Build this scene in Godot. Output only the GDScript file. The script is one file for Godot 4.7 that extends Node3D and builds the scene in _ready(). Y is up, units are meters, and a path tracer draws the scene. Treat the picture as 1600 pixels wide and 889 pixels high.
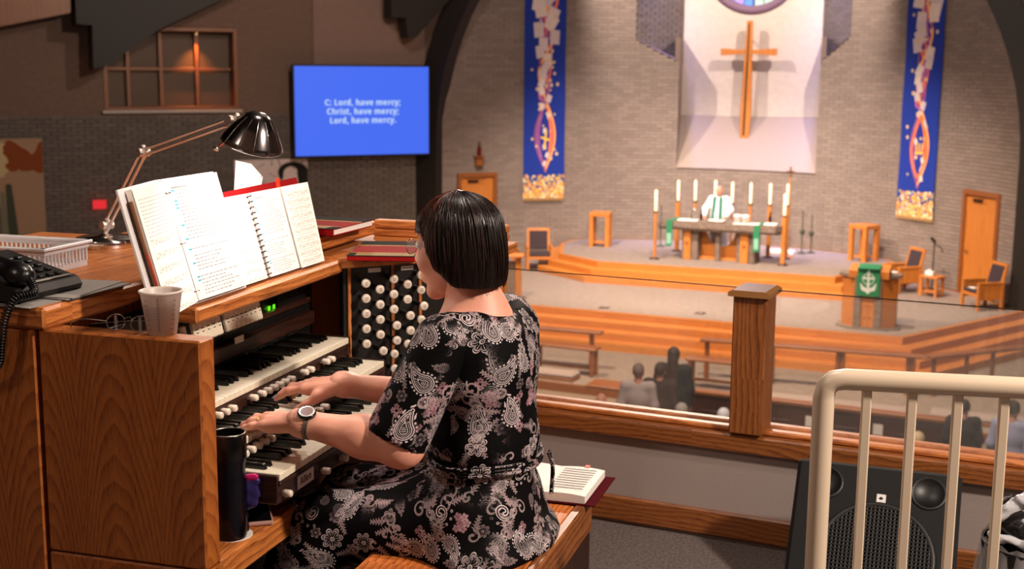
extends Node3D
# A church seen from its organ loft: the organ console and its player in front, the chancel far behind.
# World: y up, balcony floor at y = 0, chancel towards -z. Organ parts are laid out in the console's own axes (x bass to treble, z towards the bench).

const ORGAN := Vector3(-1.6, 0.0, -2.0)
const ORGAN_YAW := 98.0
const PLAT := -3.5
const DAIS := -3.05
const STEP := -4.1
const NAVE := -4.27
const AX := -8.95      # axis of the apse
const ARCZ := -25.7    # centre of the apse arc
const ARCR := 8.2

var rng := RandomNumberGenerator.new()
var M := {}
var TEX := {}
var used := {}
var free_grain := true

# ------------------------------------------------------------------ naming
func numbered(called: String) -> String:
	var n: int = used.get(called, 0)
	used[called] = n + 1
	return called if n == 0 else "%s_%03d" % [called, n]

func tag(o: Node, label := "", category := "", group := "", kind := "") -> Node:
	if label != "": o.set_meta("label", label)
	if category != "": o.set_meta("category", category)
	if group != "": o.set_meta("group", group)
	if kind != "": o.set_meta("kind", kind)
	return o

func thing(called: String, label: String, category: String, at := Vector3.ZERO, yaw := 0.0, group := "") -> Node3D:
	var o := Node3D.new()
	o.name = numbered(called)
	o.position = at
	o.rotation_degrees.y = yaw
	add_child(o)
	tag(o, label, category, group)
	return o

func og(a: float, y: float, z: float) -> Vector3:
	return ORGAN + Basis(Vector3.UP, deg_to_rad(ORGAN_YAW)) * Vector3(a, y, z)

func othing(called: String, label: String, category: String, a: float, y: float, z: float, yaw := 0.0, group := "") -> Node3D:
	return thing(called, label, category, og(a, y, z), ORGAN_YAW + yaw, group)

func put(called: String, mesh: Mesh, parent: Node, m: Material = null, at := Vector3.ZERO) -> MeshInstance3D:
	var o := MeshInstance3D.new()
	o.name = numbered(called) if parent == self else called
	o.mesh = mesh
	if m: o.material_override = m
	o.position = at
	parent.add_child(o, true)
	return o

func part(called: String, st: SurfaceTool, m: Material, parent: Node, at := Vector3.ZERO) -> MeshInstance3D:
	return put(called, fin(st), parent, m, at)

func struct(called: String, st: SurfaceTool, m: Material, label := "", category := "") -> MeshInstance3D:
	var o := put(called, fin(st), self, m)
	tag(o, label, category, "", "structure")
	return o

func dup(o: Node3D, at: Vector3, yaw: float, label: String) -> Node3D:
	var c: Node3D = o.duplicate()
	c.name = numbered(str(o.name).rstrip("0123456789").rstrip("_"))
	add_child(c)
	c.position = at
	c.rotation_degrees.y = yaw
	if label != "": c.set_meta("label", label)
	return c

# ------------------------------------------------------------------ geometry
func mb() -> SurfaceTool:
	var st := SurfaceTool.new()
	st.begin(Mesh.PRIMITIVE_TRIANGLES)
	st.set_smooth_group(-1)
	return st

func fin(st: SurfaceTool) -> ArrayMesh:
	st.index()
	st.generate_normals()
	return st.commit()

func tri(st: SurfaceTool, a: Vector3, b: Vector3, c: Vector3, n: Vector3, ua := Vector2.ZERO, ub := Vector2.ZERO, uc := Vector2.ZERO) -> void:
	if (a - c).cross(a - b).dot(n) < 0.0:
		var t := b; b = c; c = t
		var u := ub; ub = uc; uc = u
	st.set_uv(ua); st.add_vertex(a)
	st.set_uv(ub); st.add_vertex(b)
	st.set_uv(uc); st.add_vertex(c)

func quad(st: SurfaceTool, a: Vector3, b: Vector3, c: Vector3, d: Vector3, n: Vector3, u0 := Vector2(0, 0), u1 := Vector2(1, 0), u2 := Vector2(1, 1), u3 := Vector2(0, 1)) -> void:
	tri(st, a, b, c, n, u0, u1, u2)
	tri(st, a, c, d, n, u0, u2, u3)

# a chamfered box; uv in metres with v along the grain axis
func box(st: SurfaceTool, c: Vector3, s: Vector3, bev := 0.0, grain := 0, xf := Transform3D.IDENTITY) -> void:
	var h := s * 0.5
	bev = minf(bev, minf(h.x, minf(h.y, h.z)) * 0.9)
	var off := Vector2(rng.randf() * 3.0, rng.randf() * 3.0) if free_grain else Vector2(0.1, -0.52)
	st.set_smooth_group(-1)
	for ax in 3:
		var i := (ax + 1) % 3
		var j := (ax + 2) % 3
		for sg in [-1.0, 1.0]:
			var n := Vector3.ZERO
			n[ax] = sg
			var p := []
			var uv := []
			for q in [[-1, -1], [1, -1], [1, 1], [-1, 1]]:
				var v := Vector3.ZERO
				v[ax] = sg * h[ax]
				v[i] = q[0] * (h[i] - bev)
				v[j] = q[1] * (h[j] - bev)
				p.append(xf * (c + v))
				if i == grain: uv.append(Vector2(v[j], v[i]) + off)
				else: uv.append(Vector2(v[i], v[j]) + off)
			quad(st, p[0], p[1], p[2], p[3], xf.basis * n, uv[0], uv[1], uv[2], uv[3])
	if bev <= 0.0: return
	for ax in 3:
		var i := (ax + 1) % 3
		var j := (ax + 2) % 3
		for si in [-1.0, 1.0]:
			for sj in [-1.0, 1.0]:
				var n := Vector3.ZERO
				n[i] = si
				n[j] = sj
				var p := []
				for q in [[-1, 0], [1, 0], [1, 1], [-1, 1]]:
					var v := Vector3.ZERO
					v[ax] = q[0] * (h[ax] - bev)
					v[i] = si * (h[i] - (bev if q[1] == 0 else 0.0))
					v[j] = sj * (h[j] - (0.0 if q[1] == 0 else bev))
					p.append(xf * (c + v))
				var e := h[ax]
				quad(st, p[0], p[1], p[2], p[3], xf.basis * n, off + Vector2(0, -e), off + Vector2(0, e), off + Vector2(bev, e), off + Vector2(bev, -e))
	for sx in [-1.0, 1.0]:
		for sy in [-1.0, 1.0]:
			for sz in [-1.0, 1.0]:
				var sg := Vector3(sx, sy, sz)
				tri(st, xf * (c + sg * (h - Vector3(0, bev, bev))), xf * (c + sg * (h - Vector3(bev, 0, bev))), xf * (c + sg * (h - Vector3(bev, bev, 0))), xf.basis * sg, off, off, off)

func box_lo(st: SurfaceTool, lo: Vector3, hi: Vector3, bev := 0.0, grain := 0, xf := Transform3D.IDENTITY) -> void:
	box(st, (lo + hi) * 0.5, (hi - lo).abs(), bev, grain, xf)

# a box between two points (square bar)
func bar(st: SurfaceTool, a: Vector3, b: Vector3, w: float, h: float, bev := 0.0, up := Vector3.UP) -> void:
	var d := b - a
	var z := d.normalized()
	if absf(z.dot(up)) > 0.99: up = Vector3.RIGHT
	var x := up.cross(z).normalized()
	var y := z.cross(x)
	box(st, Vector3.ZERO, Vector3(w, h, d.length()), bev, 2, Transform3D(Basis(x, y, z), (a + b) * 0.5))

func tube(st: SurfaceTool, pts: Array, r, seg := 8, closed := false, caps := true) -> void:
	st.set_smooth_group(1)
	var n := pts.size()
	var rings := []
	var ref := Vector3.UP
	for i in n:
		var t: Vector3
		if closed: t = (pts[(i + 1) % n] - pts[(i + n - 1) % n]).normalized()
		else: t = (pts[mini(i + 1, n - 1)] - pts[maxi(i - 1, 0)]).normalized()
		if i == 0:
			ref = Vector3.UP if absf(t.y) < 0.9 else Vector3.RIGHT
		var x := ref.cross(t).normalized()
		ref = t.cross(x).normalized()
		var rr: float = r[i] if r is Array else r
		var ring := []
		for k in seg:
			var a := TAU * k / seg
			ring.append([pts[i] + (x * cos(a) + ref * sin(a)) * rr, x * cos(a) + ref * sin(a)])
		rings.append(ring)
	for i in (n if closed else n - 1):
		var ra: Array = rings[i]
		var rb: Array = rings[(i + 1) % n]
		var sh := 0
		if closed and i == n - 1:
			var best := 1e9
			for k in seg:
				var dd: float = (rb[k][0] - ra[0][0]).length()
				if dd < best:
					best = dd
					sh = k
		for k in seg:
			var k2 := (k + 1) % seg
			quad(st, ra[k][0], ra[k2][0], rb[(k2 + sh) % seg][0], rb[(k + sh) % seg][0], ra[k][1] + ra[k2][1], Vector2(float(k) / seg, i), Vector2(float(k + 1) / seg, i), Vector2(float(k + 1) / seg, i + 1), Vector2(float(k) / seg, i + 1))
	st.set_smooth_group(-1)
	if caps and not closed:
		for e in [0, n - 1]:
			var t: Vector3 = (pts[0] - pts[1]) if e == 0 else (pts[n - 1] - pts[n - 2])
			for k in seg:
				tri(st, pts[e], rings[e][k][0], rings[e][(k + 1) % seg][0], t)

# profile of (radius, height) turned about y
func lathe(st: SurfaceTool, prof: Array, seg := 16, xf := Transform3D.IDENTITY, sx := 1.0, sz := 1.0) -> void:
	for i in prof.size() - 1:
		var p: Vector2 = prof[i]
		var q: Vector2 = prof[i + 1]
		var flat := absf(p.y - q.y) < 1e-6
		st.set_smooth_group(-1 if flat else 1)
		var nr := q.y - p.y
		var ny := p.x - q.x
		for k in seg:
			var a := TAU * k / seg
			var b := TAU * (k + 1) / seg
			var n := xf.basis * Vector3((cos(a) + cos(b)) * nr, 2.0 * ny, (sin(a) + sin(b)) * nr)
			var v0 := xf * Vector3(cos(a) * p.x * sx, p.y, sin(a) * p.x * sz)
			var v1 := xf * Vector3(cos(b) * p.x * sx, p.y, sin(b) * p.x * sz)
			var v2 := xf * Vector3(cos(b) * q.x * sx, q.y, sin(b) * q.x * sz)
			var v3 := xf * Vector3(cos(a) * q.x * sx, q.y, sin(a) * q.x * sz)
			var ku := float(k) / seg
			var kv := float(k + 1) / seg
			if p.x > 1e-6: tri(st, v0, v1, v2 if q.x > 1e-6 else v3, n, Vector2(ku, p.y), Vector2(kv, p.y), Vector2(kv, q.y))
			if q.x > 1e-6: tri(st, v0, v2, v3, n, Vector2(ku, p.y), Vector2(kv, q.y), Vector2(ku, q.y))
	st.set_smooth_group(-1)

# polygon in local xy, extruded along local z from 0 to depth
func extr(st: SurfaceTool, poly: PackedVector2Array, depth: float, xf := Transform3D.IDENTITY, smooth := false) -> void:
	st.set_smooth_group(-1)
	var ix := Geometry2D.triangulate_polygon(poly)
	var cen := Vector2.ZERO
	for p in poly: cen += p / poly.size()
	for i in range(0, ix.size(), 3):
		for e in [0, 1]:
			var z: float = depth * e
			var n := xf.basis * Vector3(0, 0, signf(depth) * (1.0 if e == 1 else -1.0))
			var a := poly[ix[i]]
			var b := poly[ix[i + 1]]
			var c := poly[ix[i + 2]]
			tri(st, xf * Vector3(a.x, a.y, z), xf * Vector3(b.x, b.y, z), xf * Vector3(c.x, c.y, z), n, a, b, c)
	var ccw := not Geometry2D.is_polygon_clockwise(poly)
	if smooth: st.set_smooth_group(1)
	for i in poly.size():
		var a := poly[i]
		var b := poly[(i + 1) % poly.size()]
		var d := b - a
		var n2 := Vector2(d.y, -d.x) * (1.0 if ccw else -1.0)
		var l := d.length()
		quad(st, xf * Vector3(a.x, a.y, 0), xf * Vector3(b.x, b.y, 0), xf * Vector3(b.x, b.y, depth), xf * Vector3(a.x, a.y, depth), xf.basis * Vector3(n2.x, n2.y, 0), Vector2(0, 0), Vector2(0, l), Vector2(depth, l), Vector2(depth, 0))
	st.set_smooth_group(-1)

# polygon of (x, z) between two heights
func slab(st: SurfaceTool, poly: PackedVector2Array, y0: float, y1: float) -> void:
	extr(st, poly, y1 - y0, Transform3D(Basis(Vector3(1, 0, 0), Vector3(0, 0, 1), Vector3(0, 1, 0)), Vector3(0, y0, 0)))

func ball(st: SurfaceTool, c: Vector3, r: Vector3, seg := 12, bas := Basis.IDENTITY) -> void:
	var prof := []
	var nn := maxi(seg / 2, 4)
	for i in nn + 1:
		var a := -PI / 2 + PI * i / nn
		prof.append(Vector2(maxf(cos(a), 0.0) if i > 0 and i < nn else 0.0, sin(a)))
	lathe(st, prof, seg, Transform3D(bas * Basis.from_scale(r), c))

func bend(pts: Array, n := 6) -> Array:      # a smooth path through points
	var cv := Curve3D.new()
	for i in pts.size():
		var a: Vector3 = pts[maxi(i - 1, 0)]
		var b: Vector3 = pts[mini(i + 1, pts.size() - 1)]
		cv.add_point(pts[i], (a - b) / 6.0, (b - a) / 6.0)
	var out := []
	for i in pts.size() - 1:
		for k in n: out.append(cv.sample(i, float(k) / n))
	out.append(pts[-1])
	return out

# ------------------------------------------------------------------ smooth bodies (signed distance, surface nets)
# prims: [0, a, b, ra, rb] tapered capsule, [1, centre, radii] ellipsoid, [2, centre, radii] carved ellipsoid
func prim_d(q: Array, p: Vector3) -> float:
	if q[0] == 0:
		var a: Vector3 = q[1]
		var ba: Vector3 = q[2] - a
		var pa := p - a
		var t := clampf(pa.dot(ba) / maxf(ba.length_squared(), 1e-9), 0.0, 1.0)
		return (pa - ba * t).length() - lerpf(q[3], q[4], t)
	var r: Vector3 = q[2]
	var d: Vector3 = (p - q[1]) / r
	var k0 := d.length()
	var k1 := (d / r).length()
	return k0 * (k0 - 1.0) / maxf(k1, 1e-6) if k0 > 0.05 else -minf(r.x, minf(r.y, r.z))

func field(pr: Array, p: Vector3, k: float) -> float:
	var d := 1e3
	var carved := false
	for q in pr:
		if q[0] == 2:
			carved = true
			continue
		var e := prim_d(q, p)
		var h := k - absf(d - e)
		d = minf(d, e)
		if h > 0.0: d -= h * h / (4.0 * k)
	if carved:
		for q in pr:
			if q[0] == 2:
				var e := -prim_d(q, p)
				var h := k - absf(d - e)
				d = maxf(d, e)
				if h > 0.0: d += h * h / (4.0 * k)
	return d

func nets(acc: Dictionary, pr: Array, cell: float, k: float, xf := Transform3D.IDENTITY, wob = null) -> void:
	var lo := Vector3.ONE * 1e9
	var hi := -lo
	for q in pr:
		if q[0] == 2: continue
		if q[0] == 0:
			for e in [[q[1], q[3]], [q[2], q[4]]]:
				lo = lo.min(e[0] - Vector3.ONE * e[1]); hi = hi.max(e[0] + Vector3.ONE * e[1])
		else:
			lo = lo.min(q[1] - q[2]); hi = hi.max(q[1] + q[2])
	lo -= Vector3.ONE * (cell * 2.0 + k * 0.3)
	hi += Vector3.ONE * (cell * 2.0 + k * 0.3)
	var B := 6
	var nb := Vector3i(((hi - lo) / (cell * B)).ceil())
	var n := nb * B + Vector3i.ONE
	var sx := 1
	var sy := n.x
	var sz := n.x * n.y
	var vals := PackedFloat32Array()
	vals.resize(sz * n.z)
	vals.fill(1e9)
	var vid := PackedInt32Array()
	vid.resize(sz * n.z)
	vid.fill(-1)
	var half := 0.8661 * B * cell
	var act := []
	for bz in nb.z:
		for by in nb.y:
			for bx in nb.x:
				var c := lo + Vector3(bx + 0.5, by + 0.5, bz + 0.5) * (cell * B)
				var d := 1e9
				var ds := PackedFloat32Array()
				for q in pr:
					var e := prim_d(q, c)
					ds.append(e)
					if q[0] != 2: d = minf(d, e)
				if d > half * 1.15 + k * 0.5 + cell or d < -half * 2.2 - k: continue
				var few := []
				for i in pr.size():
					if ds[i] < maxf(d, 0.0) + half * 2.3 + k: few.append(pr[i])
				act.append(Vector3i(bx, by, bz))
				for z in B + 1:
					for y in B + 1:
						var at := (bx * B) + (by * B + y) * sy + (bz * B + z) * sz
						for x in B + 1:
							if vals[at + x] > 1e8:
								var p := lo + Vector3(bx * B + x, by * B + y, bz * B + z) * cell
								var v: float = field(few, p, k)
								if wob != null: v += wob.call(p)
								vals[at + x] = v
	var verts: PackedVector3Array = acc.v
	var idx: PackedInt32Array = acc.i
	var corner := [0, sx, sy, sx + sy, sz, sx + sz, sy + sz, sx + sy + sz]
	var edges := [[0, 1], [2, 3], [4, 5], [6, 7], [0, 2], [1, 3], [4, 6], [5, 7], [0, 4], [1, 5], [2, 6], [3, 7]]
	var offs := [Vector3(0, 0, 0), Vector3(1, 0, 0), Vector3(0, 1, 0), Vector3(1, 1, 0), Vector3(0, 0, 1), Vector3(1, 0, 1), Vector3(0, 1, 1), Vector3(1, 1, 1)]
	var cells := []
	for b in act:
		for z in B:
			for y in B:
				for x in B:
					var ci := Vector3i(b.x * B + x, b.y * B + y, b.z * B + z)
					var at := ci.x + ci.y * sy + ci.z * sz
					var m := 0
					for e in 8:
						if vals[at + corner[e]] < 0.0: m += 1
					if m == 0 or m == 8: continue
					var s := Vector3.ZERO
					var cnt := 0
					for e in edges:
						var v0 := vals[at + corner[e[0]]]
						var v1 := vals[at + corner[e[1]]]
						if (v0 < 0.0) != (v1 < 0.0):
							s += offs[e[0]].lerp(offs[e[1]], v0 / (v0 - v1))
							cnt += 1
					vid[at] = verts.size()
					verts.append(xf * (lo + (Vector3(ci) + s / cnt) * cell))
					cells.append([at, ci])
	for c in cells:
		var at: int = c[0]
		var ci: Vector3i = c[1]
		for ax in 3:
			var i := (ax + 1) % 3
			var j := (ax + 2) % 3
			if ci[i] == 0 or ci[j] == 0: continue
			var st: int = [sx, sy, sz][ax]
			var v0 := vals[at]
			var v1 := vals[at + st]
			if (v0 < 0.0) == (v1 < 0.0) or v1 > 1e8: continue
			var di: int = [sx, sy, sz][i]
			var dj: int = [sx, sy, sz][j]
			var a := vid[at]
			var b2 := vid[at - di]
			var c2 := vid[at - di - dj]
			var d2 := vid[at - dj]
			if a < 0 or b2 < 0 or c2 < 0 or d2 < 0: continue
			if v0 < 0.0: idx.append_array([a, c2, b2, a, d2, c2])
			else: idx.append_array([a, b2, c2, a, c2, d2])
	acc.v = verts
	acc.i = idx

func acc_new() -> Dictionary:
	return {"v": PackedVector3Array(), "i": PackedInt32Array()}

func acc_mesh(acc: Dictionary) -> ArrayMesh:
	var v: PackedVector3Array = acc.v
	var ix: PackedInt32Array = acc.i
	var nr := PackedVector3Array()
	nr.resize(v.size())
	for t in range(0, ix.size(), 3):
		var a := v[ix[t]]
		var f := (a - v[ix[t + 2]]).cross(a - v[ix[t + 1]])
		for e in 3: nr[ix[t + e]] += f
	for i in nr.size(): nr[i] = nr[i].normalized()
	var arr := []
	arr.resize(Mesh.ARRAY_MAX)
	arr[Mesh.ARRAY_VERTEX] = v
	arr[Mesh.ARRAY_NORMAL] = nr
	arr[Mesh.ARRAY_INDEX] = ix
	var m := ArrayMesh.new()
	m.add_surface_from_arrays(Mesh.PRIMITIVE_TRIANGLES, arr)
	return m

func blob(pr: Array, cell: float, k: float, wob = null) -> ArrayMesh:
	var acc := acc_new()
	nets(acc, pr, cell, k, Transform3D.IDENTITY, wob)
	return acc_mesh(acc)

# ------------------------------------------------------------------ materials
func mat(key: String, col := Color(0, 0, 0, 0), rough := 0.6, metal := 0.0) -> StandardMaterial3D:
	var m: StandardMaterial3D = M.get(key)
	if m == null:
		m = StandardMaterial3D.new()
		m.resource_name = key
		M[key] = m
	if col.a > 0.0:      # a call that names a colour defines the material
		m.albedo_color = col
		m.roughness = rough
		m.metallic = metal
	return m

func glow(key: String, col: Color, e: float, base := Color.BLACK) -> StandardMaterial3D:
	var m := mat(key, base, 0.5)
	m.emission_enabled = true
	m.emission = col
	m.emission_energy_multiplier = e
	return m

func glassy(key: String, col: Color, alpha: float, rough := 0.02) -> StandardMaterial3D:
	var m := mat(key, Color(col.r, col.g, col.b, alpha), rough)
	m.transparency = BaseMaterial3D.TRANSPARENCY_ALPHA
	return m

func wood(key: String, col: Color, rough: float, tex: String, scale := Vector2(1.6, 0.9)) -> StandardMaterial3D:
	var m := mat(key, col, rough)
	m.albedo_texture = TEX[tex]
	m.uv1_scale = Vector3(scale.x, scale.y, 1)
	return m

func noisy(key: String, a: Color, b: Color, rough: float, freq: float, scale: float, bump := 0.0) -> StandardMaterial3D:
	var m := mat(key, Color.WHITE, rough)
	var nz := FastNoiseLite.new()
	nz.seed = key.length() * 7 + 3
	nz.frequency = freq
	nz.fractal_octaves = 4
	var t := NoiseTexture2D.new()
	t.width = 256
	t.height = 256
	t.seamless = true
	t.noise = nz
	var g := Gradient.new()
	g.set_color(0, a)
	g.set_color(1, b)
	t.color_ramp = g
	m.albedo_texture = t
	m.uv1_triplanar = true
	m.uv1_world_triplanar = true
	m.uv1_scale = Vector3.ONE * scale
	if bump > 0.0:
		m.heightmap_enabled = true
		m.heightmap_texture = t
		m.heightmap_scale = bump
	return m

func wood_tex(key: String, cathedral: bool, seed_: int) -> void:
	var w := 512
	var h := 1024
	var nz := FastNoiseLite.new()
	nz.seed = seed_
	nz.frequency = 0.006
	nz.fractal_octaves = 3
	var fine := FastNoiseLite.new()
	fine.seed = seed_ + 5
	fine.frequency = 0.05
	fine.fractal_octaves = 2
	var im := Image.create(w, h, false, Image.FORMAT_RGB8)
	for y in h:
		var fy := float(y) / h
		var seam := 0.5 - 0.5 * cos(TAU * fy)
		for x in w:
			var fx := float(x) / w
			var bendy := nz.get_noise_2d(x * 0.8, y * 0.22) * 0.13 * (0.35 + 0.65 * seam)
			var t: float
			if cathedral:
				var u := (fposmod(fx, 0.5) - 0.25) * 4.0
				t = sqrt(u * u * 1.6 + pow(0.15 + 2.2 * fy, 2.0)) * 10.0 + bendy * 12.0
			else:
				t = fx * 34.0 + bendy * 22.0
			var ring := fposmod(t, 1.0)
			ring = ring * ring * (1.0 if ring < 0.9 else (1.0 - ring) * 10.0)
			var pore := fine.get_noise_2d(x * 9.0, y * 0.35)
			var v := 0.93 - (0.17 if cathedral else 0.26) * ring + 0.07 * nz.get_noise_2d(x * 2.0, y * 0.1)
			v -= 0.20 * smoothstep(0.16, 0.42, pore) * (0.45 + ring)
			im.set_pixel(x, y, Color(clampf(v, 0, 1), clampf(v * v * 0.4 + v * 0.57, 0, 1), clampf(v * v * 0.6 + v * 0.33, 0, 1)))
	TEX[key] = ImageTexture.create_from_image(im)

# ------------------------------------------------------------------ painted prints
func stamp(im: Image, c: Vector2, r: float, col: Color, wrap := true) -> void:
	var w := im.get_width()
	var h := im.get_height()
	var R := ceili(r)
	for y in range(-R, R + 1):
		for x in range(-R, R + 1):
			if x * x + y * y > r * r: continue
			var px := int(c.x) + x
			var py := int(c.y) + y
			if wrap:
				im.set_pixel(posmod(px, w), posmod(py, h), col)
			elif px >= 0 and py >= 0 and px < w and py < h:
				im.set_pixel(px, py, col)

func stroke(im: Image, pts: Array, r0: float, r1: float, col: Color, wrap := true) -> void:
	var n := pts.size()
	for i in n - 1:
		var a: Vector2 = pts[i]
		var b: Vector2 = pts[i + 1]
		var steps := maxi(1, int(a.distance_to(b) / maxf(1.0, minf(r0, r1) * 0.7)))
		for k in steps:
			var t := (i + float(k) / steps) / (n - 1)
			stamp(im, a.lerp(b, float(k) / steps), lerpf(r0, r1, t), col, wrap)

func curl(c: Vector2, r: float, a0: float, turns: float) -> Array:
	var out := []
	for i in 26:
		var t := i / 25.0
		out.append(c + Vector2.from_angle(a0 + t * TAU * turns) * r * (1.0 - 0.8 * t))
	return out

func paisley(im: Image, c: Vector2, size: float, rot: float, flip: float, tone: Color) -> void:
	var spine := []
	for i in 9:
		var t := i / 8.0
		spine.append([Vector2(0.55 * t * t * flip, -0.35 + 1.15 * t), 0.5 * pow(1.0 - t, 0.75)])
	var R := int(size * 1.25)
	var w := im.get_width()
	for y in range(-R, R + 1):
		for x in range(-R, R + 1):
			var p := Vector2(x, y).rotated(-rot) / size
			if absf(p.x) > 0.95 or absf(p.y) > 1.1: continue
			var d := 9.0
			for s in spine: d = minf(d, p.distance_to(s[0]) - s[1])
			var ang := (p - Vector2(0, -0.3)).angle()
			var on := false
			if d > -0.055 and d < 0.0: on = true
			elif d > -0.15 and d < -0.105: on = true
			elif d > 0.05 and d < 0.14 and sin(ang * 17.0) > 0.0: on = true
			elif d > 0.02 and d < 0.05: on = false
			elif d > -0.24 and d < -0.19 and sin(ang * 26.0) > -0.1: on = true
			elif d < -0.29 and d > -0.33: on = true
			elif d < -0.37 and sin(p.length() * 70.0) > 0.2: on = true
			if on: im.set_pixel(posmod(int(c.x) + x, w), posmod(int(c.y) + y, w), tone)

func bloom(im: Image, c: Vector2, size: float, rot: float, petals: int, tone: Color, solid := false) -> void:
	var R := int(size * 1.1)
	var w := im.get_width()
	for y in range(-R, R + 1):
		for x in range(-R, R + 1):
			var p := Vector2(x, y) / size
			var r := p.length()
			var a := p.angle() + rot
			var lobe := 0.5 + 0.5 * pow(absf(cos(a * petals * 0.5)), 0.6)
			var d := r - lobe
			var on := false
			if solid: on = d < 0.0 and not (r < 0.2 and r > 0.12) and sin(a * petals * 4.0 + r * 9.0) > -0.75
			elif d > -0.1 and d < 0.0: on = true
			elif d > -0.28 and d < -0.2 and r > 0.3: on = true
			elif r < 0.2 and r > 0.11: on = true
			elif r < 0.05: on = true
			elif r > 0.24 and d < -0.32 and absf(sin(a * petals * 0.5)) < 0.16: on = true
			if on: im.set_pixel(posmod(int(c.x) + x, w), posmod(int(c.y) + y, w), tone)

func dress_tex() -> void:
	var n := 1024
	var im := Image.create(n, n, false, Image.FORMAT_RGB8)
	im.fill(Color(0.03, 0.026, 0.028))
	var g := RandomNumberGenerator.new()
	g.seed = 41
	var spots := []
	var tries := 0
	while spots.size() < 92 and tries < 9000:
		tries += 1
		var p := Vector2(g.randf() * n, g.randf() * n)
		var ok := true
		for s in spots:
			var d: Vector2 = (s[0] - p).abs()
			d = Vector2(minf(d.x, n - d.x), minf(d.y, n - d.y))
			if d.length() < (104.0 if spots.size() < 34 else 62.0): ok = false
		if ok: spots.append([p])
	# leafy scrolls first, motifs over them
	for i in 84:
		var p := Vector2(g.randf() * n, g.randf() * n)
		var tone := Color(0.48, 0.45, 0.45).lerp(Color(0.62, 0.55, 0.55), g.randf())
		var a := g.randf() * TAU
		stroke(im, curl(p, g.randf_range(22, 44), a, g.randf_range(0.7, 1.3) * (1 if g.randf() < 0.5 else -1)), 3.0, 7.0, tone)
		var b := a + g.randf_range(-0.6, 0.6)
		for k in 5:
			var q := p + Vector2.from_angle(b) * (26.0 + k * 15.0)
			for sd in [-1.0, 1.0]:
				var e := q + Vector2.from_angle(b + sd * 0.9) * (26.0 - k * 3.0)
				stroke(im, [q, q.lerp(e, 0.5) + Vector2.from_angle(b) * 5.0, e], 4.5, 1.5, tone)
	for i in spots.size():
		var p: Vector2 = spots[i][0]
		if i >= 34:          # small fillers between the large motifs
			var tf := Color(0.50, 0.46, 0.46).lerp(Color(0.70, 0.64, 0.65), g.randf())
			if i % 4 == 0: paisley(im, p, g.randf_range(34, 44), g.randf() * TAU, 1.0 if i % 2 == 0 else -1.0, tf)
			elif i % 4 < 3: bloom(im, p, g.randf_range(24, 32), g.randf() * TAU, 5 + i % 3, tf)
			else:
				for k in 4: bloom(im, p + Vector2.from_angle(k * 1.6) * 17.0, 14.0, k, 5, Color(0.60, 0.45, 0.48).lerp(Color(0.70, 0.58, 0.60), g.randf()), true)
			continue
		var tone := Color(0.70, 0.68, 0.68).lerp(Color(0.84, 0.81, 0.81), g.randf())
		var rot := g.randf() * TAU
		match [0, 3, 1, 4, 0, 2, 1, 3][i % 8]:
			0, 3:
				paisley(im, p, g.randf_range(66, 88), rot, 1.0 if i % 2 == 0 else -1.0, tone)
			1:
				bloom(im, p, g.randf_range(48, 64), rot, 7, tone)
			2:
				for k in 6:
					bloom(im, p + Vector2.from_angle(k * 1.05 + rot) * (30.0 if k > 0 else 0.0), 19.0, rot + k, 5, Color(0.66, 0.49, 0.53).lerp(Color(0.74, 0.62, 0.64), g.randf()), true)
			4:
				stroke(im, curl(p, 44, rot, 1.25), 4.0, 11.0, tone)
				stroke(im, curl(p, 44, rot, 1.25), 1.5, 4.0, Color(0.03, 0.026, 0.028))
				for k in 9:
					var e := p + Vector2.from_angle(rot + k * 0.55) * 60.0
					stamp(im, e, 6.5, tone)
					stamp(im, e, 3.0, Color(0.03, 0.026, 0.028))
	TEX.dress = ImageTexture.create_from_image(im)

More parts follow.
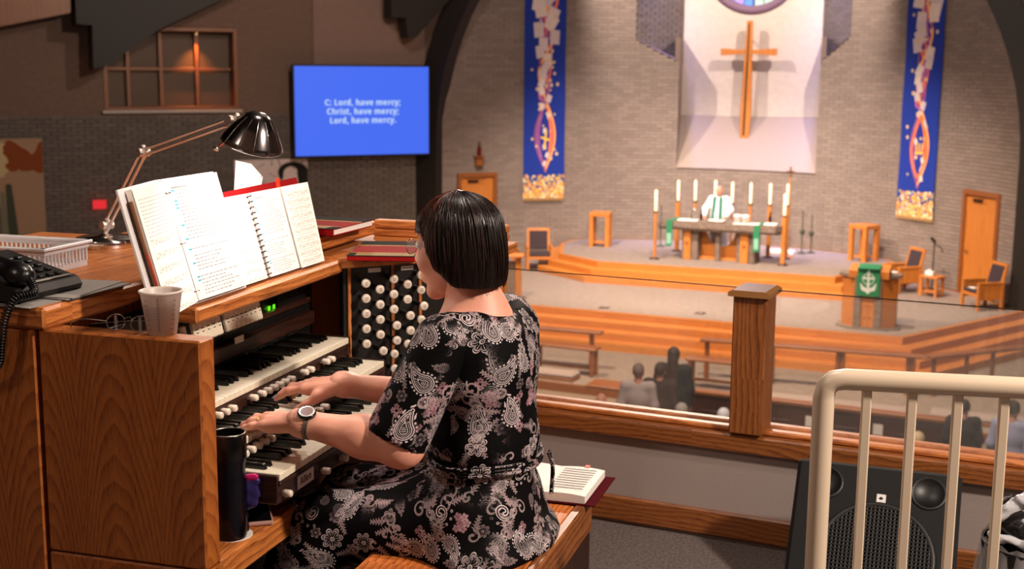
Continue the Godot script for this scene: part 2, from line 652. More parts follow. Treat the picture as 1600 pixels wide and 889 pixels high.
func page_tex(key: String, kind: int, seed_: int) -> void:
	var w := 320
	var h := 416
	var im := Image.create(w, h, false, Image.FORMAT_RGB8)
	im.fill(Color(0.93, 0.91, 0.88))
	var g := RandomNumberGenerator.new()
	g.seed = seed_
	var ink := Color(0.52, 0.50, 0.50)
	var y := 26
	if kind == 0: im.fill_rect(Rect2i(30, 28, 90, 5), ink)
	while y < h - 24:
		y += 12
		if kind == 0:                       # lines of words with blue markings
			if g.randf() < 0.12: continue
			var blue := g.randf() < 0.42
			if blue: im.fill_rect(Rect2i(26, y - 1, 17, 6), Color(0.25, 0.66, 0.74))
			var x := 46
			var endx := g.randi_range(170, 290)
			while x < endx:
				var l := g.randi_range(6, 22)
				im.fill_rect(Rect2i(x, y, l, 3), ink)
				x += l + 5
		elif kind == 1:                     # words above, staves below
			if y < 170:
				var x := 26
				while x < 290:
					var l := g.randi_range(6, 20)
					im.fill_rect(Rect2i(x, y, l, 2), ink)
					x += l + 5
			else:
				for k in 5: im.fill_rect(Rect2i(22, y + k * 4, 276, 1), Color(0.66, 0.64, 0.63))
				for k in 16:
					var nx := 30 + k * 16 + g.randi_range(0, 6)
					var ny := y + g.randi_range(0, 16)
					im.fill_rect(Rect2i(nx, ny, 5, 4), Color(0.4, 0.38, 0.38))
					im.fill_rect(Rect2i(nx + 4, ny - 11, 1, 12), Color(0.45, 0.43, 0.43))
				y += 34
		else:                               # staves all over
			for k in 5: im.fill_rect(Rect2i(22, y + k * 4, 276, 1), Color(0.62, 0.6, 0.58))
			for k in 18:
				var nx := 28 + k * 15 + g.randi_range(0, 6)
				var ny := y + g.randi_range(-2, 16)
				im.fill_rect(Rect2i(nx, ny, 5, 4), Color(0.36, 0.34, 0.33))
				im.fill_rect(Rect2i(nx + 4, ny - 12, 1, 13), Color(0.42, 0.4, 0.39))
			im.fill_rect(Rect2i(40, y + 25, 210, 2), Color(0.6, 0.58, 0.56))
			y += 26
	TEX[key] = ImageTexture.create_from_image(im)

func turned_sheet(im: Image, c: Vector2, s: Vector2, rot: float, col: Color) -> void:
	var R := int(s.length() * 0.5) + 1
	for y in range(-R, R + 1):
		for x in range(-R, R + 1):
			var p := Vector2(x, y).rotated(-rot)
			if absf(p.x) < s.x * 0.5 and absf(p.y) < s.y * 0.5:
				var px := int(c.x) + x
				var py := int(c.y) + y
				if px >= 0 and py >= 0 and px < im.get_width() and py < im.get_height():
					im.set_pixel(px, py, col if fposmod(p.y, 9.0) > 1.6 else col.darkened(0.16))

func banner_tex(key: String, seed_: int, second: bool) -> void:
	var w := 224
	var h := 1000
	var g := RandomNumberGenerator.new()
	g.seed = seed_
	var im := Image.create(w, h, false, Image.FORMAT_RGB8)
	im.fill(Color(0.03, 0.17, 0.56))
	var tones := [Color(0.86, 0.36, 0.12), Color(0.40, 0.12, 0.48), Color(0.74, 0.25, 0.22), Color(0.52, 0.18, 0.52), Color(0.90, 0.55, 0.20), Color(0.36, 0.10, 0.40)]
	var knot := 720.0
	for k in 6:
		var pts := []
		for i in 60:
			var t := i / 59.0
			var y := lerpf(-10.0, 880.0, t)
			var spread := lerpf(64.0, 26.0, t) * (0.55 + 0.45 * sin(t * 9.0 + k))
			if y > 560.0: spread = 52.0 * sin(clampf((y - 560.0) / 310.0, 0.0, 1.0) * PI) * (0.55 + 0.11 * k)
			pts.append(Vector2(w * 0.53 + spread * sin(t * 13.0 + k * 1.05) if y <= 560.0 else w * 0.53 + spread * (1.0 if k % 2 == 0 else -1.0), y))
		stroke(im, pts, 8.0, 5.0, tones[k], false)
		stroke(im, pts, 2.0, 1.2, tones[k].lightened(0.45), false)
	var pl := Color(0.76, 0.72, 0.76)
	for i in 26:
		var y := 20.0 + pow(i / 25.0, 1.15) * 820.0
		if y > 640.0 and y < 800.0 and i % 2 == 0: continue
		var s := lerpf(92.0, 24.0, clampf(y / 640.0, 0.0, 1.0))
		turned_sheet(im, Vector2(w * 0.52 + g.randf_range(-1, 1) * lerpf(72.0, 24.0, clampf(y / 640.0, 0, 1)), y), Vector2(s * 0.8, s), g.randf_range(-0.6, 0.6), pl.lerp(Color(0.86, 0.80, 0.78), g.randf()))
	for i in 34:
		stamp(im, Vector2(w * 0.5 + g.randf_range(-74, 74), g.randf_range(120, 840)), g.randf_range(5, 9), Color(0.80, 0.70, 0.56), false)
	if second:   # a flame-shaped frame around three upright strokes
		for k in [-1.0, 1.0]:
			var pts := []
			for i in 30:
				var t := i / 29.0
				pts.append(Vector2(w * 0.52 + k * 58.0 * sin(t * PI) * (0.6 + 0.4 * t), 590.0 + t * 250.0))
			stroke(im, pts, 7.0, 6.0, Color(0.86, 0.45, 0.22), false)
		for k in 40: stroke(im, [Vector2(w * 0.52 - 30 + k * 1.5, 748 - absf(k - 20.0)), Vector2(w * 0.52 - 30 + k * 1.5, 706 + absf(k - 20.0) * 0.6)], 3, 3, Color(0.42, 0.14, 0.46), false)
		for k in 3: stroke(im, [Vector2(w * 0.52 - 18 + k * 18, 700), Vector2(w * 0.52 - 18 + k * 18, 738)], 4, 4, Color(0.92, 0.76, 0.22), false)
		stroke(im, [Vector2(w * 0.52 - 22, 740), Vector2(w * 0.52 + 22, 736)], 4, 4, Color(0.92, 0.76, 0.22), false)
	else:        # a small gold cross
		stroke(im, [Vector2(w * 0.55, 694), Vector2(w * 0.51, 776)], 5, 5, Color(0.90, 0.74, 0.24), false)
		stroke(im, [Vector2(w * 0.44, 722), Vector2(w * 0.63, 734)], 5, 5, Color(0.90, 0.74, 0.24), false)
	for i in 620:
		var y := 1000.0 - pow(g.randf(), 1.7) * 105.0
		var c: Color = [Color(0.84, 0.66, 0.22), Color(0.88, 0.80, 0.66), Color(0.80, 0.50, 0.22), Color(0.66, 0.56, 0.40), Color(0.20, 0.40, 0.42)][g.randi() % (5 if y < 930 else 4)]
		stamp(im, Vector2(g.randf() * w, y), g.randf_range(3, 7), c, false)
	TEX[key] = ImageTexture.create_from_image(im)

func hanging_tex(key: String, second: bool) -> void:
	var w := 192
	var h := 448
	var im := Image.create(w, h, false, Image.FORMAT_RGB8)
	if not second:      # tan cloth with a brown bird-like shape above pale figures
		im.fill(Color(0.62, 0.50, 0.40))
		for i in 30: stroke(im, [Vector2(0, 20 + i * 5), Vector2(90 - absf(i - 14) * 3.0, 20 + i * 5)], 4, 4, Color(0.74, 0.66, 0.48), false)
		for a in [[Vector2(60, 40), Vector2(150, 120)], [Vector2(70, 20), Vector2(110, 120)], [Vector2(190, 30), Vector2(120, 110)], [Vector2(200, 84), Vector2(110, 120)], [Vector2(66, 120), Vector2(190, 140)], [Vector2(60, 60), Vector2(80, 130)]]:
			stroke(im, bend2(a[0], a[1]), 14, 24, Color(0.50, 0.24, 0.08), false)
		stroke(im, [Vector2(0, 250), Vector2(20, 448)], 16, 30, Color(0.36, 0.34, 0.28), false)
		stroke(im, [Vector2(60, 210), Vector2(70, 448)], 12, 20, Color(0.24, 0.26, 0.20), false)
		stroke(im, [Vector2(36, 240), Vector2(40, 448)], 8, 14, Color(0.46, 0.44, 0.36), false)
	else:               # pale marbled cloth with a dark arched shape
		im.fill(Color(0.82, 0.76, 0.75))
		var g := RandomNumberGenerator.new()
		g.seed = 9
		for i in 24:
			var p := Vector2(g.randf() * w, g.randf() * 200)
			stroke(im, [p, p + Vector2(g.randf_range(-30, 30), g.randf_range(10, 40))], 1.5, 1, Color(0.50, 0.44, 0.43), false)
		var pts := []
		for i in 24: pts.append(Vector2(150 - 30 * cos(PI * i / 23.0), 70 - 44 * sin(PI * i / 23.0)))
		stroke(im, pts, 7, 15, Color(0.07, 0.055, 0.05), false)
		stroke(im, [Vector2(178, 66), Vector2(188, 260)], 15, 12, Color(0.07, 0.055, 0.05), false)
		stroke(im, [Vector2(120, 70), Vector2(122, 100)], 7, 4, Color(0.07, 0.055, 0.05), false)
	TEX[key] = ImageTexture.create_from_image(im)

func bend2(a: Vector2, b: Vector2) -> Array:
	var out := []
	for i in 12:
		var t := i / 11.0
		out.append(a.lerp(b, t) + Vector2(b.y - a.y, a.x - b.x) * 0.18 * sin(t * PI))
	return out

func grid_tex() -> void:
	var im := Image.create(64, 64, false, Image.FORMAT_RGB8)
	im.fill(Color(0.93, 0.9, 0.86))
	TEX.plain = ImageTexture.create_from_image(im)

func cup_tex() -> void:
	var im := Image.create(256, 128, false, Image.FORMAT_RGB8)
	im.fill(Color(0.88, 0.85, 0.83))
	for i in 14:
		im.fill_rect(Rect2i(0, 12 + i * 8, 256, 1), Color(0.80, 0.77, 0.75))
	var g := RandomNumberGenerator.new()
	g.seed = 3
	for b in 4:
		for i in 7: im.fill_rect(Rect2i(8 + b * 64, 18 + i * 14, g.randi_range(6, 12), 2), Color(0.62, 0.58, 0.57))
		for i in 14: im.fill_rect(Rect2i(46 + b * 64, 16 + i * 7, 5, 3), Color(0.62, 0.58, 0.57))
	TEX.cup = ImageTexture.create_from_image(im)

func tap_tex() -> void:      # small grained fabric
	var im := Image.create(128, 128, false, Image.FORMAT_RGB8)
	var g := RandomNumberGenerator.new()
	g.seed = 12
	for y in 128:
		for x in 128:
			var v := 0.8 + 0.2 * g.randf()
			im.set_pixel(x, y, Color(v, v, v))
	TEX.weave = ImageTexture.create_from_image(im)

func hair_tex() -> void:
	var im := Image.create(256, 64, false, Image.FORMAT_RGB8)
	var nz := FastNoiseLite.new()
	nz.seed = 8
	nz.frequency = 0.08
	for y in 64:
		for x in 256:
			var v := 0.55 + 0.45 * nz.get_noise_2d(x * 3.0, y * 0.12) + 0.2 * nz.get_noise_2d(x * 0.4, y * 0.2 + 50.0)
			im.set_pixel(x, y, Color(v, v, v))
	TEX.hair = ImageTexture.create_from_image(im)

func make_materials() -> void:
	wood_tex("cathedral", true, 3)
	wood_tex("straight", false, 11)
	dress_tex()
	page_tex("page_words", 0, 1)
	page_tex("page_mixed", 1, 2)
	page_tex("page_staves", 2, 3)
	banner_tex("banner_a", 5, false)
	banner_tex("banner_b", 6, true)
	hanging_tex("hanging_a", false)
	hanging_tex("hanging_b", true)
	cup_tex()
	tap_tex()
	hair_tex()
	wood("oak", Color(0.80, 0.52, 0.27), 0.46, "straight")
	wood("oak_face", Color(0.68, 0.415, 0.18), 0.42, "cathedral", Vector2(2.75, 0.9))
	wood("oak_rail", Color(0.60, 0.39, 0.21), 0.42, "straight")
	wood("oak_far", Color(0.84, 0.58, 0.28), 0.5, "straight")
	wood("walnut", Color(0.22, 0.12, 0.085), 0.42, "straight")
	wood("beam", Color(0.085, 0.048, 0.036), 0.6, "straight", Vector2(0.6, 0.3))
	wood("pew", Color(0.30, 0.16, 0.10), 0.5, "straight", Vector2(0.8, 0.4))
	mat("black", Color(0.035, 0.032, 0.032), 0.45)
	mat("black_gloss", Color(0.02, 0.02, 0.022), 0.18)
	mat("ivory", Color(0.86, 0.82, 0.74), 0.32)
	mat("ebony", Color(0.03, 0.028, 0.026), 0.3)
	mat("knob", Color(0.84, 0.78, 0.72), 0.4)
	mat("print", Color(0.16, 0.13, 0.12), 0.7)
	mat("chrome", Color(0.86, 0.84, 0.82), 0.12, 1.0)
	mat("steel", Color(0.62, 0.60, 0.58), 0.3, 1.0)
	mat("brass", Color(0.78, 0.58, 0.28), 0.3, 1.0)
	mat("white_plastic", Color(0.84, 0.82, 0.82), 0.4)
	mat("paper", Color(0.90, 0.87, 0.84), 0.8)
	mat("red_cover", Color(0.50, 0.05, 0.06), 0.75).metallic_specular = 0.2
	mat("black_cover", Color(0.035, 0.03, 0.03), 0.8).metallic_specular = 0.2
	mat("maroon", Color(0.27, 0.05, 0.08), 0.95).metallic_specular = 0.1
	wood("bench_oak", Color(0.86, 0.52, 0.22), 0.6, "straight")
	mat("cream_paint", Color(0.80, 0.73, 0.64), 0.32)
	noisy("carpet", Color(0.28, 0.245, 0.235), Color(0.46, 0.415, 0.40), 0.95, 0.08, 3.0, 0.6)
	noisy("wall_carpet", Color(0.55, 0.50, 0.48), Color(0.62, 0.57, 0.55), 0.95, 0.12, 5.0, 0.15)
	noisy("chancel_floor", Color(0.47, 0.425, 0.40), Color(0.54, 0.495, 0.47), 0.7, 0.03, 0.6)
	noisy("nave_floor", Color(0.42, 0.37, 0.32), Color(0.49, 0.435, 0.38), 0.9, 0.05, 1.0)
	noisy("plaster", Color(0.40, 0.32, 0.28), Color(0.45, 0.365, 0.325), 0.9, 0.04, 0.7)
	noisy("light_plaster", Color(0.49, 0.40, 0.365), Color(0.53, 0.44, 0.405), 0.9, 0.04, 0.7)
	noisy("panel_plaster", Color(0.70, 0.66, 0.64), Color(0.74, 0.70, 0.68), 0.9, 0.03, 0.5)
	noisy("mortar", Color(0.41, 0.355, 0.33), Color(0.46, 0.40, 0.375), 0.95, 0.06, 1.0)
	noisy("dark_mortar", Color(0.32, 0.27, 0.245), Color(0.37, 0.315, 0.285), 0.95, 0.06, 1.0)
	noisy("sill_stone", Color(0.50, 0.455, 0.43), Color(0.55, 0.50, 0.475), 0.95, 0.06, 1.0)
	noisy("stone", Color(0.36, 0.31, 0.28), Color(0.50, 0.44, 0.41), 0.75, 0.03, 1.2, 1.0)
	var bk := mat("brick", Color.WHITE, 0.9)
	bk.vertex_color_use_as_albedo = true
	var dm := mat("dress", Color(0.98, 0.95, 0.96), 0.72)
	dm.albedo_texture = TEX.dress
	dm.uv1_triplanar = true
	dm.uv1_triplanar_sharpness = 10.0
	dm.uv1_scale = Vector3(2.1, 2.1, 2.1)
	dm.uv1_offset = Vector3(0.13, 0.31, 0.2)
	dm.metallic_specular = 0.2
	var sk := mat("skin", Color(0.86, 0.61, 0.52), 0.5)
	sk.subsurf_scatter_enabled = true
	sk.subsurf_scatter_strength = 0.12
	var hm := mat("hair", Color(0.115, 0.06, 0.045), 0.38)
	hm.albedo_texture = TEX.hair
	hm.uv1_scale = Vector3(6, 0.7, 1)
	for k in ["page_words", "page_mixed", "page_staves"]:
		mat(k, Color.WHITE, 0.85).albedo_texture = TEX[k]
	for k in ["banner_a", "banner_b", "hanging_a", "hanging_b"]:
		mat(k, Color.WHITE, 0.9).albedo_texture = TEX[k]
	mat("cup", Color.WHITE, 0.4).albedo_texture = TEX.cup
	var cm := mat("cushion", Color(0.23, 0.18, 0.21), 0.95)
	cm.albedo_texture = TEX.weave

# ------------------------------------------------------------------ lamps
func lamp_can(at: Vector3, to: Vector3, energy: float, cone: float, col: Color, size: float, where: String) -> void:
	var d := (to - at).normalized()
	var t := thing("ceiling_spotlight", "black cylinder spotlight hung from the ceiling " + where, "spotlight", at, 0.0, "ceiling spotlights")
	var b := Basis.looking_at(d, Vector3.UP if absf(d.y) < 0.98 else Vector3.RIGHT)
	var st := mb()
	var turn := Transform3D(b * Basis(Vector3.RIGHT, -PI / 2), Vector3.ZERO)
	lathe(st, [Vector2(0.0, -0.26), Vector2(0.10, -0.26), Vector2(0.12, -0.2), Vector2(0.12, 0.03), Vector2(0.108, 0.03), Vector2(0.108, -0.02), Vector2(0.0, -0.02)], 14, turn)
	tube(st, [Vector3(0, 0.1, 0), Vector3(0, 0.75, 0)], 0.015, 6)
	part("can", st, mat("black"), t)
	st = mb()
	lathe(st, [Vector2(0.0, 0.005), Vector2(0.10, 0.005), Vector2(0.10, -0.01), Vector2(0.0, -0.01)], 14, turn)
	part("lens", st, glow("lens_glow", Color(1.0, 0.86, 0.68), 2.0), t)
	var l := SpotLight3D.new()
	l.name = "spot"
	l.light_energy = energy
	l.light_color = col
	l.spot_range = 60.0
	l.spot_angle = cone
	l.spot_angle_attenuation = 0.6
	l.spot_attenuation = 2.0
	l.light_size = size
	l.shadow_enabled = true
	l.transform = Transform3D(b, d * 0.05)
	t.add_child(l)

func lamp_globe(at: Vector3, energy: float, col: Color, where: String) -> void:
	var t := thing("pendant_light", "round white globe pendant hung " + where, "light", at, 0.0, "globe pendants")
	var st := mb()
	ball(st, Vector3.ZERO, Vector3.ONE * 0.16, 16)
	part("globe", st, glow("globe_glow", col, 1.5, Color(0.9, 0.88, 0.84)), t)
	st = mb()
	tube(st, [Vector3(0, 0.15, 0), Vector3(0, 1.2, 0)], 0.012, 6)
	part("rod", st, mat("black"), t)
	var l := OmniLight3D.new()
	l.name = "bulb"
	l.light_energy = energy
	l.light_color = col
	l.omni_range = 60.0
	l.omni_attenuation = 2.0
	l.light_size = 0.14
	l.shadow_enabled = true
	t.add_child(l)

func skylight(at: Vector3, size: Vector2, energy: float, col: Color, where: String) -> void:
	var t := thing("roof_skylight", "daylit skylight pane " + where, "skylight", at)
	var st := mb()
	box(st, Vector3(0, 0.03, 0), Vector3(size.x, 0.02, size.y))
	part("pane", st, glow("skylight_glow", col, 2.5), t)
	st = mb()
	for s in [-1.0, 1.0]:
		box(st, Vector3(s * (size.x * 0.5 + 0.03), 0.03, 0), Vector3(0.06, 0.08, size.y + 0.12))
		box(st, Vector3(0, 0.03, s * (size.y * 0.5 + 0.03)), Vector3(size.x, 0.08, 0.06))
	part("frame", st, mat("steel"), t)
	st = mb()
	for s in [-1.0, 1.0]:
		box_lo(st, Vector3(s * size.x * 0.5, -1.1, -size.y * 0.5), Vector3(s * (size.x * 0.5 + 0.03), 0.0, size.y * 0.5))
		box_lo(st, Vector3(-size.x * 0.5, -1.1, s * size.y * 0.5), Vector3(size.x * 0.5, 0.0, s * (size.y * 0.5 + 0.03)))
	part("light_well", st, mat("dark_mortar"), t)
	var l := AreaLight3D.new()
	l.name = "daylight"
	l.area_size = size
	l.light_energy = energy
	l.light_color = col
	l.area_range = 60.0
	l.shadow_enabled = true
	l.transform = Transform3D(Basis(Vector3.RIGHT, -PI / 2), Vector3(0, -0.02, 0))
	t.add_child(l)

func setup_view() -> void:
	var cam := Camera3D.new()
	cam.name = "camera"
	cam.fov = 24.81
	cam.near = 0.05
	cam.far = 200.0
	cam.transform = Transform3D(Basis(Vector3.UP, deg_to_rad(25.0)) * Basis(Vector3.RIGHT, deg_to_rad(-9.66)) * Basis(Vector3.BACK, deg_to_rad(0.48)), Vector3(0, 1.65, 0))
	var ca := CameraAttributesPhysical.new()
	ca.frustum_focal_length = 54.57
	ca.frustum_focus_distance = 2.9
	ca.exposure_aperture = 7.0
	cam.attributes = ca
	add_child(cam)
	var we := WorldEnvironment.new()
	we.name = "environment"
	var e := Environment.new()
	e.background_mode = Environment.BG_COLOR
	e.background_color = Color(0.45, 0.55, 0.85)
	e.tonemap_mode = Environment.TONE_MAPPER_LINEAR
	e.tonemap_exposure = 1.0
	e.sdfgi_enabled = true
	e.ssao_enabled = true
	e.ssil_enabled = true
	we.environment = e
	add_child(we)
	var warm := Color(1.0, 0.86, 0.70)
	var soft := Color(1.0, 0.90, 0.82)
	# two spots throw the double shadow of the cross
	lamp_can(Vector3(-13.2, 6.7, -30.6), Vector3(-9.2, 0.9, -34.7), 78, 34, soft, 0.06, "behind the arch, left of the cross")
	lamp_can(Vector3(-5.2, 6.7, -30.6), Vector3(-9.2, 0.9, -34.7), 78, 34, soft, 0.06, "behind the arch, right of the cross")
	# chancel platform and altar
	lamp_can(Vector3(-12.0, 6.0, -25.0), Vector3(-10.6, -3.0, -30.0), 155, 36, soft, 0.25, "before the arch, over the left dais steps")
	lamp_can(Vector3(-5.8, 6.0, -25.0), Vector3(-7.0, -3.0, -30.2), 155, 36, soft, 0.25, "before the arch, over the lectern")
	# steps
	lamp_can(Vector3(-11.0, 6.6, -19.0), Vector3(-10.0, -3.8, -24.6), 135, 42, warm, 0.2, "over the nave, aimed at the left steps")
	lamp_can(Vector3(-5.2, 6.6, -19.0), Vector3(-5.0, -3.8, -24.6), 135, 42, warm, 0.2, "over the nave, aimed at the right steps")
	# nave and loft
	lamp_globe(Vector3(-12.5, 5.4, -20.5), 18, soft, "over the nave, nearer the screen")
	lamp_globe(Vector3(-4.0, 5.4, -13.0), 85, soft, "over the nave, nearer the pews")
	lamp_globe(Vector3(2.0, 3.2, -2.3), 22.0, Color(1.0, 0.92, 0.85), "over the loft beside the stair rail")
	lamp_globe(Vector3(-2.4, 3.4, 0.4), 2.0, Color(1.0, 0.90, 0.82), "over the loft behind the organ")
	lamp_globe(Vector3(-1.5, 3.3, -2.9), 2.8, Color(1.0, 0.92, 0.86), "right above the organ keys")
	# daylight beside the niche
	skylight(Vector3(-11.34, 6.9, -33.66), Vector2(0.5, 0.4), 130.0, Color(0.66, 0.63, 1.0), "over the niche's pocket by the left banner")
	skylight(Vector3(-6.86, 6.9, -33.74), Vector2(0.5, 0.4), 190.0, Color(0.68, 0.65, 1.0), "over the niche's pocket by the right banner")

# ------------------------------------------------------------------ setting
func arc(deg: float, r := ARCR) -> Vector3:
	return Vector3(AX + r * sin(deg_to_rad(deg)), 0, ARCZ - r * cos(deg_to_rad(deg)))

var brick_at := []
var brick_col := []
func brick_rows(o: Vector3, e: Vector3, n: Vector3, length: float, y0: float, y1: float, keep = null) -> void:
	var y := y0
	var row := 0
	while y < y1:
		var x := -0.15 * (row % 2)
		while x < length:
			var w := minf(0.29, length - x)
			if x < 0.0: w = 0.29 + x
			var cx := maxf(x, 0.0) + w * 0.5
			if w > 0.05 and (keep == null or keep.call(cx, y)):
				var b := Basis(e * (w - 0.008), Vector3.UP * 0.083, n * 0.03)
				brick_at.append(Transform3D(b, o + e * cx + Vector3.UP * (y + 0.046) + n * (0.002 + 0.006 * rng.randf())))
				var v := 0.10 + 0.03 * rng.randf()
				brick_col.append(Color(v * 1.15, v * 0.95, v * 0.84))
			x += 0.30
		y += 0.092
		row += 1

func flush_bricks(parent: Node) -> void:
	var mm := MultiMesh.new()
	mm.transform_format = MultiMesh.TRANSFORM_3D
	mm.use_colors = true
	var bm := BoxMesh.new()
	bm.material = mat("brick")
	mm.mesh = bm
	mm.instance_count = brick_at.size()
	for i in brick_at.size():
		mm.set_instance_transform(i, brick_at[i])
		mm.set_instance_color(i, brick_col[i])
	var mi := MultiMeshInstance3D.new()
	mi.name = "brick"
	mi.multimesh = mm
	mi.set_meta("kind", "stuff")
	parent.add_child(mi, true)
	brick_at = []
	brick_col = []

func vquad(st: SurfaceTool, a: Vector3, b: Vector3, y0: float, y1: float, n: Vector3, th := 0.3) -> void:
	# an upright wall of thickness th behind the line a-b
	var d := (b - a)
	var l := d.length()
	var e := d / l
	var xf := Transform3D(Basis(e, Vector3.UP, n), (a + b) * 0.5 + Vector3.UP * (y0 + y1) * 0.5 - n * th * 0.5)
	box(st, Vector3.ZERO, Vector3(l, y1 - y0, th), 0.0, 0, xf)

func build_shell() -> void:
	# nave and loft floors, outer walls, ceiling: thick, so that light enters only where there are openings
	var st := mb()
	slab(st, PackedVector2Array([Vector2(-34, 4), Vector2(-34, -34), Vector2(16, -34), Vector2(16, 4)]), NAVE - 0.3, NAVE)
	struct("floor", st, mat("nave_floor"))
	st = mb()
	slab(st, PackedVector2Array([Vector2(-18, -21.35), Vector2(-18, -30), Vector2(2.5, -30), Vector2(2.5, -21.35)]), NAVE, STEP)
	struct("floor", st, mat("chancel_floor"))
	st = mb()
	box_lo(st, Vector3(-18, NAVE, -21.35), Vector3(2.5, STEP - 0.004, -21.30), 0.006, 0)
	box_lo(st, Vector3(-8.45, STEP, -21.85), Vector3(-6.9, STEP + 0.02, -21.29), 0.006, 0)
	struct("trim_1", st, mat("oak_rail"))
	st = mb()
	slab(st, PackedVector2Array([Vector2(-34, 4), Vector2(-34, -38), Vector2(16, -38), Vector2(16, 4)]), 7.6, 7.9)
	struct("ceiling", st, mat("beam"))
	st = mb()
	box_lo(st, Vector3(-34.3, NAVE - 0.3, 3.7), Vector3(16.3, 7.9, 4.0))
	struct("wall_back", st, mat("plaster"))
	st = mb()
	vquad(st, Vector3(-1.35, 0, -29.8), Vector3(5.7, 0, -21.3), NAVE - 0.3, 7.9, Vector3(-0.77, 0, 0.64).normalized())
	vquad(st, Vector3(5.6, 0, -21.5), Vector3(16, 0, -9.2), NAVE - 0.3, 7.9, Vector3(-0.76, 0, 0.65).normalized())
	vquad(st, Vector3(15.9, 0, -10), Vector3(15.9, 0, 4), NAVE - 0.3, 7.9, Vector3(-1, 0, 0))
	struct("wall_right", st, mat("plaster"))
	# loft slab with carpet
	st = mb()
	box_lo(st, Vector3(-30, -0.35, -4.42), Vector3(12, 0.0, 3.8))
	struct("floor", st, mat("carpet"))
	build_side_wall()
	build_apse()

const WP := Vector3(-16.5, 0, -29.8)
const WE := Vector3(-0.6428, 0, 0.766)
const WN := Vector3(0.766, 0, 0.6428)
func ws(t: float, y: float, out := 0.0) -> Vector3:
	return WP + WE * t + WN * out + Vector3.UP * y
func wxf(t: float, y: float, out: float) -> Transform3D:     # local x along the wall to the right, z into the room
	return Transform3D(Basis(-WE, Vector3.UP, WN), ws(t, y, out))

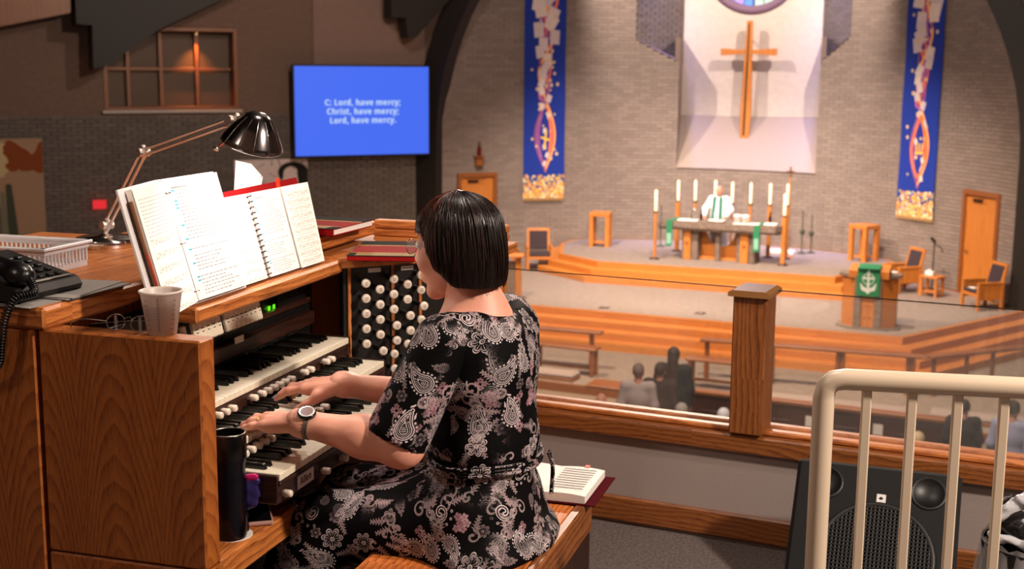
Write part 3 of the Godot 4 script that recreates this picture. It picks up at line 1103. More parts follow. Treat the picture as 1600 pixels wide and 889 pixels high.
func build_side_wall() -> void:
	var st := mb()
	# plaster above the band, with the window niche left open
	vquad(st, ws(-0.2, 0), ws(4.88, 0), 0.34, 7.8, WN, 0.3)
	vquad(st, ws(7.93, 0), ws(22, 0), 0.34, 7.8, WN, 0.3)
	vquad(st, ws(4.88, 0), ws(7.93, 0), 0.34, 0.50, WN, 0.3)
	vquad(st, ws(4.88, 0), ws(7.93, 0), 2.40, 7.8, WN, 0.3)
	vquad(st, ws(22, 0), Vector3(-34, 0, -10), NAVE, 7.8, WN, 0.3)
	vquad(st, Vector3(-34, 0, -10.4), Vector3(-34, 0, 4), NAVE, 7.8, Vector3(1, 0, 0), 0.3)
	var wl := struct("wall_left", st, mat("plaster"))
	st = mb()
	vquad(st, ws(-0.2, 0, 0.05), ws(2.92, 0, 0.05), 0.36, 7.7, WN, 0.06)
	part("wall_panel", st, mat("light_plaster"), wl)
	st = mb()
	vquad(st, ws(-0.2, 0, -0.02), ws(22, 0, -0.02), NAVE, 0.34, WN, 0.3)
	part("mortar_bed", st, mat("dark_mortar"), wl)
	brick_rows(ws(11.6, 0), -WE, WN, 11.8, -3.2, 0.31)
	flush_bricks(wl)
	st = mb()
	box(st, Vector3(0, 0, 0), Vector3(3.3, 0.07, 0.62), 0.01, 0, wxf(6.4, 0.47, -0.18))
	part("ledge", st, mat("panel_plaster"), wl)
	# window with wooden bars in the niche
	var w := thing("window_1", "", "", ws(6.4, 0.5), 0.0)
	w.transform.basis = Basis(-WE, Vector3.UP, WN)
	w.set_meta("kind", "structure")
	st = mb()
	box_lo(st, Vector3(-1.56, 0.0, -0.52), Vector3(1.56, 1.95, -0.46))
	part("dark_pane", st, mat("screen_dark", Color(0.34, 0.26, 0.20), 0.6), w)
	st = mb()
	for s in [-1.53, 1.53]: box_lo(st, Vector3(s - 0.05, 0, -0.46), Vector3(s + 0.05, 1.95, 0.02), 0.008, 1)
	box_lo(st, Vector3(-1.5, 0.0, -0.46), Vector3(1.5, 0.09, 0.03), 0.008, 0)
	box_lo(st, Vector3(-1.5, 1.86, -0.46), Vector3(1.5, 1.95, 0.02), 0.008, 0)
	part("window_frame", st, mat("oak_rail"), w)
	for x in [-0.97, -0.2, 0.66]:
		st = mb()
		box_lo(st, Vector3(x - 0.045, 0.09, -0.42), Vector3(x + 0.045, 1.86, -0.30), 0.008, 1)
		part("glazing_bar", st, mat("oak_rail"), w)
	st = mb()
	box_lo(st, Vector3(-1.5, 0.93, -0.41), Vector3(1.5, 1.01, -0.31), 0.008, 0)
	part("glazing_bar", st, mat("oak_rail"), w)
	# small spotlight inside the niche
	var lt := thing("niche_spotlight", "small brass spotlight at the top of the barred window niche", "spotlight", ws(5.78, 2.30, -0.08))
	st = mb()
	lathe(st, [Vector2(0, 0.08), Vector2(0.035, 0.08), Vector2(0.045, 0.0), Vector2(0.0, 0.0)], 10)
	part("can", st, mat("brass"), lt)
	st = mb()
	lathe(st, [Vector2(0.0, -0.002), Vector2(0.036, -0.002), Vector2(0.036, -0.008), Vector2(0.0, -0.008)], 10)
	part("lens", st, glow("lens_glow", Color(1.0, 0.86, 0.68), 2.0), lt)
	var l := SpotLight3D.new()
	l.name = "spot"
	l.light_energy = 4.0
	l.light_color = Color(1.0, 0.62, 0.3)
	l.spot_angle = 40
	l.spot_range = 60
	l.spot_attenuation = 2
	l.shadow_enabled = true
	l.light_size = 0.03
	l.transform = Transform3D(Basis.looking_at((Vector3.DOWN - WN * 0.22).normalized(), WN), Vector3(0, -0.03, 0))
	lt.add_child(l)
	# dark roof beams stepping down in front of the wall
	st = mb()
	var z0 := 0.35
	extr(st, PackedVector2Array([Vector2(-8.63, 7.6), Vector2(-8.65, 2.455), Vector2(-8.31, 2.433), Vector2(-8.327, 1.467), Vector2(-8.045, 1.54), Vector2(-6.8, 2.39), Vector2(-5.38, 3.08), Vector2(0.6, 6.2), Vector2(0.6, 7.6)]), 0.7, Transform3D(Basis(-WE, Vector3.UP, WN), ws(0, 0, z0)))
	tag(part("roof_beam", st, mat("beam"), self), "dark stepped roof beam sloping down across the barred window", "beam")
	st = mb()
	extr(st, PackedVector2Array([Vector2(-1.2, 7.6), Vector2(-1.2, 2.765), Vector2(-0.83, 2.765), Vector2(-0.765, 2.27), Vector2(-0.52, 2.35), Vector2(0.6, 3.5), Vector2(2.2, 6.0), Vector2(2.2, 7.6)]), 0.6, Transform3D(Basis(-WE, Vector3.UP, WN), ws(0, 0, 0.4)))
	tag(part("roof_beam", st, mat("beam"), self), "dark stepped roof beam end above the blue screen", "beam")
	st = mb()
	extr(st, PackedVector2Array([Vector2(-13, 7.6), Vector2(-13, 1.85), Vector2(-10.24, 2.37), Vector2(-8.75, 2.70), Vector2(-8.6, 7.6)]), 0.5, Transform3D(Basis(-WE, Vector3.UP, WN), ws(0, 0, z0 + 0.1)))
	tag(part("roof_beam", st, mat("oak_rail"), self), "brown sloping roof board in the upper left corner", "beam")

func build_apse() -> void:
	var st := mb()
	var edges := [-59.3]
	while edges[-1] < 59.0: edges.append(minf(edges[-1] + 3.4, 59.3))
	var slope := func(d: float) -> float:
		if d < -21.3 or d > 18.9: return 7.7
		if d < -13.2: return lerpf(2.34, 1.76, (d + 21.3) / 8.1)
		if d > 13.3: return lerpf(1.80, 2.42, (d - 13.3) / 5.6)
		return -1.06
	for special in [-21.3, -13.2, 13.3, 18.9]:
		edges.append(special)
	edges.sort()
	for i in edges.size() - 1:
		var a: float = edges[i]
		var b: float = edges[i + 1]
		if b - a < 0.05: continue
		var pa := arc(a, ARCR + 0.02)
		var pb := arc(b, ARCR + 0.02)
		var n := -(arc((a + b) * 0.5) - Vector3(AX, 0, ARCZ)).normalized()
		var ta: float = slope.call(a + 0.01)
		var tb: float = slope.call(b - 0.01)
		var e := (pb - pa)
		# a wall piece whose top may slope
		var xf := Transform3D(Basis(e.normalized(), Vector3.UP, -n), pa)
		extr(st, PackedVector2Array([Vector2(0, PLAT - 0.1), Vector2(e.length(), PLAT - 0.1), Vector2(e.length(), tb), Vector2(0, ta)]), 0.25, xf)
	var wf := struct("wall_front", st, mat("mortar"))
	var step := rad_to_deg(0.30 / ARCR)
	for row in 84:
		var y := PLAT + row * 0.092
		var yt := y + 0.09
		var dl := 99.0
		var dr := -99.0
		if yt > -1.06:
			dl = -13.2 - 8.1 * clampf((yt - 1.76) / 0.58, 0.0, 1.0)
			dr = 13.3 + 5.6 * clampf((yt - 1.80) / 0.62, 0.0, 1.0)
		var d := -59.2 - step * 0.5 * (row % 2)
		while d < 59.2:
			var d0 := maxf(d, -59.2)
			var d1 := minf(d + step, 59.2)
			if dl < 90.0:
				if d0 < dl: d1 = minf(d1, dl)
				elif d0 < dr: d0 = minf(dr, d1)
			if d1 - d0 > 0.25:
				var p := arc((d0 + d1) * 0.5)
				var n := (Vector3(AX, 0, ARCZ) - p).normalized()
				brick_at.append(Transform3D(Basis(Vector3.UP.cross(n) * (deg_to_rad(d1 - d0) * ARCR - 0.008), Vector3.UP * 0.083, n * 0.03), p + Vector3.UP * (y + 0.046) + n * (0.004 + 0.005 * rng.randf())))
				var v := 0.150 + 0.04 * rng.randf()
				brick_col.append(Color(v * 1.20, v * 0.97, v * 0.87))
			d += step
	# the niche behind: plaster panel, splayed brick sides, sloping brick sill
	var L := Vector3(-11.06, 0, -34.70)
	var R := Vector3(-7.25, 0, -34.70)
	var lf := arc(-21.3)
	var rf := arc(18.9)
	for q in [[lf, L, 1.6], [R, rf, 1.6], [arc(-13.2), L, -1.2], [R, arc(13.3), -1.2]]:
		var e: Vector3 = q[1] - q[0]
		var l := e.length()
		var n := Vector3(-e.z, 0, e.x).normalized()
		if q[2] > 0.0:
			st = mb()
			vquad(st, q[0] - n * 0.02, q[1] - n * 0.02, q[2], 7.7, n, 0.2)
			part("reveal", st, mat("mortar"), wf)
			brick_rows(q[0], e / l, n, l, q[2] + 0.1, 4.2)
		else:
			st = mb()
			vquad(st, q[0], q[1], q[2], 2.4, n, 0.12)
			part("reveal", st, mat("mortar"), wf)
	flush_bricks(wf)
	st = mb()
	st.set_smooth_group(1)
	for i in 18:
		var fa := i / 18.0
		var fb := (i + 1) / 18.0
		quad(st, arc(lerpf(-13.3, 13.4, fa), ARCR - 0.03) + Vector3.UP * -1.07, arc(lerpf(-13.3, 13.4, fb), ARCR - 0.03) + Vector3.UP * -1.07, R.lerp(L, 1.0 - fb) + Vector3.UP * 0.31, R.lerp(L, 1.0 - fa) + Vector3.UP * 0.31, Vector3(0, 0.6, 0.8))
	st.set_smooth_group(-1)
	part("sloping_sill", st, mat("sill_stone"), wf)
	st = mb()
	tri(st, lf + Vector3.UP * 2.34, arc(-13.2) + Vector3.UP * 1.76, L + Vector3.UP * 1.76, Vector3.UP)
	tri(st, rf + Vector3.UP * 2.42, arc(13.3) + Vector3.UP * 1.80, R + Vector3.UP * 1.80, Vector3.UP)
	part("pocket_sill", st, mat("mortar"), wf)
	# plaster panel with the round opening left out
	st = mb()
	var cx := -9.17
	var cy := 4.36
	var cr := 1.36
	var top := []
	for i in 25: top.append(Vector2(cx - cr * cos(PI * i / 24.0), cy - cr * sin(PI * i / 24.0)))
	var poly := PackedVector2Array([Vector2(L.x, 0.3), Vector2(R.x, 0.32), Vector2(R.x, cy)])
	for i in 25: poly.append(top[24 - i])
	poly.append(Vector2(L.x, cy))
	extr(st, poly, -0.25, Transform3D(Basis.IDENTITY, Vector3(0, 0, -34.7)))
	poly = PackedVector2Array([Vector2(L.x, cy), Vector2(L.x, 7.7), Vector2(R.x, 7.7), Vector2(R.x, cy)])
	for i in 25: poly.append(Vector2(cx + cr * cos(PI * i / 24.0), cy + cr * sin(PI * i / 24.0)))
	extr(st, poly, -0.25, Transform3D(Basis.IDENTITY, Vector3(0, 0, -34.7)))
	part("plaster_panel", st, mat("panel_plaster"), wf)
	st = mb()
	box_lo(st, Vector3(-17, NAVE, -38), Vector3(-1, 7.8, -37.7))
	box_lo(st, Vector3(-17.3, NAVE, -38), Vector3(-17, 7.8, -29.9))
	box_lo(st, Vector3(-1.1, NAVE, -38), Vector3(-0.8, 7.8, -29.9))
	part("outer_wall", st, mat("mortar"), wf)
	# round stained-glass window
	var w := thing("window_2", "", "", Vector3(cx, cy, -34.75))
	w.set_meta("kind", "structure")
	st = mb()
	var ring := []
	for i in 40: ring.append(Vector3(cos(TAU * i / 40) * (cr - 0.12), sin(TAU * i / 40) * (cr - 0.12), -0.05))
	tube(st, ring, 0.13, 8, true)
	part("window_frame", st, mat("rose_frame", Color(0.42, 0.33, 0.42), 0.8), w)
	var g := RandomNumberGenerator.new()
	g.seed = 22
	var cols := [Color(0.62, 0.82, 1.0), Color(0.42, 0.62, 1.0), Color(0.80, 0.92, 1.0), Color(0.80, 0.86, 0.80), Color(0.74, 0.60, 0.92), Color(0.60, 0.80, 1.0)]
	for rr in 3:
		var r0 := [0.05, 0.42, 0.80][rr] as float
		var r1 := [0.40, 0.78, 1.14][rr] as float
		var cnt := [8, 16, 24][rr] as int
		for k in cnt:
			st = mb()
			var p := PackedVector2Array()
			var a0 := TAU * (k + 0.05) / cnt
			var a1 := TAU * (k + 0.95) / cnt
			for q in 4: p.append(Vector2.from_angle(lerpf(a0, a1, q / 3.0)) * r1)
			for q in 4: p.append(Vector2.from_angle(lerpf(a1, a0, q / 3.0)) * r0)
			extr(st, p, 0.02, Transform3D(Basis.IDENTITY, Vector3(0, 0, -0.14)))
			var ci := g.randi() % cols.size()
			part("pane", st, glow("rose_%d" % ci, cols[ci], 1.5), w)
	st = mb()
	for k in 8:
		var d := Vector2.from_angle(TAU * k / 8 + PI / 2)
		bar(st, Vector3(d.x * 0.05, d.y * 0.05, -0.11), Vector3(d.x * 1.2, d.y * 1.2, -0.11), 0.05, 0.05)
	for r in [0.41, 0.79]:
		var rg := []
		for i in 32: rg.append(Vector3(cos(TAU * i / 32) * r, sin(TAU * i / 32) * r, -0.11))
		tube(st, rg, 0.022, 6, true)
	part("lead_bars", st, mat("lead", Color(0.10, 0.14, 0.34), 0.6), w)
	var l := AreaLight3D.new()
	l.name = "daylight"
	l.area_size = Vector2(1.9, 1.9)
	l.light_energy = 0.35
	l.light_color = Color(0.55, 0.62, 1.0)
	l.area_range = 60
	l.shadow_enabled = true
	l.position = Vector3(0, 0, 0.12)
	l.rotation_degrees.y = 180
	w.add_child(l)
	# round timber arch in front of the apse
	st = mb()
	var ar := 7.05
	var sy := -0.35
	var inner := [Vector2(AX - ar, PLAT - 0.6)]
	for i in 41: inner.append(Vector2(AX - ar * cos(PI * i / 40.0), sy + ar * sin(PI * i / 40.0)))
	inner.append(Vector2(AX + ar, PLAT - 0.6))
	for i in inner.size() - 1:
		var a: Vector2 = inner[i]
		var b: Vector2 = inner[i + 1]
		var k := 1.0
		var oa := Vector2(a.x, a.y)
		var ob := Vector2(b.x, b.y)
		var c := Vector2(AX, sy)
		oa = (a + (a - c).normalized() * 0.6) if a.y > sy else a + Vector2(signf(a.x - AX) * 0.6, 0)
		ob = (b + (b - c).normalized() * 0.6) if b.y > sy else b + Vector2(signf(b.x - AX) * 0.6, 0)
		extr(st, PackedVector2Array([a, b, ob, oa]), 0.5, Transform3D(Basis.IDENTITY, Vector3(0, 0, -30.1)))
	struct("trim_2", st, mat("beam"))
	# wall over and beside the arch
	st = mb()
	for i in range(1, inner.size() - 2):
		var a: Vector2 = inner[i]
		var b: Vector2 = inner[i + 1]
		var c := Vector2(AX, sy)
		a = c + (a - c).normalized() * 7.62
		b = c + (b - c).normalized() * 7.62
		if a.y > 7.5 or b.y > 7.5: continue
		extr(st, PackedVector2Array([a, b, Vector2(b.x, 7.8), Vector2(a.x, 7.8)]), 0.2, Transform3D(Basis.IDENTITY, Vector3(0, 0, -30.0)))
	box_lo(st, Vector3(-1.32, NAVE, -30.0), Vector3(0.5, 7.8, -29.8))
	struct("wall_arch", st, mat("plaster"))
	# platform, its steps, and the altar dais
	var arcpts := PackedVector2Array()
	for i in 13:
		var p := arc(59.3 - i * 9.88, ARCR - 0.05)
		arcpts.append(Vector2(p.x, p.z))
	var front := PackedVector2Array([Vector2(-16.4, -29.6), Vector2(-14.5, -25.15), Vector2(-10.7, -25.15), Vector2(-3.5, -25.4), Vector2(-1.55, -29.5)])
	var plat := front.duplicate()
	plat.append_array(arcpts)
	for k in 4:
		st = mb()
		var p := plat if k == 0 else Geometry2D.offset_polygon(plat, 0.33 * k, Geometry2D.JOIN_MITER)[0]
		slab(st, p, NAVE if k > 0 else -4.3, PLAT - 0.15 * k)
		tag(part("step", st, mat("oak_far"), self), "", "", "", "structure")
	st = mb()
	slab(st, Geometry2D.offset_polygon(plat, -0.10, Geometry2D.JOIN_MITER)[0], PLAT - 0.02, PLAT + 0.006)
	struct("floor", st, mat("chancel_floor"))
	var dais := PackedVector2Array([Vector2(-13.3, -31.6), Vector2(-12.6, -29.8), Vector2(-11.25, -29.0), Vector2(-5.6, -29.35), Vector2(-4.75, -32.3)])
	for i in 9:
		var p := arc(29.0 - i * 7.6, ARCR - 0.04)
		dais.append(Vector2(p.x, p.z))
	for k in 3:
		st = mb()
		slab(st, dais if k == 0 else Geometry2D.offset_polygon(dais, 0.26 * k, Geometry2D.JOIN_MITER)[0], PLAT, DAIS - 0.15 * k)
		tag(part("step", st, mat("oak_far"), self), "", "", "", "structure")
	st = mb()
	slab(st, Geometry2D.offset_polygon(dais, -0.09, Geometry2D.JOIN_MITER)[0], DAIS - 0.02, DAIS + 0.006)
	struct("floor", st, mat("chancel_floor"))

# ------------------------------------------------------------------ organ console and what stands on it
func multi(called: String, sts: Array, parent: Node, at := Vector3.ZERO) -> MeshInstance3D:
	var am := ArrayMesh.new()
	for s in sts:
		var st: SurfaceTool = s[0]
		st.index()
		st.generate_normals()
		st.set_material(s[1])
		am = st.commit(am)
	return put(called, am, parent, null, at)

func text_mesh(txt: String, size: float, depth := 0.001, bold := true) -> TextMesh:
	var t := TextMesh.new()
	var f := SystemFont.new()
	f.font_names = PackedStringArray(["Droid Sans"])
	f.font_weight = 700 if bold else 400
	t.font = f
	t.text = txt
	t.font_size = 32
	t.pixel_size = size / 32.0
	t.depth = depth
	return t

func build_organ() -> void:
	var o := othing("organ_console", "three-manual organ console in oak with black keydesk and white stop knobs", "organ", 0, 0, 0)
	var st := mb()
	free_grain = false
	box_lo(st, Vector3(-0.055, 0.655, -0.343), Vector3(0.0, 1.12, 0.023), 0.004, 1)
	part("side_panel", st, mat("oak_face"), o)
	st = mb()
	box_lo(st, Vector3(-0.055, 0.0, -0.343), Vector3(0.0, 0.652, 0.023), 0.003, 1)
	part("base_panel", st, mat("oak_face"), o)
	st = mb()
	box_lo(st, Vector3(-0.058, 0.0, -1.05), Vector3(-0.03, 1.118, -0.350), 0.004, 1)
	part("case_panel", st, mat("oak_face"), o)
	free_grain = true
	st = mb()
	box_lo(st, Vector3(-0.03, 0.0, -1.05), Vector3(1.5, 1.118, -0.36), 0.004, 1)
	box_lo(st, Vector3(1.44, 0.0, -0.36), Vector3(1.5, 1.10, 0.16), 0.004, 1)
	part("case", st, mat("oak"), o)
	st = mb()
	box_lo(st, Vector3(-0.065, 1.120, -1.07), Vector3(0.93, 1.165, -0.318), 0.006, 0)
	part("table_top", st, mat("oak"), o)
	st = mb()
	box_lo(st, Vector3(0.985, 1.135, -0.66), Vector3(1.42, 1.179, -0.238), 0.006, 0)
	part("raised_shelf", st, mat("oak"), o)
	st = mb()
	box_lo(st, Vector3(1.475, 1.122, -0.27), Vector3(1.52, 1.145, 0.16), 0.004, 2)
	box_lo(st, Vector3(1.475, 1.147, -0.27), Vector3(1.52, 1.172, 0.16), 0.004, 2)
	part("end_rail", st, mat("oak"), o)
	st = mb()
	slab(st, PackedVector2Array([Vector2(1.0, -0.165), Vector2(1.0, -0.36), Vector2(1.5, -0.36), Vector2(1.5, 0.19), Vector2(1.36, 0.19)]), 1.095, 1.122)
	part("jamb_top", st, mat("oak"), o)
	# dark keydesk: back board, cheeks, knee board
	st = mb()
	box_lo(st, Vector3(0.0, 0.55, -0.36), Vector3(1.1, 1.09, -0.30), 0.002)
	box_lo(st, Vector3(0.0, 0.0, -0.36), Vector3(1.44, 0.60, -0.24), 0.002)
	part("back_board", st, mat("black"), o)
	st = mb()
	box_lo(st, Vector3(0.0, 0.925, -0.30), Vector3(1.06, 0.962, -0.272), 0.003)
	box_lo(st, Vector3(0.0, 0.985, -0.30), Vector3(1.06, 1.0, -0.285), 0.002)
	part("name_rail", st, mat("walnut"), o)
	st = mb()
	box_lo(st, Vector3(0.0, 0.60, -0.24), Vector3(0.37, 0.66, 0.025), 0.005, 0)
	part("side_shelf", st, mat("oak"), o)
	st = mb()
	box_lo(st, Vector3(1.022, 0.0, -0.24), Vector3(1.06, 0.78, 0.07), 0.004, 1)
	box_lo(st, Vector3(0.175, 0.0, -0.2), Vector3(1.02, 0.722, -0.17), 0.003, 1)
	part("knee_board", st, mat("walnut"), o)
	# music desk: sloping back and deep front ledge
	st = mb()
	box_lo(st, Vector3(0.25, 1.083, -0.30), Vector3(1.015, 1.119, -0.162), 0.006, 0)
	part("desk_ledge", st, mat("oak"), o)
	st = mb()
	box(st, Vector3.ZERO, Vector3(0.76, 0.19, 0.014), 0.004, 0, Transform3D(Basis(Vector3.RIGHT, deg_to_rad(-15.0)), Vector3(0.63, 1.20, -0.255)))
	part("desk_back", st, mat("oak"), o)
	# tilting tablets over the top manual
	for g in [[0.345, 1, 0.020], [0.392, 5, 0.0255], [0.536, 8, 0.0228]]:
		for k in g[1]:
			var tb := mb()
			var xf := Transform3D(Basis(Vector3.RIGHT, deg_to_rad(-14.0)), Vector3(g[0] + g[2] * (k + 0.5), 1.027, -0.262))
			box(tb, Vector3.ZERO, Vector3(g[2] - 0.0016, 0.050, 0.012), 0.003, 1, xf)
			var pr := mb()
			for q in 2: box(pr, Vector3(0, 0.006 - q * 0.008, 0.0062), Vector3(g[2] * (0.6 - 0.2 * q), 0.0022, 0.0006), 0.0, 1, xf)
			multi("stop_tablet", [[tb, mat("ivory")], [pr, mat("print")]], o)
	st = mb()
	box_lo(st, Vector3(0.60, 0.958, -0.272), Vector3(0.645, 0.976, -0.268), 0.001)
	part("name_plate", st, mat("ivory"), o)
	# small display with two green figures
	st = mb()
	box_lo(st, Vector3(0.80, 0.98, -0.30), Vector3(0.885, 1.03, -0.297), 0.001)
	var disp := part("display", st, mat("black_gloss"), o)
	for x in [0.835, 0.862]:
		st = mb()
		box_lo(st, Vector3(x - 0.007, 0.990, -0.2968), Vector3(x + 0.007, 1.012, -0.2960))
		part("lit_figure", st, glow("green_figure", Color(0.45, 1.0, 0.12), 0.9), disp)
	var gl := OmniLight3D.new()
	gl.name = "figure_light"
	gl.light_color = Color(0.45, 1.0, 0.12)
	gl.light_energy = 0.0002
	gl.light_size = 0.01
	gl.shadow_enabled = true
	gl.position = Vector3(0.848, 1.001, -0.290)
	disp.add_child(gl)
	# three manuals
	var white_top := mb()
	box(white_top, Vector3.ZERO, Vector3(0.0224, 0.016, 0.140), 0.0014)
	var wm := fin(white_top)
	var bk := mb()
	var prof := PackedVector2Array([Vector2(-0.0485, 0.0), Vector2(0.0485, 0.0), Vector2(0.0445, 0.011), Vector2(0.041, 0.0125), Vector2(-0.0485, 0.0125)])
	extr(bk, prof, 0.0105, Transform3D(Basis(Vector3(0, 0, 1), Vector3.UP, Vector3(-1, 0, 0)), Vector3(0.00525, 0, 0)))
	var bm := fin(bk)
	for mi in 3:
		var y: float = [0.79, 0.842, 0.90][mi]
		var z: float = [0.07, -0.045, -0.15][mi]
		st = mb()
		box_lo(st, Vector3(0.165, y - 0.052, z - 0.15), Vector3(1.02, y - 0.018, z - 0.004), 0.002)
		box_lo(st, Vector3(0.152 if mi > 0 else 0.163, y - 0.052, z - 0.15), Vector3(0.168, y - 0.002, z - 0.002), 0.003)
		box_lo(st, Vector3(1.0195, y - 0.052, z - 0.15), Vector3(1.034, y + 0.001, z - 0.002), 0.003)
		box_lo(st, Vector3(0.168, y - 0.026, z - 0.01), Vector3(1.02, y - 0.0175, z + 0.003), 0.002)
		var man := part("manual", st, mat("walnut"), o)
		var x := 0.170
		for k in 36:
			put("white_key", wm, man, mat("ivory"), Vector3(x + 0.0118, y - 0.008 - (0.004 if (mi == 1 and k in [5, 15]) else 0.0), z - 0.070))
			if k % 7 in [0, 1, 3, 4, 5] and k < 35:
				put("black_key", bm, man, mat("ebony"), Vector3(x + 0.0235, y, z - 0.092))
			x += 0.02353
	# key slip under the lowest manual
	st = mb()
	box_lo(st, Vector3(0.165, 0.722, -0.20), Vector3(1.02, 0.763, 0.066), 0.003)
	var slip := part("key_slip", st, mat("walnut"), o)
	st = mb()
	box_lo(st, Vector3(0.258, 0.727, 0.066), Vector3(0.338, 0.758, 0.0675), 0.0005)
	var lab := part("maker_label", st, mat("white_plastic"), slip)
	put("lettering", text_mesh("Allen", 0.022, 0.0006), lab, mat("lettering", Color(0.36, 0.20, 0.18), 0.7), Vector3(0.298, 0.7425, 0.0678))
	# pistons
	var ps := mb()
	lathe(ps, [Vector2(0.0, 0.026), Vector2(0.0055, 0.026), Vector2(0.0078, 0.024), Vector2(0.0082, 0.021), Vector2(0.0082, 0.008), Vector2(0.0062, 0.006), Vector2(0.0062, 0.0), Vector2(0.0, 0.0)], 12, Transform3D(Basis(Vector3.RIGHT, PI / 2), Vector3.ZERO))
	var pm := fin(ps)
	for x in [0.282, 0.314, 0.346, 0.446, 0.487, 0.518, 0.549, 0.579, 0.61, 0.641, 0.715, 0.749, 0.843, 0.875]:
		put("piston", pm, o, mat("knob"), Vector3(x, 0.872, -0.152))
	for x in [0.202, 0.234, 0.265, 0.295, 0.325, 0.54, 0.575, 0.61, 0.81, 0.848]:
		put("piston", pm, o, mat("knob"), Vector3(x, 0.817, -0.046))
	for x in [0.19, 0.38, 0.48]:
		put("piston", pm, o, mat("knob"), Vector3(x, 0.743 if x < 0.28 else 0.735, 0.062))
	st = mb()
	box_lo(st, Vector3(0.165, 0.852, -0.29), Vector3(1.02, 0.886, -0.153), 0.002)
	box_lo(st, Vector3(0.165, 0.798, -0.19), Vector3(1.02, 0.828, -0.047), 0.002)
	part("piston_rail", st, mat("walnut"), o)
	# angled stop jamb
	var d := Vector3(0.7071, 0, 0.7071)
	var n := Vector3(-0.7071, 0, 0.7071)
	var j0 := Vector3(1.065, 0, -0.157)
	var jx := Transform3D(Basis(d, Vector3.UP, n), j0)
	st = mb()
	box_lo(st, Vector3(-0.03, 0.70, -0.03), Vector3(0.44, 1.096, 0.0), 0.002, 1, jx)
	box_lo(st, Vector3(0.0, 0.66, -0.03), Vector3(0.44, 0.70, 0.05), 0.004, 0, jx)
	var jamb := part("stop_jamb", st, mat("jamb_dark", Color(0.055, 0.035, 0.03), 0.35), o)
	st = mb()
	for s in [-0.012, 0.118, 0.203]: box_lo(st, Vector3(s - 0.005, 0.71, 0.0), Vector3(s + 0.005, 1.095, 0.007), 0.002, 1, jx)
	part("jamb_strip", st, mat("oak"), jamb)
	st = mb()
	for s in [0.064, 0.164]: box_lo(st, Vector3(s - 0.019, 1.072, 0.0), Vector3(s + 0.019, 1.084, 0.0025), 0.0005, 0, jx)
	part("division_label", st, mat("white_plastic"), jamb)
	for c in 5:
		for r in ([6, 6, 8, 8, 7][c] as int):
			if c < 2 and r > 4: continue
			var s := 0.022 + c * 0.0415
			var y: float = [1.050, 1.030, 1.056, 1.038, 1.062][c] - r * 0.0428
			var out := 0.036 + (0.020 if (c + r) % 5 < 2 and r > 1 else 0.0)
			var sh := mb()
			var kx := Transform3D(Basis(d, n, Vector3.DOWN), j0 + d * s + Vector3.UP * y)
			lathe(sh, [Vector2(0.0075, 0.0), Vector2(0.0065, 0.012), Vector2(0.0065, out)], 10, kx)
			var hd := mb()
			lathe(hd, [Vector2(0.0065, out), Vector2(0.0118, out + 0.003), Vector2(0.0128, out + 0.007), Vector2(0.0122, out + 0.011), Vector2(0.009, out + 0.013), Vector2(0.0, out + 0.0135)], 16, kx)
			var pr := mb()
			for q in 3: box(pr, Vector3(0, 0.004 - q * 0.004, 0), Vector3(0.011 - absf(q - 1.0) * 0.003, 0.0011, 0.0006), 0.0, 0, Transform3D(Basis(d, Vector3.UP, n), j0 + d * s + Vector3.UP * y + n * (out + 0.0136)))
			multi("stop_knob", [[sh, mat("black")], [hd, mat("knob")], [pr, mat("print")]], jamb)
	build_desk_items()

func sheet(st: SurfaceTool, p00: Vector3, p10: Vector3, p11: Vector3, p01: Vector3, bulge: float, n: Vector3, seg := 8, flip := false) -> void:
	# a page, slightly curved: p00 upper left, p10 upper right, p11 lower right, p01 lower left
	st.set_smooth_group(1)
	for i in seg:
		var a := float(i) / seg
		var b := float(i + 1) / seg
		var oa := n * bulge * sin(a * PI)
		var ob := n * bulge * sin(b * PI)
		quad(st, p00.lerp(p10, a) + oa, p00.lerp(p10, b) + ob, p01.lerp(p11, b) + ob, p01.lerp(p11, a) + oa, n, Vector2(a, 0), Vector2(b, 0), Vector2(b, 1), Vector2(a, 1))
	st.set_smooth_group(-1)

func block(st: SurfaceTool, p00: Vector3, p10: Vector3, p11: Vector3, p01: Vector3, n: Vector3, th: float) -> void:
	var q := [p00, p10, p11, p01]
	var c: Vector3 = (p00 + p10 + p11 + p01) * 0.25
	quad(st, q[0], q[1], q[2], q[3], n)
	quad(st, q[0] - n * th, q[1] - n * th, q[2] - n * th, q[3] - n * th, -n)
	for i in 4:
		var a: Vector3 = q[i]
		var b: Vector3 = q[(i + 1) % 4]
		quad(st, a, b, b - n * th, a - n * th, (a + b) * 0.5 - c)

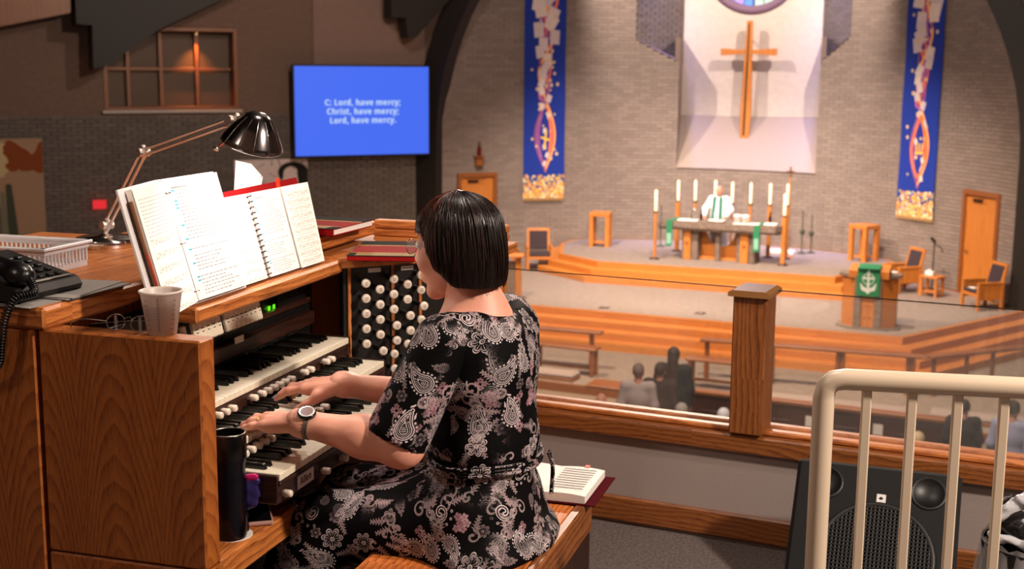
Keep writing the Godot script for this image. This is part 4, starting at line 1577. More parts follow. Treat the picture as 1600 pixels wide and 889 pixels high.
func build_desk_items() -> void:
	var st: SurfaceTool
	var up := Vector3(0, 0.966, -0.259)        # along the sloping desk
	var nn := Vector3(0, 0.259, 0.966)
	var base := Vector3(0, 1.122, -0.185)
	# ring binder, its left side folded a little forward
	var t := othing("ring_binder", "white ring binder of words and music open under the lamp", "binder", 0.25, 1.12, -0.2)
	var off := Vector3(0.25, 1.12, -0.2)
	var sb := base + Vector3(0.262, 0.0, 0.0) - off
	var stp := sb + up * 0.283 + Vector3(-0.012, 0, 0)
	var le := Vector3(-0.212, 0.0, 0.05)
	var re := Vector3(0.245, 0, 0)
	st = mb()
	block(st, stp + re * 1.02, sb + re * 1.02, sb, stp, nn, 0.004)
	block(st, stp, sb, sb + le, stp + le, (nn + Vector3(0.22, 0, 0)).normalized(), 0.004)
	part("cover", st, mat("white_plastic"), t)
	var ln := (nn + Vector3(0.22, 0, 0)).normalized()
	st = mb()
	block(st, stp + nn * 0.014 + Vector3(0.008, -0.004, 0), stp + re * 0.985 + nn * 0.012 - up * 0.004, sb + re * 0.985 + nn * 0.012 + up * 0.006, sb + nn * 0.014 + Vector3(0.008, 0.006, 0), nn, 0.010)
	block(st, stp + le * 0.86 + ln * 0.016 - up * 0.006, stp + ln * 0.02 - up * 0.006 - Vector3(0.006, 0, 0), sb + ln * 0.02 - Vector3(0.006, 0, 0) + up * 0.006, sb + le * 0.86 + ln * 0.016 + up * 0.006, ln, 0.012)
	part("page_block", st, mat("paper"), t)
	st = mb()
	block(st, stp + le * 0.90 + ln * 0.012 - up * 0.03, stp + le * 0.85 + ln * 0.012 - up * 0.03, sb + le * 0.85 + ln * 0.012 + up * 0.01, sb + le * 0.90 + ln * 0.012 + up * 0.01, ln, 0.004)
	part("brown_divider", st, mat("divider_brown", Color(0.42, 0.24, 0.08), 0.6), t)
	st = mb()
	block(st, stp + le * 0.88 + ln * 0.014 - up * 0.14, stp + le * 0.84 + ln * 0.014 - up * 0.14, sb + le * 0.84 + ln * 0.014 + up * 0.02, sb + le * 0.88 + ln * 0.014 + up * 0.02, ln, 0.003)
	part("red_divider", st, mat("divider_red", Color(0.62, 0.16, 0.08), 0.6), t)
	st = mb()
	sheet(st, stp + nn * 0.0155 + Vector3(0.01, -0.004, 0), stp + re * 0.985 + nn * 0.0135 - up * 0.004, sb + re * 0.985 + nn * 0.0135 + up * 0.006, sb + nn * 0.0155 + Vector3(0.01, 0.006, 0), 0.004, nn)
	part("right_page", st, mat("page_words"), t)
	st = mb()
	sheet(st, stp + le * 0.86 + ln * 0.018 - up * 0.006, stp + ln * 0.022 - up * 0.006 - Vector3(0.006, 0, 0), sb + ln * 0.022 - Vector3(0.006, 0, 0) + up * 0.006, sb + le * 0.86 + ln * 0.018 + up * 0.006, 0.003, ln)
	part("left_page", st, mat("page_mixed"), t)
	st = mb()
	for f in [0.12, 0.52, 0.9]:
		var c: Vector3 = stp.lerp(sb, f) + nn * 0.016
		var pts := []
		for i in 9: pts.append(c + Vector3(-0.012 * cos(PI * i / 8.0), 0, 0) + nn * 0.014 * sin(PI * i / 8.0))
		tube(st, pts, 0.0016, 6)
	part("ring", st, mat("steel"), t)
	# spiral music book with a maroon folder behind it
	t = othing("spiral_music_book", "wide spiral-bound music book standing beside the white binder", "book", 0.63, 1.12, -0.2)
	off = Vector3(0.63, 1.12, -0.2)
	sb = base + Vector3(0.634, 0.004, -0.004) - off
	stp = sb + up * 0.213
	st = mb()
	block(st, stp + Vector3(-0.17, 0, 0), stp + Vector3(-0.006, 0, 0), sb + Vector3(-0.006, 0, 0), sb + Vector3(-0.17, 0, 0), nn, 0.006)
	block(st, stp + Vector3(0.006, 0, 0), stp + Vector3(0.176, 0, 0), sb + Vector3(0.176, 0, 0), sb + Vector3(0.006, 0, 0), nn, 0.006)
	part("page_block", st, mat("paper"), t)
	st = mb()
	sheet(st, stp + Vector3(-0.17, 0, 0) + nn * 0.001, stp + Vector3(-0.006, 0, 0) + nn * 0.001, sb + Vector3(-0.006, 0, 0) + nn * 0.001, sb + Vector3(-0.17, 0, 0) + nn * 0.001, 0.003, nn)
	part("left_page", st, mat("page_mixed"), t)
	st = mb()
	sheet(st, stp + Vector3(0.006, 0, 0) + nn * 0.001, stp + Vector3(0.176, 0, 0) + nn * 0.001, sb + Vector3(0.176, 0, 0) + nn * 0.001, sb + Vector3(0.006, 0, 0) + nn * 0.001, 0.003, nn)
	part("right_page", st, mat("page_words"), t)
	st = mb()
	for i in 15:
		var c: Vector3 = stp.lerp(sb, 0.04 + 0.92 * i / 14.0) + nn * 0.003
		var pts := []
		for k in 8: pts.append(c + Vector3(cos(TAU * k / 8.0) * 0.009, 0, 0) + nn * sin(TAU * k / 8.0) * 0.007 + up * 0.0015 * sin(TAU * k / 8.0))
		tube(st, pts, 0.0014, 5, true)
	part("wire_spiral", st, mat("wire", Color(0.30, 0.27, 0.25), 0.4, 0.6), t)
	t = othing("music_sheet", "single sheet of printed staves leaning at the right of the spiral book", "sheet", 0.86, 1.12, -0.2)
	off = Vector3(0.86, 1.12, -0.2)
	sb = base + Vector3(0.80, 0.004, 0.004) - off
	stp = sb + up * 0.215
	st = mb()
	block(st, stp, stp + Vector3(0.155, 0.0, 0.0), sb + Vector3(0.135, 0, 0), sb + Vector3(0.0, 0, 0), nn, 0.001)
	part("backing", st, mat("paper"), t)
	st = mb()
	sheet(st, stp + nn * 0.0008, stp + Vector3(0.155, 0, 0) + nn * 0.0008, sb + Vector3(0.135, 0, 0) + nn * 0.0008, sb + nn * 0.0008, 0.003, nn)
	part("printed_page", st, mat("page_staves"), t)
	t = othing("music_folder", "thin maroon folder standing behind the open spiral music book", "folder", 0.7, 1.12, -0.22)
	off = Vector3(0.7, 1.12, -0.22)
	sb = base + Vector3(0.46, 0.003, -0.016) - off
	stp = sb + up * 0.224
	st = mb()
	block(st, stp, stp + Vector3(0.475, 0.006, 0), sb + Vector3(0.46, 0, 0), sb, nn, 0.008)
	part("cover", st, mat("red_cover"), t)
	st = mb()
	block(st, stp + Vector3(0.352, 0.012, 0) + nn * 0.002, stp + Vector3(0.372, 0.012, 0) + nn * 0.002, stp + Vector3(0.372, -0.02, 0) + nn * 0.006, stp + Vector3(0.352, -0.02, 0) + nn * 0.006, nn, 0.001)
	block(st, stp + Vector3(0.03, 0.010, 0) + nn * 0.002, stp + Vector3(0.045, 0.010, 0) + nn * 0.002, stp + Vector3(0.045, -0.004, 0) + nn * 0.004, stp + Vector3(0.03, -0.004, 0) + nn * 0.004, nn, 0.001)
	part("orange_tab", st, mat("orange_tab", Color(0.90, 0.20, 0.10), 0.6), t)
	# folded white paper behind the folder
	t = othing("folded_paper", "folded white paper sticking up behind the maroon folder", "paper", 0.83, 1.165, -0.36, -52.0)
	st = mb()
	var pz := 0.0
	extr(st, PackedVector2Array([Vector2(-0.040, 0.0), Vector2(0.018, 0.0), Vector2(0.020, 0.150), Vector2(0.050, 0.190), Vector2(0.022, 0.222), Vector2(-0.020, 0.232)]), 0.002, Transform3D(Basis(Vector3.UP, 0.2), Vector3(0, 0, pz)))
	part("front_leaf", st, mat("paper"), t)
	st = mb()
	extr(st, PackedVector2Array([Vector2(-0.03, 0.0), Vector2(0.015, 0.0), Vector2(0.050, 0.190), Vector2(0.0, 0.15)]), 0.002, Transform3D(Basis(Vector3.UP, 0.1), Vector3(0, 0, 0.01)))
	part("folded_leaf", st, mat("paper"), t)
	build_lamp()
	# white basket
	t = othing("plastic_basket", "white slotted plastic basket on the oak table top", "basket", 0.36, 1.165, -0.76)
	st = mb()
	var hx := 0.085
	var hz := 0.19
	box_lo(st, Vector3(-hx + 0.006, 0.0, -hz + 0.006), Vector3(hx - 0.006, 0.004, hz - 0.006))
	part("bottom", st, mat("white_plastic"), t)
	st = mb()
	var ht := 0.062
	for sd in [-1.0, 1.0]:
		box_lo(st, Vector3(-hx - 0.008, ht - 0.008, sd * (hz + 0.001) - 0.008), Vector3(hx + 0.008, ht, sd * (hz + 0.001) + 0.008), 0.002)
		box_lo(st, Vector3(sd * (hx + 0.001) - 0.008, ht - 0.008, -hz - 0.008), Vector3(sd * (hx + 0.001) + 0.008, ht, hz + 0.008), 0.002)
		box_lo(st, Vector3(-hx + 0.004, 0.0, sd * (hz - 0.004) - 0.002), Vector3(hx - 0.004, 0.014, sd * (hz - 0.004) + 0.002))
		box_lo(st, Vector3(sd * (hx - 0.004) - 0.002, 0.0, -hz + 0.004), Vector3(sd * (hx - 0.004) + 0.002, 0.014, hz - 0.004))
		box_lo(st, Vector3(-hx, 0.044, sd * hz - 0.002), Vector3(hx, ht, sd * hz + 0.002))
		box_lo(st, Vector3(sd * hx - 0.002, 0.044, -hz), Vector3(sd * hx + 0.002, ht, hz))
	part("rim", st, mat("white_plastic"), t)
	var slat := mb()
	box(slat, Vector3(0, 0.029, 0), Vector3(0.006, 0.034, 0.003), 0.0008)
	var sm := fin(slat)
	for sd in [-1.0, 1.0]:
		for k in 13: put("slat", sm, t, mat("white_plastic"), Vector3(-hx + 0.005 + k * 0.0133, 0, sd * (hz - 0.002)))
		for k in 29:
			var q := put("slat", sm, t, mat("white_plastic"), Vector3(sd * (hx - 0.002), 0, -hz + 0.005 + k * 0.0132))
			q.rotation_degrees.y = 90
	# papers on the table
	t = othing("paper_stack", "loose stack of grey printed papers lying on the table edge", "papers", 0.12, 1.165, -0.40)
	for k in 3:
		st = mb()
		box(st, Vector3(0, 0.0012 + k * 0.0022, 0), Vector3(0.215, 0.002, 0.27), 0.0, 0, Transform3D(Basis(Vector3.UP, [0.03, -0.05, 0.10][k]), Vector3([0.0, 0.006, -0.004][k], 0, [-0.055, -0.05, -0.06][k])))
		part("page", st, mat(["print_dark", "paper_grey", "paper_grey"][k], [Color(0.2, 0.18, 0.17), Color(0.52, 0.50, 0.48), Color(0.52, 0.50, 0.48)][k], 0.7), t)
	st = mb()
	box(st, Vector3(-0.10, 0.001, 0.01), Vector3(0.19, 0.0016, 0.13), 0.0, 0, Transform3D(Basis(Vector3.UP, -0.08), Vector3.ZERO))
	part("loose_page", st, mat("paper_grey"), t)
	build_telephone()
	# clear measuring cup on the side panel
	t = othing("plastic_cup", "translucent white plastic cup with printed marks standing on the side panel", "cup", -0.012, 1.12, -0.085)
	st = mb()
	lathe(st, [Vector2(0.0, 0.002), Vector2(0.027, 0.002), Vector2(0.0285, 0.0), Vector2(0.040, 0.083), Vector2(0.043, 0.0835), Vector2(0.0435, 0.087), Vector2(0.0405, 0.088), Vector2(0.0385, 0.085), Vector2(0.027, 0.004), Vector2(0.0, 0.004)], 40)
	var cupm := mat("cup")
	cupm.uv1_scale = Vector3(1, 11.4, 1)
	cupm.backlight_enabled = true
	cupm.backlight = Color(0.9, 0.86, 0.84)
	part("cup_wall", st, cupm, t)
	# spectacles lying on the side panel
	t = othing("spectacles", "thin metal spectacles lying behind the plastic cup", "glasses", -0.02, 1.12, -0.185)
	st = mb()
	for q in [0.0, 0.055]:
		var rg := []
		for i in 20: rg.append(Vector3(0.014 * cos(TAU * i / 20) - 0.0, 0.018 + 0.016 * sin(TAU * i / 20), q + 0.012 * cos(TAU * i / 20)))
		tube(st, rg, 0.0011, 5, true)
	tube(st, [Vector3(0.01, 0.024, 0.01), Vector3(0.012, 0.028, 0.026), Vector3(-0.01, 0.024, 0.045)], 0.0012, 5)
	tube(st, bend([Vector3(-0.014, 0.022, -0.012), Vector3(-0.02, 0.024, -0.06), Vector3(-0.012, 0.012, -0.095), Vector3(-0.006, 0.002, -0.10)], 5), 0.0012, 5)
	tube(st, bend([Vector3(0.014, 0.022, 0.067), Vector3(0.02, 0.018, 0.02), Vector3(0.02, 0.006, -0.07)], 5), 0.0012, 5)
	part("wire_frame", st, mat("steel"), t)
	st = mb()
	for q in [0.0, 0.055]: ball(st, Vector3(0, 0.018, q), Vector3(0.0135, 0.0155, 0.003), 12, Basis(Vector3.UP, PI / 4))
	part("lens", st, glassy("lens_glass", Color(0.9, 0.92, 0.95), 0.12), t)
	# red hymn books
	hymnal("hymnal", "red hymn book with black and gold bands on the stop jamb top", 1.145, 1.122, -0.075, 0.30, 0.20, 0.014, 0.26)
	hymnal("hymnal", "closed red and black book on the raised shelf behind the music", 1.16, 1.179, -0.34, 0.25, 0.30, 0.020, -0.05)
	# travel mug, coaster, phone, pouch on the side shelf
	t = othing("coaster", "white round paper coaster under the travel mug", "coaster", 0.128, 0.66, -0.025)
	st = mb()
	lathe(st, [Vector2(0, 0), Vector2(0.045, 0), Vector2(0.045, 0.002), Vector2(0, 0.002)], 24)
	part("disc", st, mat("paper"), t)
	t = othing("travel_mug", "dark blue steel travel mug with a black lid beside the lowest keys", "mug", 0.115, 0.662, -0.018)
	st = mb()
	lathe(st, [Vector2(0, 0), Vector2(0.031, 0), Vector2(0.033, 0.004), Vector2(0.0355, 0.07), Vector2(0.036, 0.13), Vector2(0.033, 0.145), Vector2(0.0345, 0.16), Vector2(0.036, 0.168), Vector2(0.036, 0.176)], 28)
	part("body", st, mat("mug_blue", Color(0.02, 0.025, 0.07), 0.25, 0.3), t)
	st = mb()
	lathe(st, [Vector2(0.037, 0.176), Vector2(0.037, 0.224), Vector2(0.0355, 0.227), Vector2(0.0325, 0.227), Vector2(0.031, 0.208), Vector2(0.0, 0.208)], 28)
	part("lid", st, mat("black_gloss"), t)
	st = mb()
	var rr := []
	for i in 24: rr.append(Vector3(0.0345 * cos(TAU * i / 24), 0.227, 0.0345 * sin(TAU * i / 24)))
	tube(st, rr, 0.0017, 6, true)
	part("rim", st, mat("steel"), t)
	t = othing("smartphone", "smartphone in a pink case lying on the side shelf", "phone", 0.245, 0.66, -0.032, 32.0)
	st = mb()
	box_lo(st, Vector3(-0.068, 0.0, -0.036), Vector3(0.068, 0.011, 0.036), 0.004)
	part("case", st, mat("pink_case", Color(0.66, 0.50, 0.47), 0.4), t)
	st = mb()
	box_lo(st, Vector3(-0.064, 0.011, -0.032), Vector3(0.064, 0.0118, 0.032), 0.0003)
	part("screen", st, mat("screen_glass", Color(0.05, 0.05, 0.055), 0.08), t)
	t = othing("sweets_pouch", "small shiny purple and pink pouch perched between the travel mug and the keydesk", "pouch", 0.140, 0.714, 0.004, -70.0)
	var wob := func(p: Vector3) -> float: return 0.003 * sin(p.x * 160.0 + p.y * 90.0) * sin(p.y * 120.0 + p.z * 60.0)
	put("bag", blob([[1, Vector3(0, 0.034, 0), Vector3(0.030, 0.035, 0.011)], [0, Vector3(-0.020, 0.060, 0), Vector3(0.022, 0.066, 0), 0.008, 0.006]], 0.0045, 0.02, wob), t, mat("pouch", Color(0.22, 0.18, 0.42), 0.2, 0.5))
	put("flap", blob([[0, Vector3(-0.020, 0.070, 0.002), Vector3(0.022, 0.074, 0.002), 0.009, 0.008]], 0.004, 0.01), t, mat("pouch_pink", Color(0.70, 0.08, 0.36), 0.25, 0.3))
	t = othing("spectacle_case", "small black case under the purple pouch behind the travel mug", "case", 0.140, 0.66, -0.045, 0.0)
	st = mb()
	box_lo(st, Vector3(-0.017, 0.0, -0.05), Vector3(0.017, 0.026, 0.05), 0.006, 2)
	part("base", st, mat("black"), t)
	st = mb()
	box_lo(st, Vector3(-0.017, 0.027, -0.05), Vector3(0.017, 0.053, 0.05), 0.008, 2)
	part("lid", st, mat("black"), t)
	t = othing("lip_balm", "small brass capped tube lying behind the smartphone", "tube", 0.27, 0.669, -0.075, 15.0)
	st = mb()
	tube(st, [Vector3(-0.022, 0, 0), Vector3(0.012, 0, 0)], 0.008, 12)
	part("body", st, mat("black"), t)
	st = mb()
	tube(st, [Vector3(0.012, 0, 0), Vector3(0.030, 0, 0)], 0.009, 12)
	part("cap", st, mat("brass"), t)

func hymnal(called: String, label: String, a: float, y: float, z: float, w: float, dp: float, th: float, yaw: float) -> void:
	var t := othing(called, label, "book", a, y, z, rad_to_deg(yaw), "red hymn books")
	var st := mb()
	box_lo(st, Vector3(-w * 0.49, 0.003, -dp * 0.49), Vector3(w * 0.49, th - 0.003, dp * 0.49))
	part("page_block", st, mat("paper"), t)
	st = mb()
	box_lo(st, Vector3(-w * 0.5, th - 0.003, -dp * 0.5), Vector3(w * 0.5, th, dp * 0.5), 0.001)
	box_lo(st, Vector3(-w * 0.5, 0, -dp * 0.5), Vector3(w * 0.5, 0.003, dp * 0.5), 0.001)
	box_lo(st, Vector3(-w * 0.5, 0, -dp * 0.5), Vector3(-w * 0.5 + 0.004, th, dp * 0.5), 0.001)
	part("cover", st, mat("red_cover"), t)
	st = mb()
	box_lo(st, Vector3(w * 0.22, th - 0.001, -dp * 0.5), Vector3(w * 0.5, th + 0.0004, dp * 0.5))
	box_lo(st, Vector3(-w * 0.5, th - 0.001, -dp * 0.5), Vector3(-w * 0.3, th + 0.0004, dp * 0.5))
	part("black_band", st, mat("black_cover"), t)
	st = mb()
	for q in [0.205, 0.175, -0.285]: box_lo(st, Vector3(w * q - 0.0015, th - 0.001, -dp * 0.5), Vector3(w * q + 0.0015, th + 0.0006, dp * 0.5))
	for q in 4: box_lo(st, Vector3(-w * 0.46 + q * 0.012, th - 0.001, -dp * 0.4), Vector3(-w * 0.46 + q * 0.012 + 0.006, th + 0.0006, dp * 0.4))
	part("gold_print", st, mat("gold_print", Color(0.66, 0.52, 0.26), 0.5), t)

func build_lamp() -> void:
	var B := Vector3(0.735, 1.165, -0.72)
	var t := othing("desk_lamp", "chrome articulated desk lamp with a ribbed shade over the music", "lamp", B.x, B.y, B.z)
	var st := mb()
	lathe(st, [Vector2(0, 0), Vector2(0.078, 0), Vector2(0.080, 0.004), Vector2(0.080, 0.020), Vector2(0.076, 0.025), Vector2(0.02, 0.030), Vector2(0.012, 0.034), Vector2(0, 0.034)], 36)
	part("base", st, mat("chrome"), t)
	var j1 := Vector3(0.735, 1.222, -0.715) - B
	var el := Vector3(0.667, 1.422, -0.552) - B
	var hd := Vector3(0.527, 1.516, -0.215) - B
	st = mb()
	tube(st, [Vector3(0, 0.03, 0), j1 + Vector3(0, 0.012, 0)], 0.006, 10)
	part("post", st, mat("brushed", Color(0.93, 0.88, 0.85), 0.38, 1.0), t)
	var sd := (hd - el).cross(Vector3.UP).normalized()
	var ar := (el - j1).normalized()
	var pp := ar.cross(sd).normalized() * 0.0095
	st = mb()
	tube(st, [j1 + pp, el + pp], 0.0042, 8)
	tube(st, [j1 - pp, el - pp], 0.0042, 8)
	part("lower_arm", st, mat("brushed", Color(0.93, 0.88, 0.85), 0.38, 1.0), t)
	st = mb()
	var ua := (hd - el).normalized()
	var pq := ua.cross(sd).normalized() * 0.007
	tube(st, [el + pq, hd + pq], 0.0045, 8)
	tube(st, [el - pq, hd - pq], 0.0045, 8)
	part("upper_arm", st, mat("brushed"), t)
	for q in [j1, el, hd]:
		st = mb()
		tube(st, [q - sd * 0.016, q + sd * 0.016], 0.0115, 12)
		bar(st, q - ar * 0.016 if q != hd else q - ua * 0.03, q + ar * 0.016 if q != hd else q + ua * 0.02, 0.012, 0.026, 0.002)
		part("joint", st, mat("brushed"), t)
	# shade: a ribbed chrome cone, open below, tipped towards the page
	var ap := Vector3(0.497, 1.532, -0.132) - B
	var ce := Vector3(0.507, 1.462, -0.158) - B
	var ax := (ap - ce).normalized()
	var x := ax.cross(Vector3(0, 0, 1)).normalized()
	var xf := Transform3D(Basis(x, ax, x.cross(ax)), ce)
	st = mb()
	lathe(st, [Vector2(0.0705, 0.001), Vector2(0.073, -0.001), Vector2(0.0745, 0.002), Vector2(0.068, 0.014), Vector2(0.050, 0.044), Vector2(0.030, 0.068), Vector2(0.020, 0.075), Vector2(0.0, 0.077)], 40, xf)
	lathe(st, [Vector2(0.0, 0.072), Vector2(0.018, 0.071), Vector2(0.028, 0.065), Vector2(0.048, 0.041), Vector2(0.066, 0.012), Vector2(0.0705, 0.001)], 40, xf)
	var shade := part("shade", st, mat("chrome_dark", Color(0.50, 0.48, 0.48), 0.16, 1.0), t)
	st = mb()
	for k in 12:
		var a := TAU * k / 12
		var q := func(r: float, h: float) -> Vector3: return xf * Vector3(cos(a) * r, h, sin(a) * r)
		tube(st, [q.call(0.0745, 0.003), q.call(0.0686, 0.0145), q.call(0.0507, 0.0445), q.call(0.0305, 0.0685)], 0.0009, 5)
	part("rib", st, mat("chrome"), shade)
	st = mb()
	tube(st, [xf * Vector3(0, 0.07, 0), hd + ua * 0.02], 0.006, 8)
	part("neck", st, mat("chrome"), t)
	st = mb()
	var h0 := xf * Vector3(0, 0.014, 0) + Vector3(0.02, 0.0, -0.07)
	var h1 := h0 + Vector3(0.01, -0.028, -0.045)
	tube(st, [h0, h1], 0.003, 8)
	ball(st, h1, Vector3.ONE * 0.0075, 12)
	part("handle", st, mat("chrome"), t)
	st = mb()
	ball(st, xf * Vector3(0, 0.022, 0), Vector3.ONE * 0.021, 14)
	part("bulb", st, glow("bulb_glow", Color(1.0, 0.95, 0.90), 8.0, Color(0.95, 0.95, 0.95)), t)
	var l := OmniLight3D.new()
	l.name = "bulb_light"
	l.light_energy = 0.15
	l.light_color = Color(1.0, 0.97, 0.94)
	l.light_size = 0.02
	l.omni_range = 30
	l.omni_attenuation = 2.0
	l.shadow_enabled = true
	l.position = xf * Vector3(0, 0.022, 0)
	t.add_child(l)

func build_telephone() -> void:
	var P := Vector3(0.04, 1.172, -0.475)
	var t := othing("desk_telephone", "black corded desk telephone at the corner of the table top", "telephone", P.x, P.y, P.z, -4.0)
	var st := mb()
	# body: wedge, low towards the bench
	extr(st, PackedVector2Array([Vector2(0.10, 0.0), Vector2(0.105, 0.012), Vector2(0.095, 0.026), Vector2(-0.09, 0.072), Vector2(-0.105, 0.066), Vector2(-0.11, 0.0)]), 0.19, Transform3D(Basis(Vector3(0, 0, 1), Vector3.UP, Vector3(-1, 0, 0)), Vector3(0.095, 0, 0)))
	part("body", st, mat("black"), t)
	var key := mb()
	box(key, Vector3.ZERO, Vector3(0.016, 0.006, 0.012), 0.002)
	var km := fin(key)
	for i in 5:
		for k in 4:
			var z := 0.066 - i * 0.026
			var q := put("button", km, t, mat("button_grey", Color(0.09, 0.09, 0.095), 0.4), Vector3(-0.012 + k * 0.026, 0.0285 + (0.095 - z) * 0.2486, z))
			q.rotation_degrees.x = 14
	st = mb()
	box(st, Vector3(0.03, 0.0305, 0.082), Vector3(0.11, 0.002, 0.012), 0.0005, 0, Transform3D(Basis(Vector3.RIGHT, 0.0), Vector3.ZERO))
	part("name_strip", st, mat("paper_grey"), t)
	var hs := [[0, Vector3(-0.066, 0.056, 0.075), Vector3(-0.066, 0.078, 0.0), 0.021, 0.017], [0, Vector3(-0.066, 0.078, 0.0), Vector3(-0.066, 0.10, -0.085), 0.017, 0.022], [1, Vector3(-0.066, 0.050, 0.085), Vector3(0.028, 0.024, 0.03)], [1, Vector3(-0.066, 0.092, -0.095), Vector3(0.028, 0.024, 0.03)]]
	put("handset", blob(hs, 0.006, 0.012), t, mat("handset_black", Color(0.025, 0.025, 0.028), 0.3))
	# coiled cord hanging over the table edge
	st = mb()
	var path := bend([Vector3(-0.066, 0.045, 0.108), Vector3(-0.075, 0.02, 0.125), Vector3(-0.115, 0.012, 0.112), Vector3(-0.128, -0.03, 0.095), Vector3(-0.13, -0.08, 0.085), Vector3(-0.128, -0.125, 0.07), Vector3(-0.135, -0.14, 0.02), Vector3(-0.135, -0.10, -0.06)], 40)
	var coil := []
	for i in path.size():
		var tan: Vector3 = (path[mini(i + 1, path.size() - 1)] - path[maxi(i - 1, 0)]).normalized()
		var sx := tan.cross(Vector3(0.3, 0.2, 1)).normalized()
		var sy := tan.cross(sx)
		coil.append(path[i] + (sx * cos(i * 1.26) + sy * sin(i * 1.26)) * 0.0075)
	tube(st, coil, 0.0024, 5)
	part("coiled_cord", st, mat("handset_black"), t)

func build_bench() -> void:
	var t := othing("organ_bench", "oak organ bench with solid sides under the seated player", "bench", 0.28, 0.0, 0.38)
	var st := mb()
	box_lo(st, Vector3(-0.10, 0.545, -0.17), Vector3(0.556, 0.575, 0.184), 0.004, 0)
	part("seat", st, mat("bench_oak"), t)
	st = mb()
	box_lo(st, Vector3(-0.10, 0.49, 0.184), Vector3(0.568, 0.578, 0.210), 0.004, 0)
	part("back_rail", st, mat("oak_rail"), t)
	for x in [-0.12, 0.545]:
		st = mb()
		box_lo(st, Vector3(x, 0.0, -0.17), Vector3(x + 0.024, 0.545, 0.184), 0.004, 1)
		part("end_board", st, mat("oak_rail"), t)
	st = mb()
	box_lo(st, Vector3(-0.10, 0.0, 0.186), Vector3(0.566, 0.489, 0.206), 0.004, 1)
	part("back_board", st, mat("walnut"), t)
	# open book on the bench end
	t = othing("open_music_book", "open music book with maroon covers on the far end of the bench", "book", 0.885, 0.5785, 0.470)
	st = mb()
	box_lo(st, Vector3(-0.135, 0.0, -0.118), Vector3(0.145, 0.003, 0.118), 0.001)
	part("cover", st, mat("maroon"), t)
	st = mb()
	# two page blocks, arched at the spine
	var prof := PackedVector2Array()
	for i in 9: prof.append(Vector2(i / 8.0, 0.022 + 0.006 * sin(i / 8.0 * PI * 0.8) - 0.004 * i / 8.0))
	for sd in 2:
		var p := PackedVector2Array()
		var w := 0.118
		p.append(Vector2(0, 0.003))
		for i in 9: p.append(Vector2((-1.0 if sd == 0 else 1.0) * prof[i].x * w, prof[i].y))
		p.append(Vector2((-1.0 if sd == 0 else 1.0) * w, 0.003))
		extr(st, p, 0.22, Transform3D(Basis.IDENTITY, Vector3(0.0, 0, -0.11)))
	part("page_block", st, mat("paper"), t)
	t.rotation_degrees.y += -90.0
	st = mb()
	for i in 9:
		var z := -0.08 + i * 0.019
		box(st, Vector3(0.06, 0.0272, z), Vector3(0.085, 0.0012, 0.0016))
	part("printed_line", st, mat("print"), t)
	st = mb()
	box(st, Vector3(0.07, 0.027, -0.114), Vector3(0.012, 0.0008, 0.02))
	part("orange_tab", st, mat("orange_tab"), t)

# ------------------------------------------------------------------ the player at the console (console axes: she faces -z)
func hand_prims(W: Vector3, X: Vector3, Y: Vector3, Z: Vector3, curls: Array, thumb: Array) -> Array:
	var P := func(x: float, y: float, z: float) -> Vector3: return W + X * x + Y * y + Z * z
	var out := []
	var mc := [Vector3(0.027, 0.004, 0.086), Vector3(0.007, 0.008, 0.089), Vector3(-0.012, 0.006, 0.084), Vector3(-0.029, 0.0, 0.075)]
	var ln := [[0.043, 0.026, 0.020], [0.047, 0.030, 0.021], [0.044, 0.027, 0.020], [0.034, 0.020, 0.018]]
	var tips := []
	for i in 4:
		var m: Vector3 = mc[i]
		out.append([0, P.call(m.x * 0.5, 0.0, -0.004), P.call(m.x, m.y, m.z), 0.0165, 0.0118])
		out.append([0, P.call(m.x * 0.55, -0.004, 0.02), P.call(m.x * 0.95, m.y - 0.006, m.z - 0.01), 0.014, 0.011])
		var p := m
		var spread: float = [0.10, 0.02, -0.06, -0.16][i]
		var r := 0.0098 if i < 3 else 0.0086
		for k in 3:
			var ang: float = deg_to_rad(curls[i][k])
			var dir := Vector3(sin(spread) * cos(ang), -sin(ang), cos(spread) * cos(ang))
			var q: Vector3 = p + dir * ln[i][k]
			out.append([0, P.call(p.x, p.y, p.z), P.call(q.x, q.y, q.z), r - k * 0.0009, r - (k + 1) * 0.0009])
			if k == 2: tips.append([P.call(q.x, q.y, q.z), X * dir.x + Y * dir.y + Z * dir.z])
			p = q
	var tp := [Vector3(0.018, -0.006, 0.012), Vector3(0.040, -0.012, 0.040)]
	tp.append(tp[1] + thumb[0] * 0.034)
	tp.append(tp[2] + thumb[1] * 0.027)
	var tr := [0.0165, 0.0135, 0.0105, 0.0088]
	for k in 3:
		var a: Vector3 = tp[k]
		var b: Vector3 = tp[k + 1]
		out.append([0, P.call(a.x, a.y, a.z), P.call(b.x, b.y, b.z), tr[k], tr[k + 1]])
	var td: Vector3 = thumb[1]
	tips.append([P.call(tp[3].x, tp[3].y, tp[3].z), X * td.x + Y * td.y + Z * td.z])
	return [out, tips]

func nail(parent: Node, p: Vector3, dir: Vector3, up: Vector3) -> void:
	var z := dir.normalized()
	var x := up.cross(z).normalized()
	var y := z.cross(x)
	var st := mb()
	ball(st, Vector3.ZERO, Vector3(0.0058, 0.0022, 0.0085), 10, Basis(x, y, z))
	part("fingernail", st, mat("nail", Color(0.56, 0.62, 0.70), 0.2), parent, p + y * 0.0066 + z * 0.002)

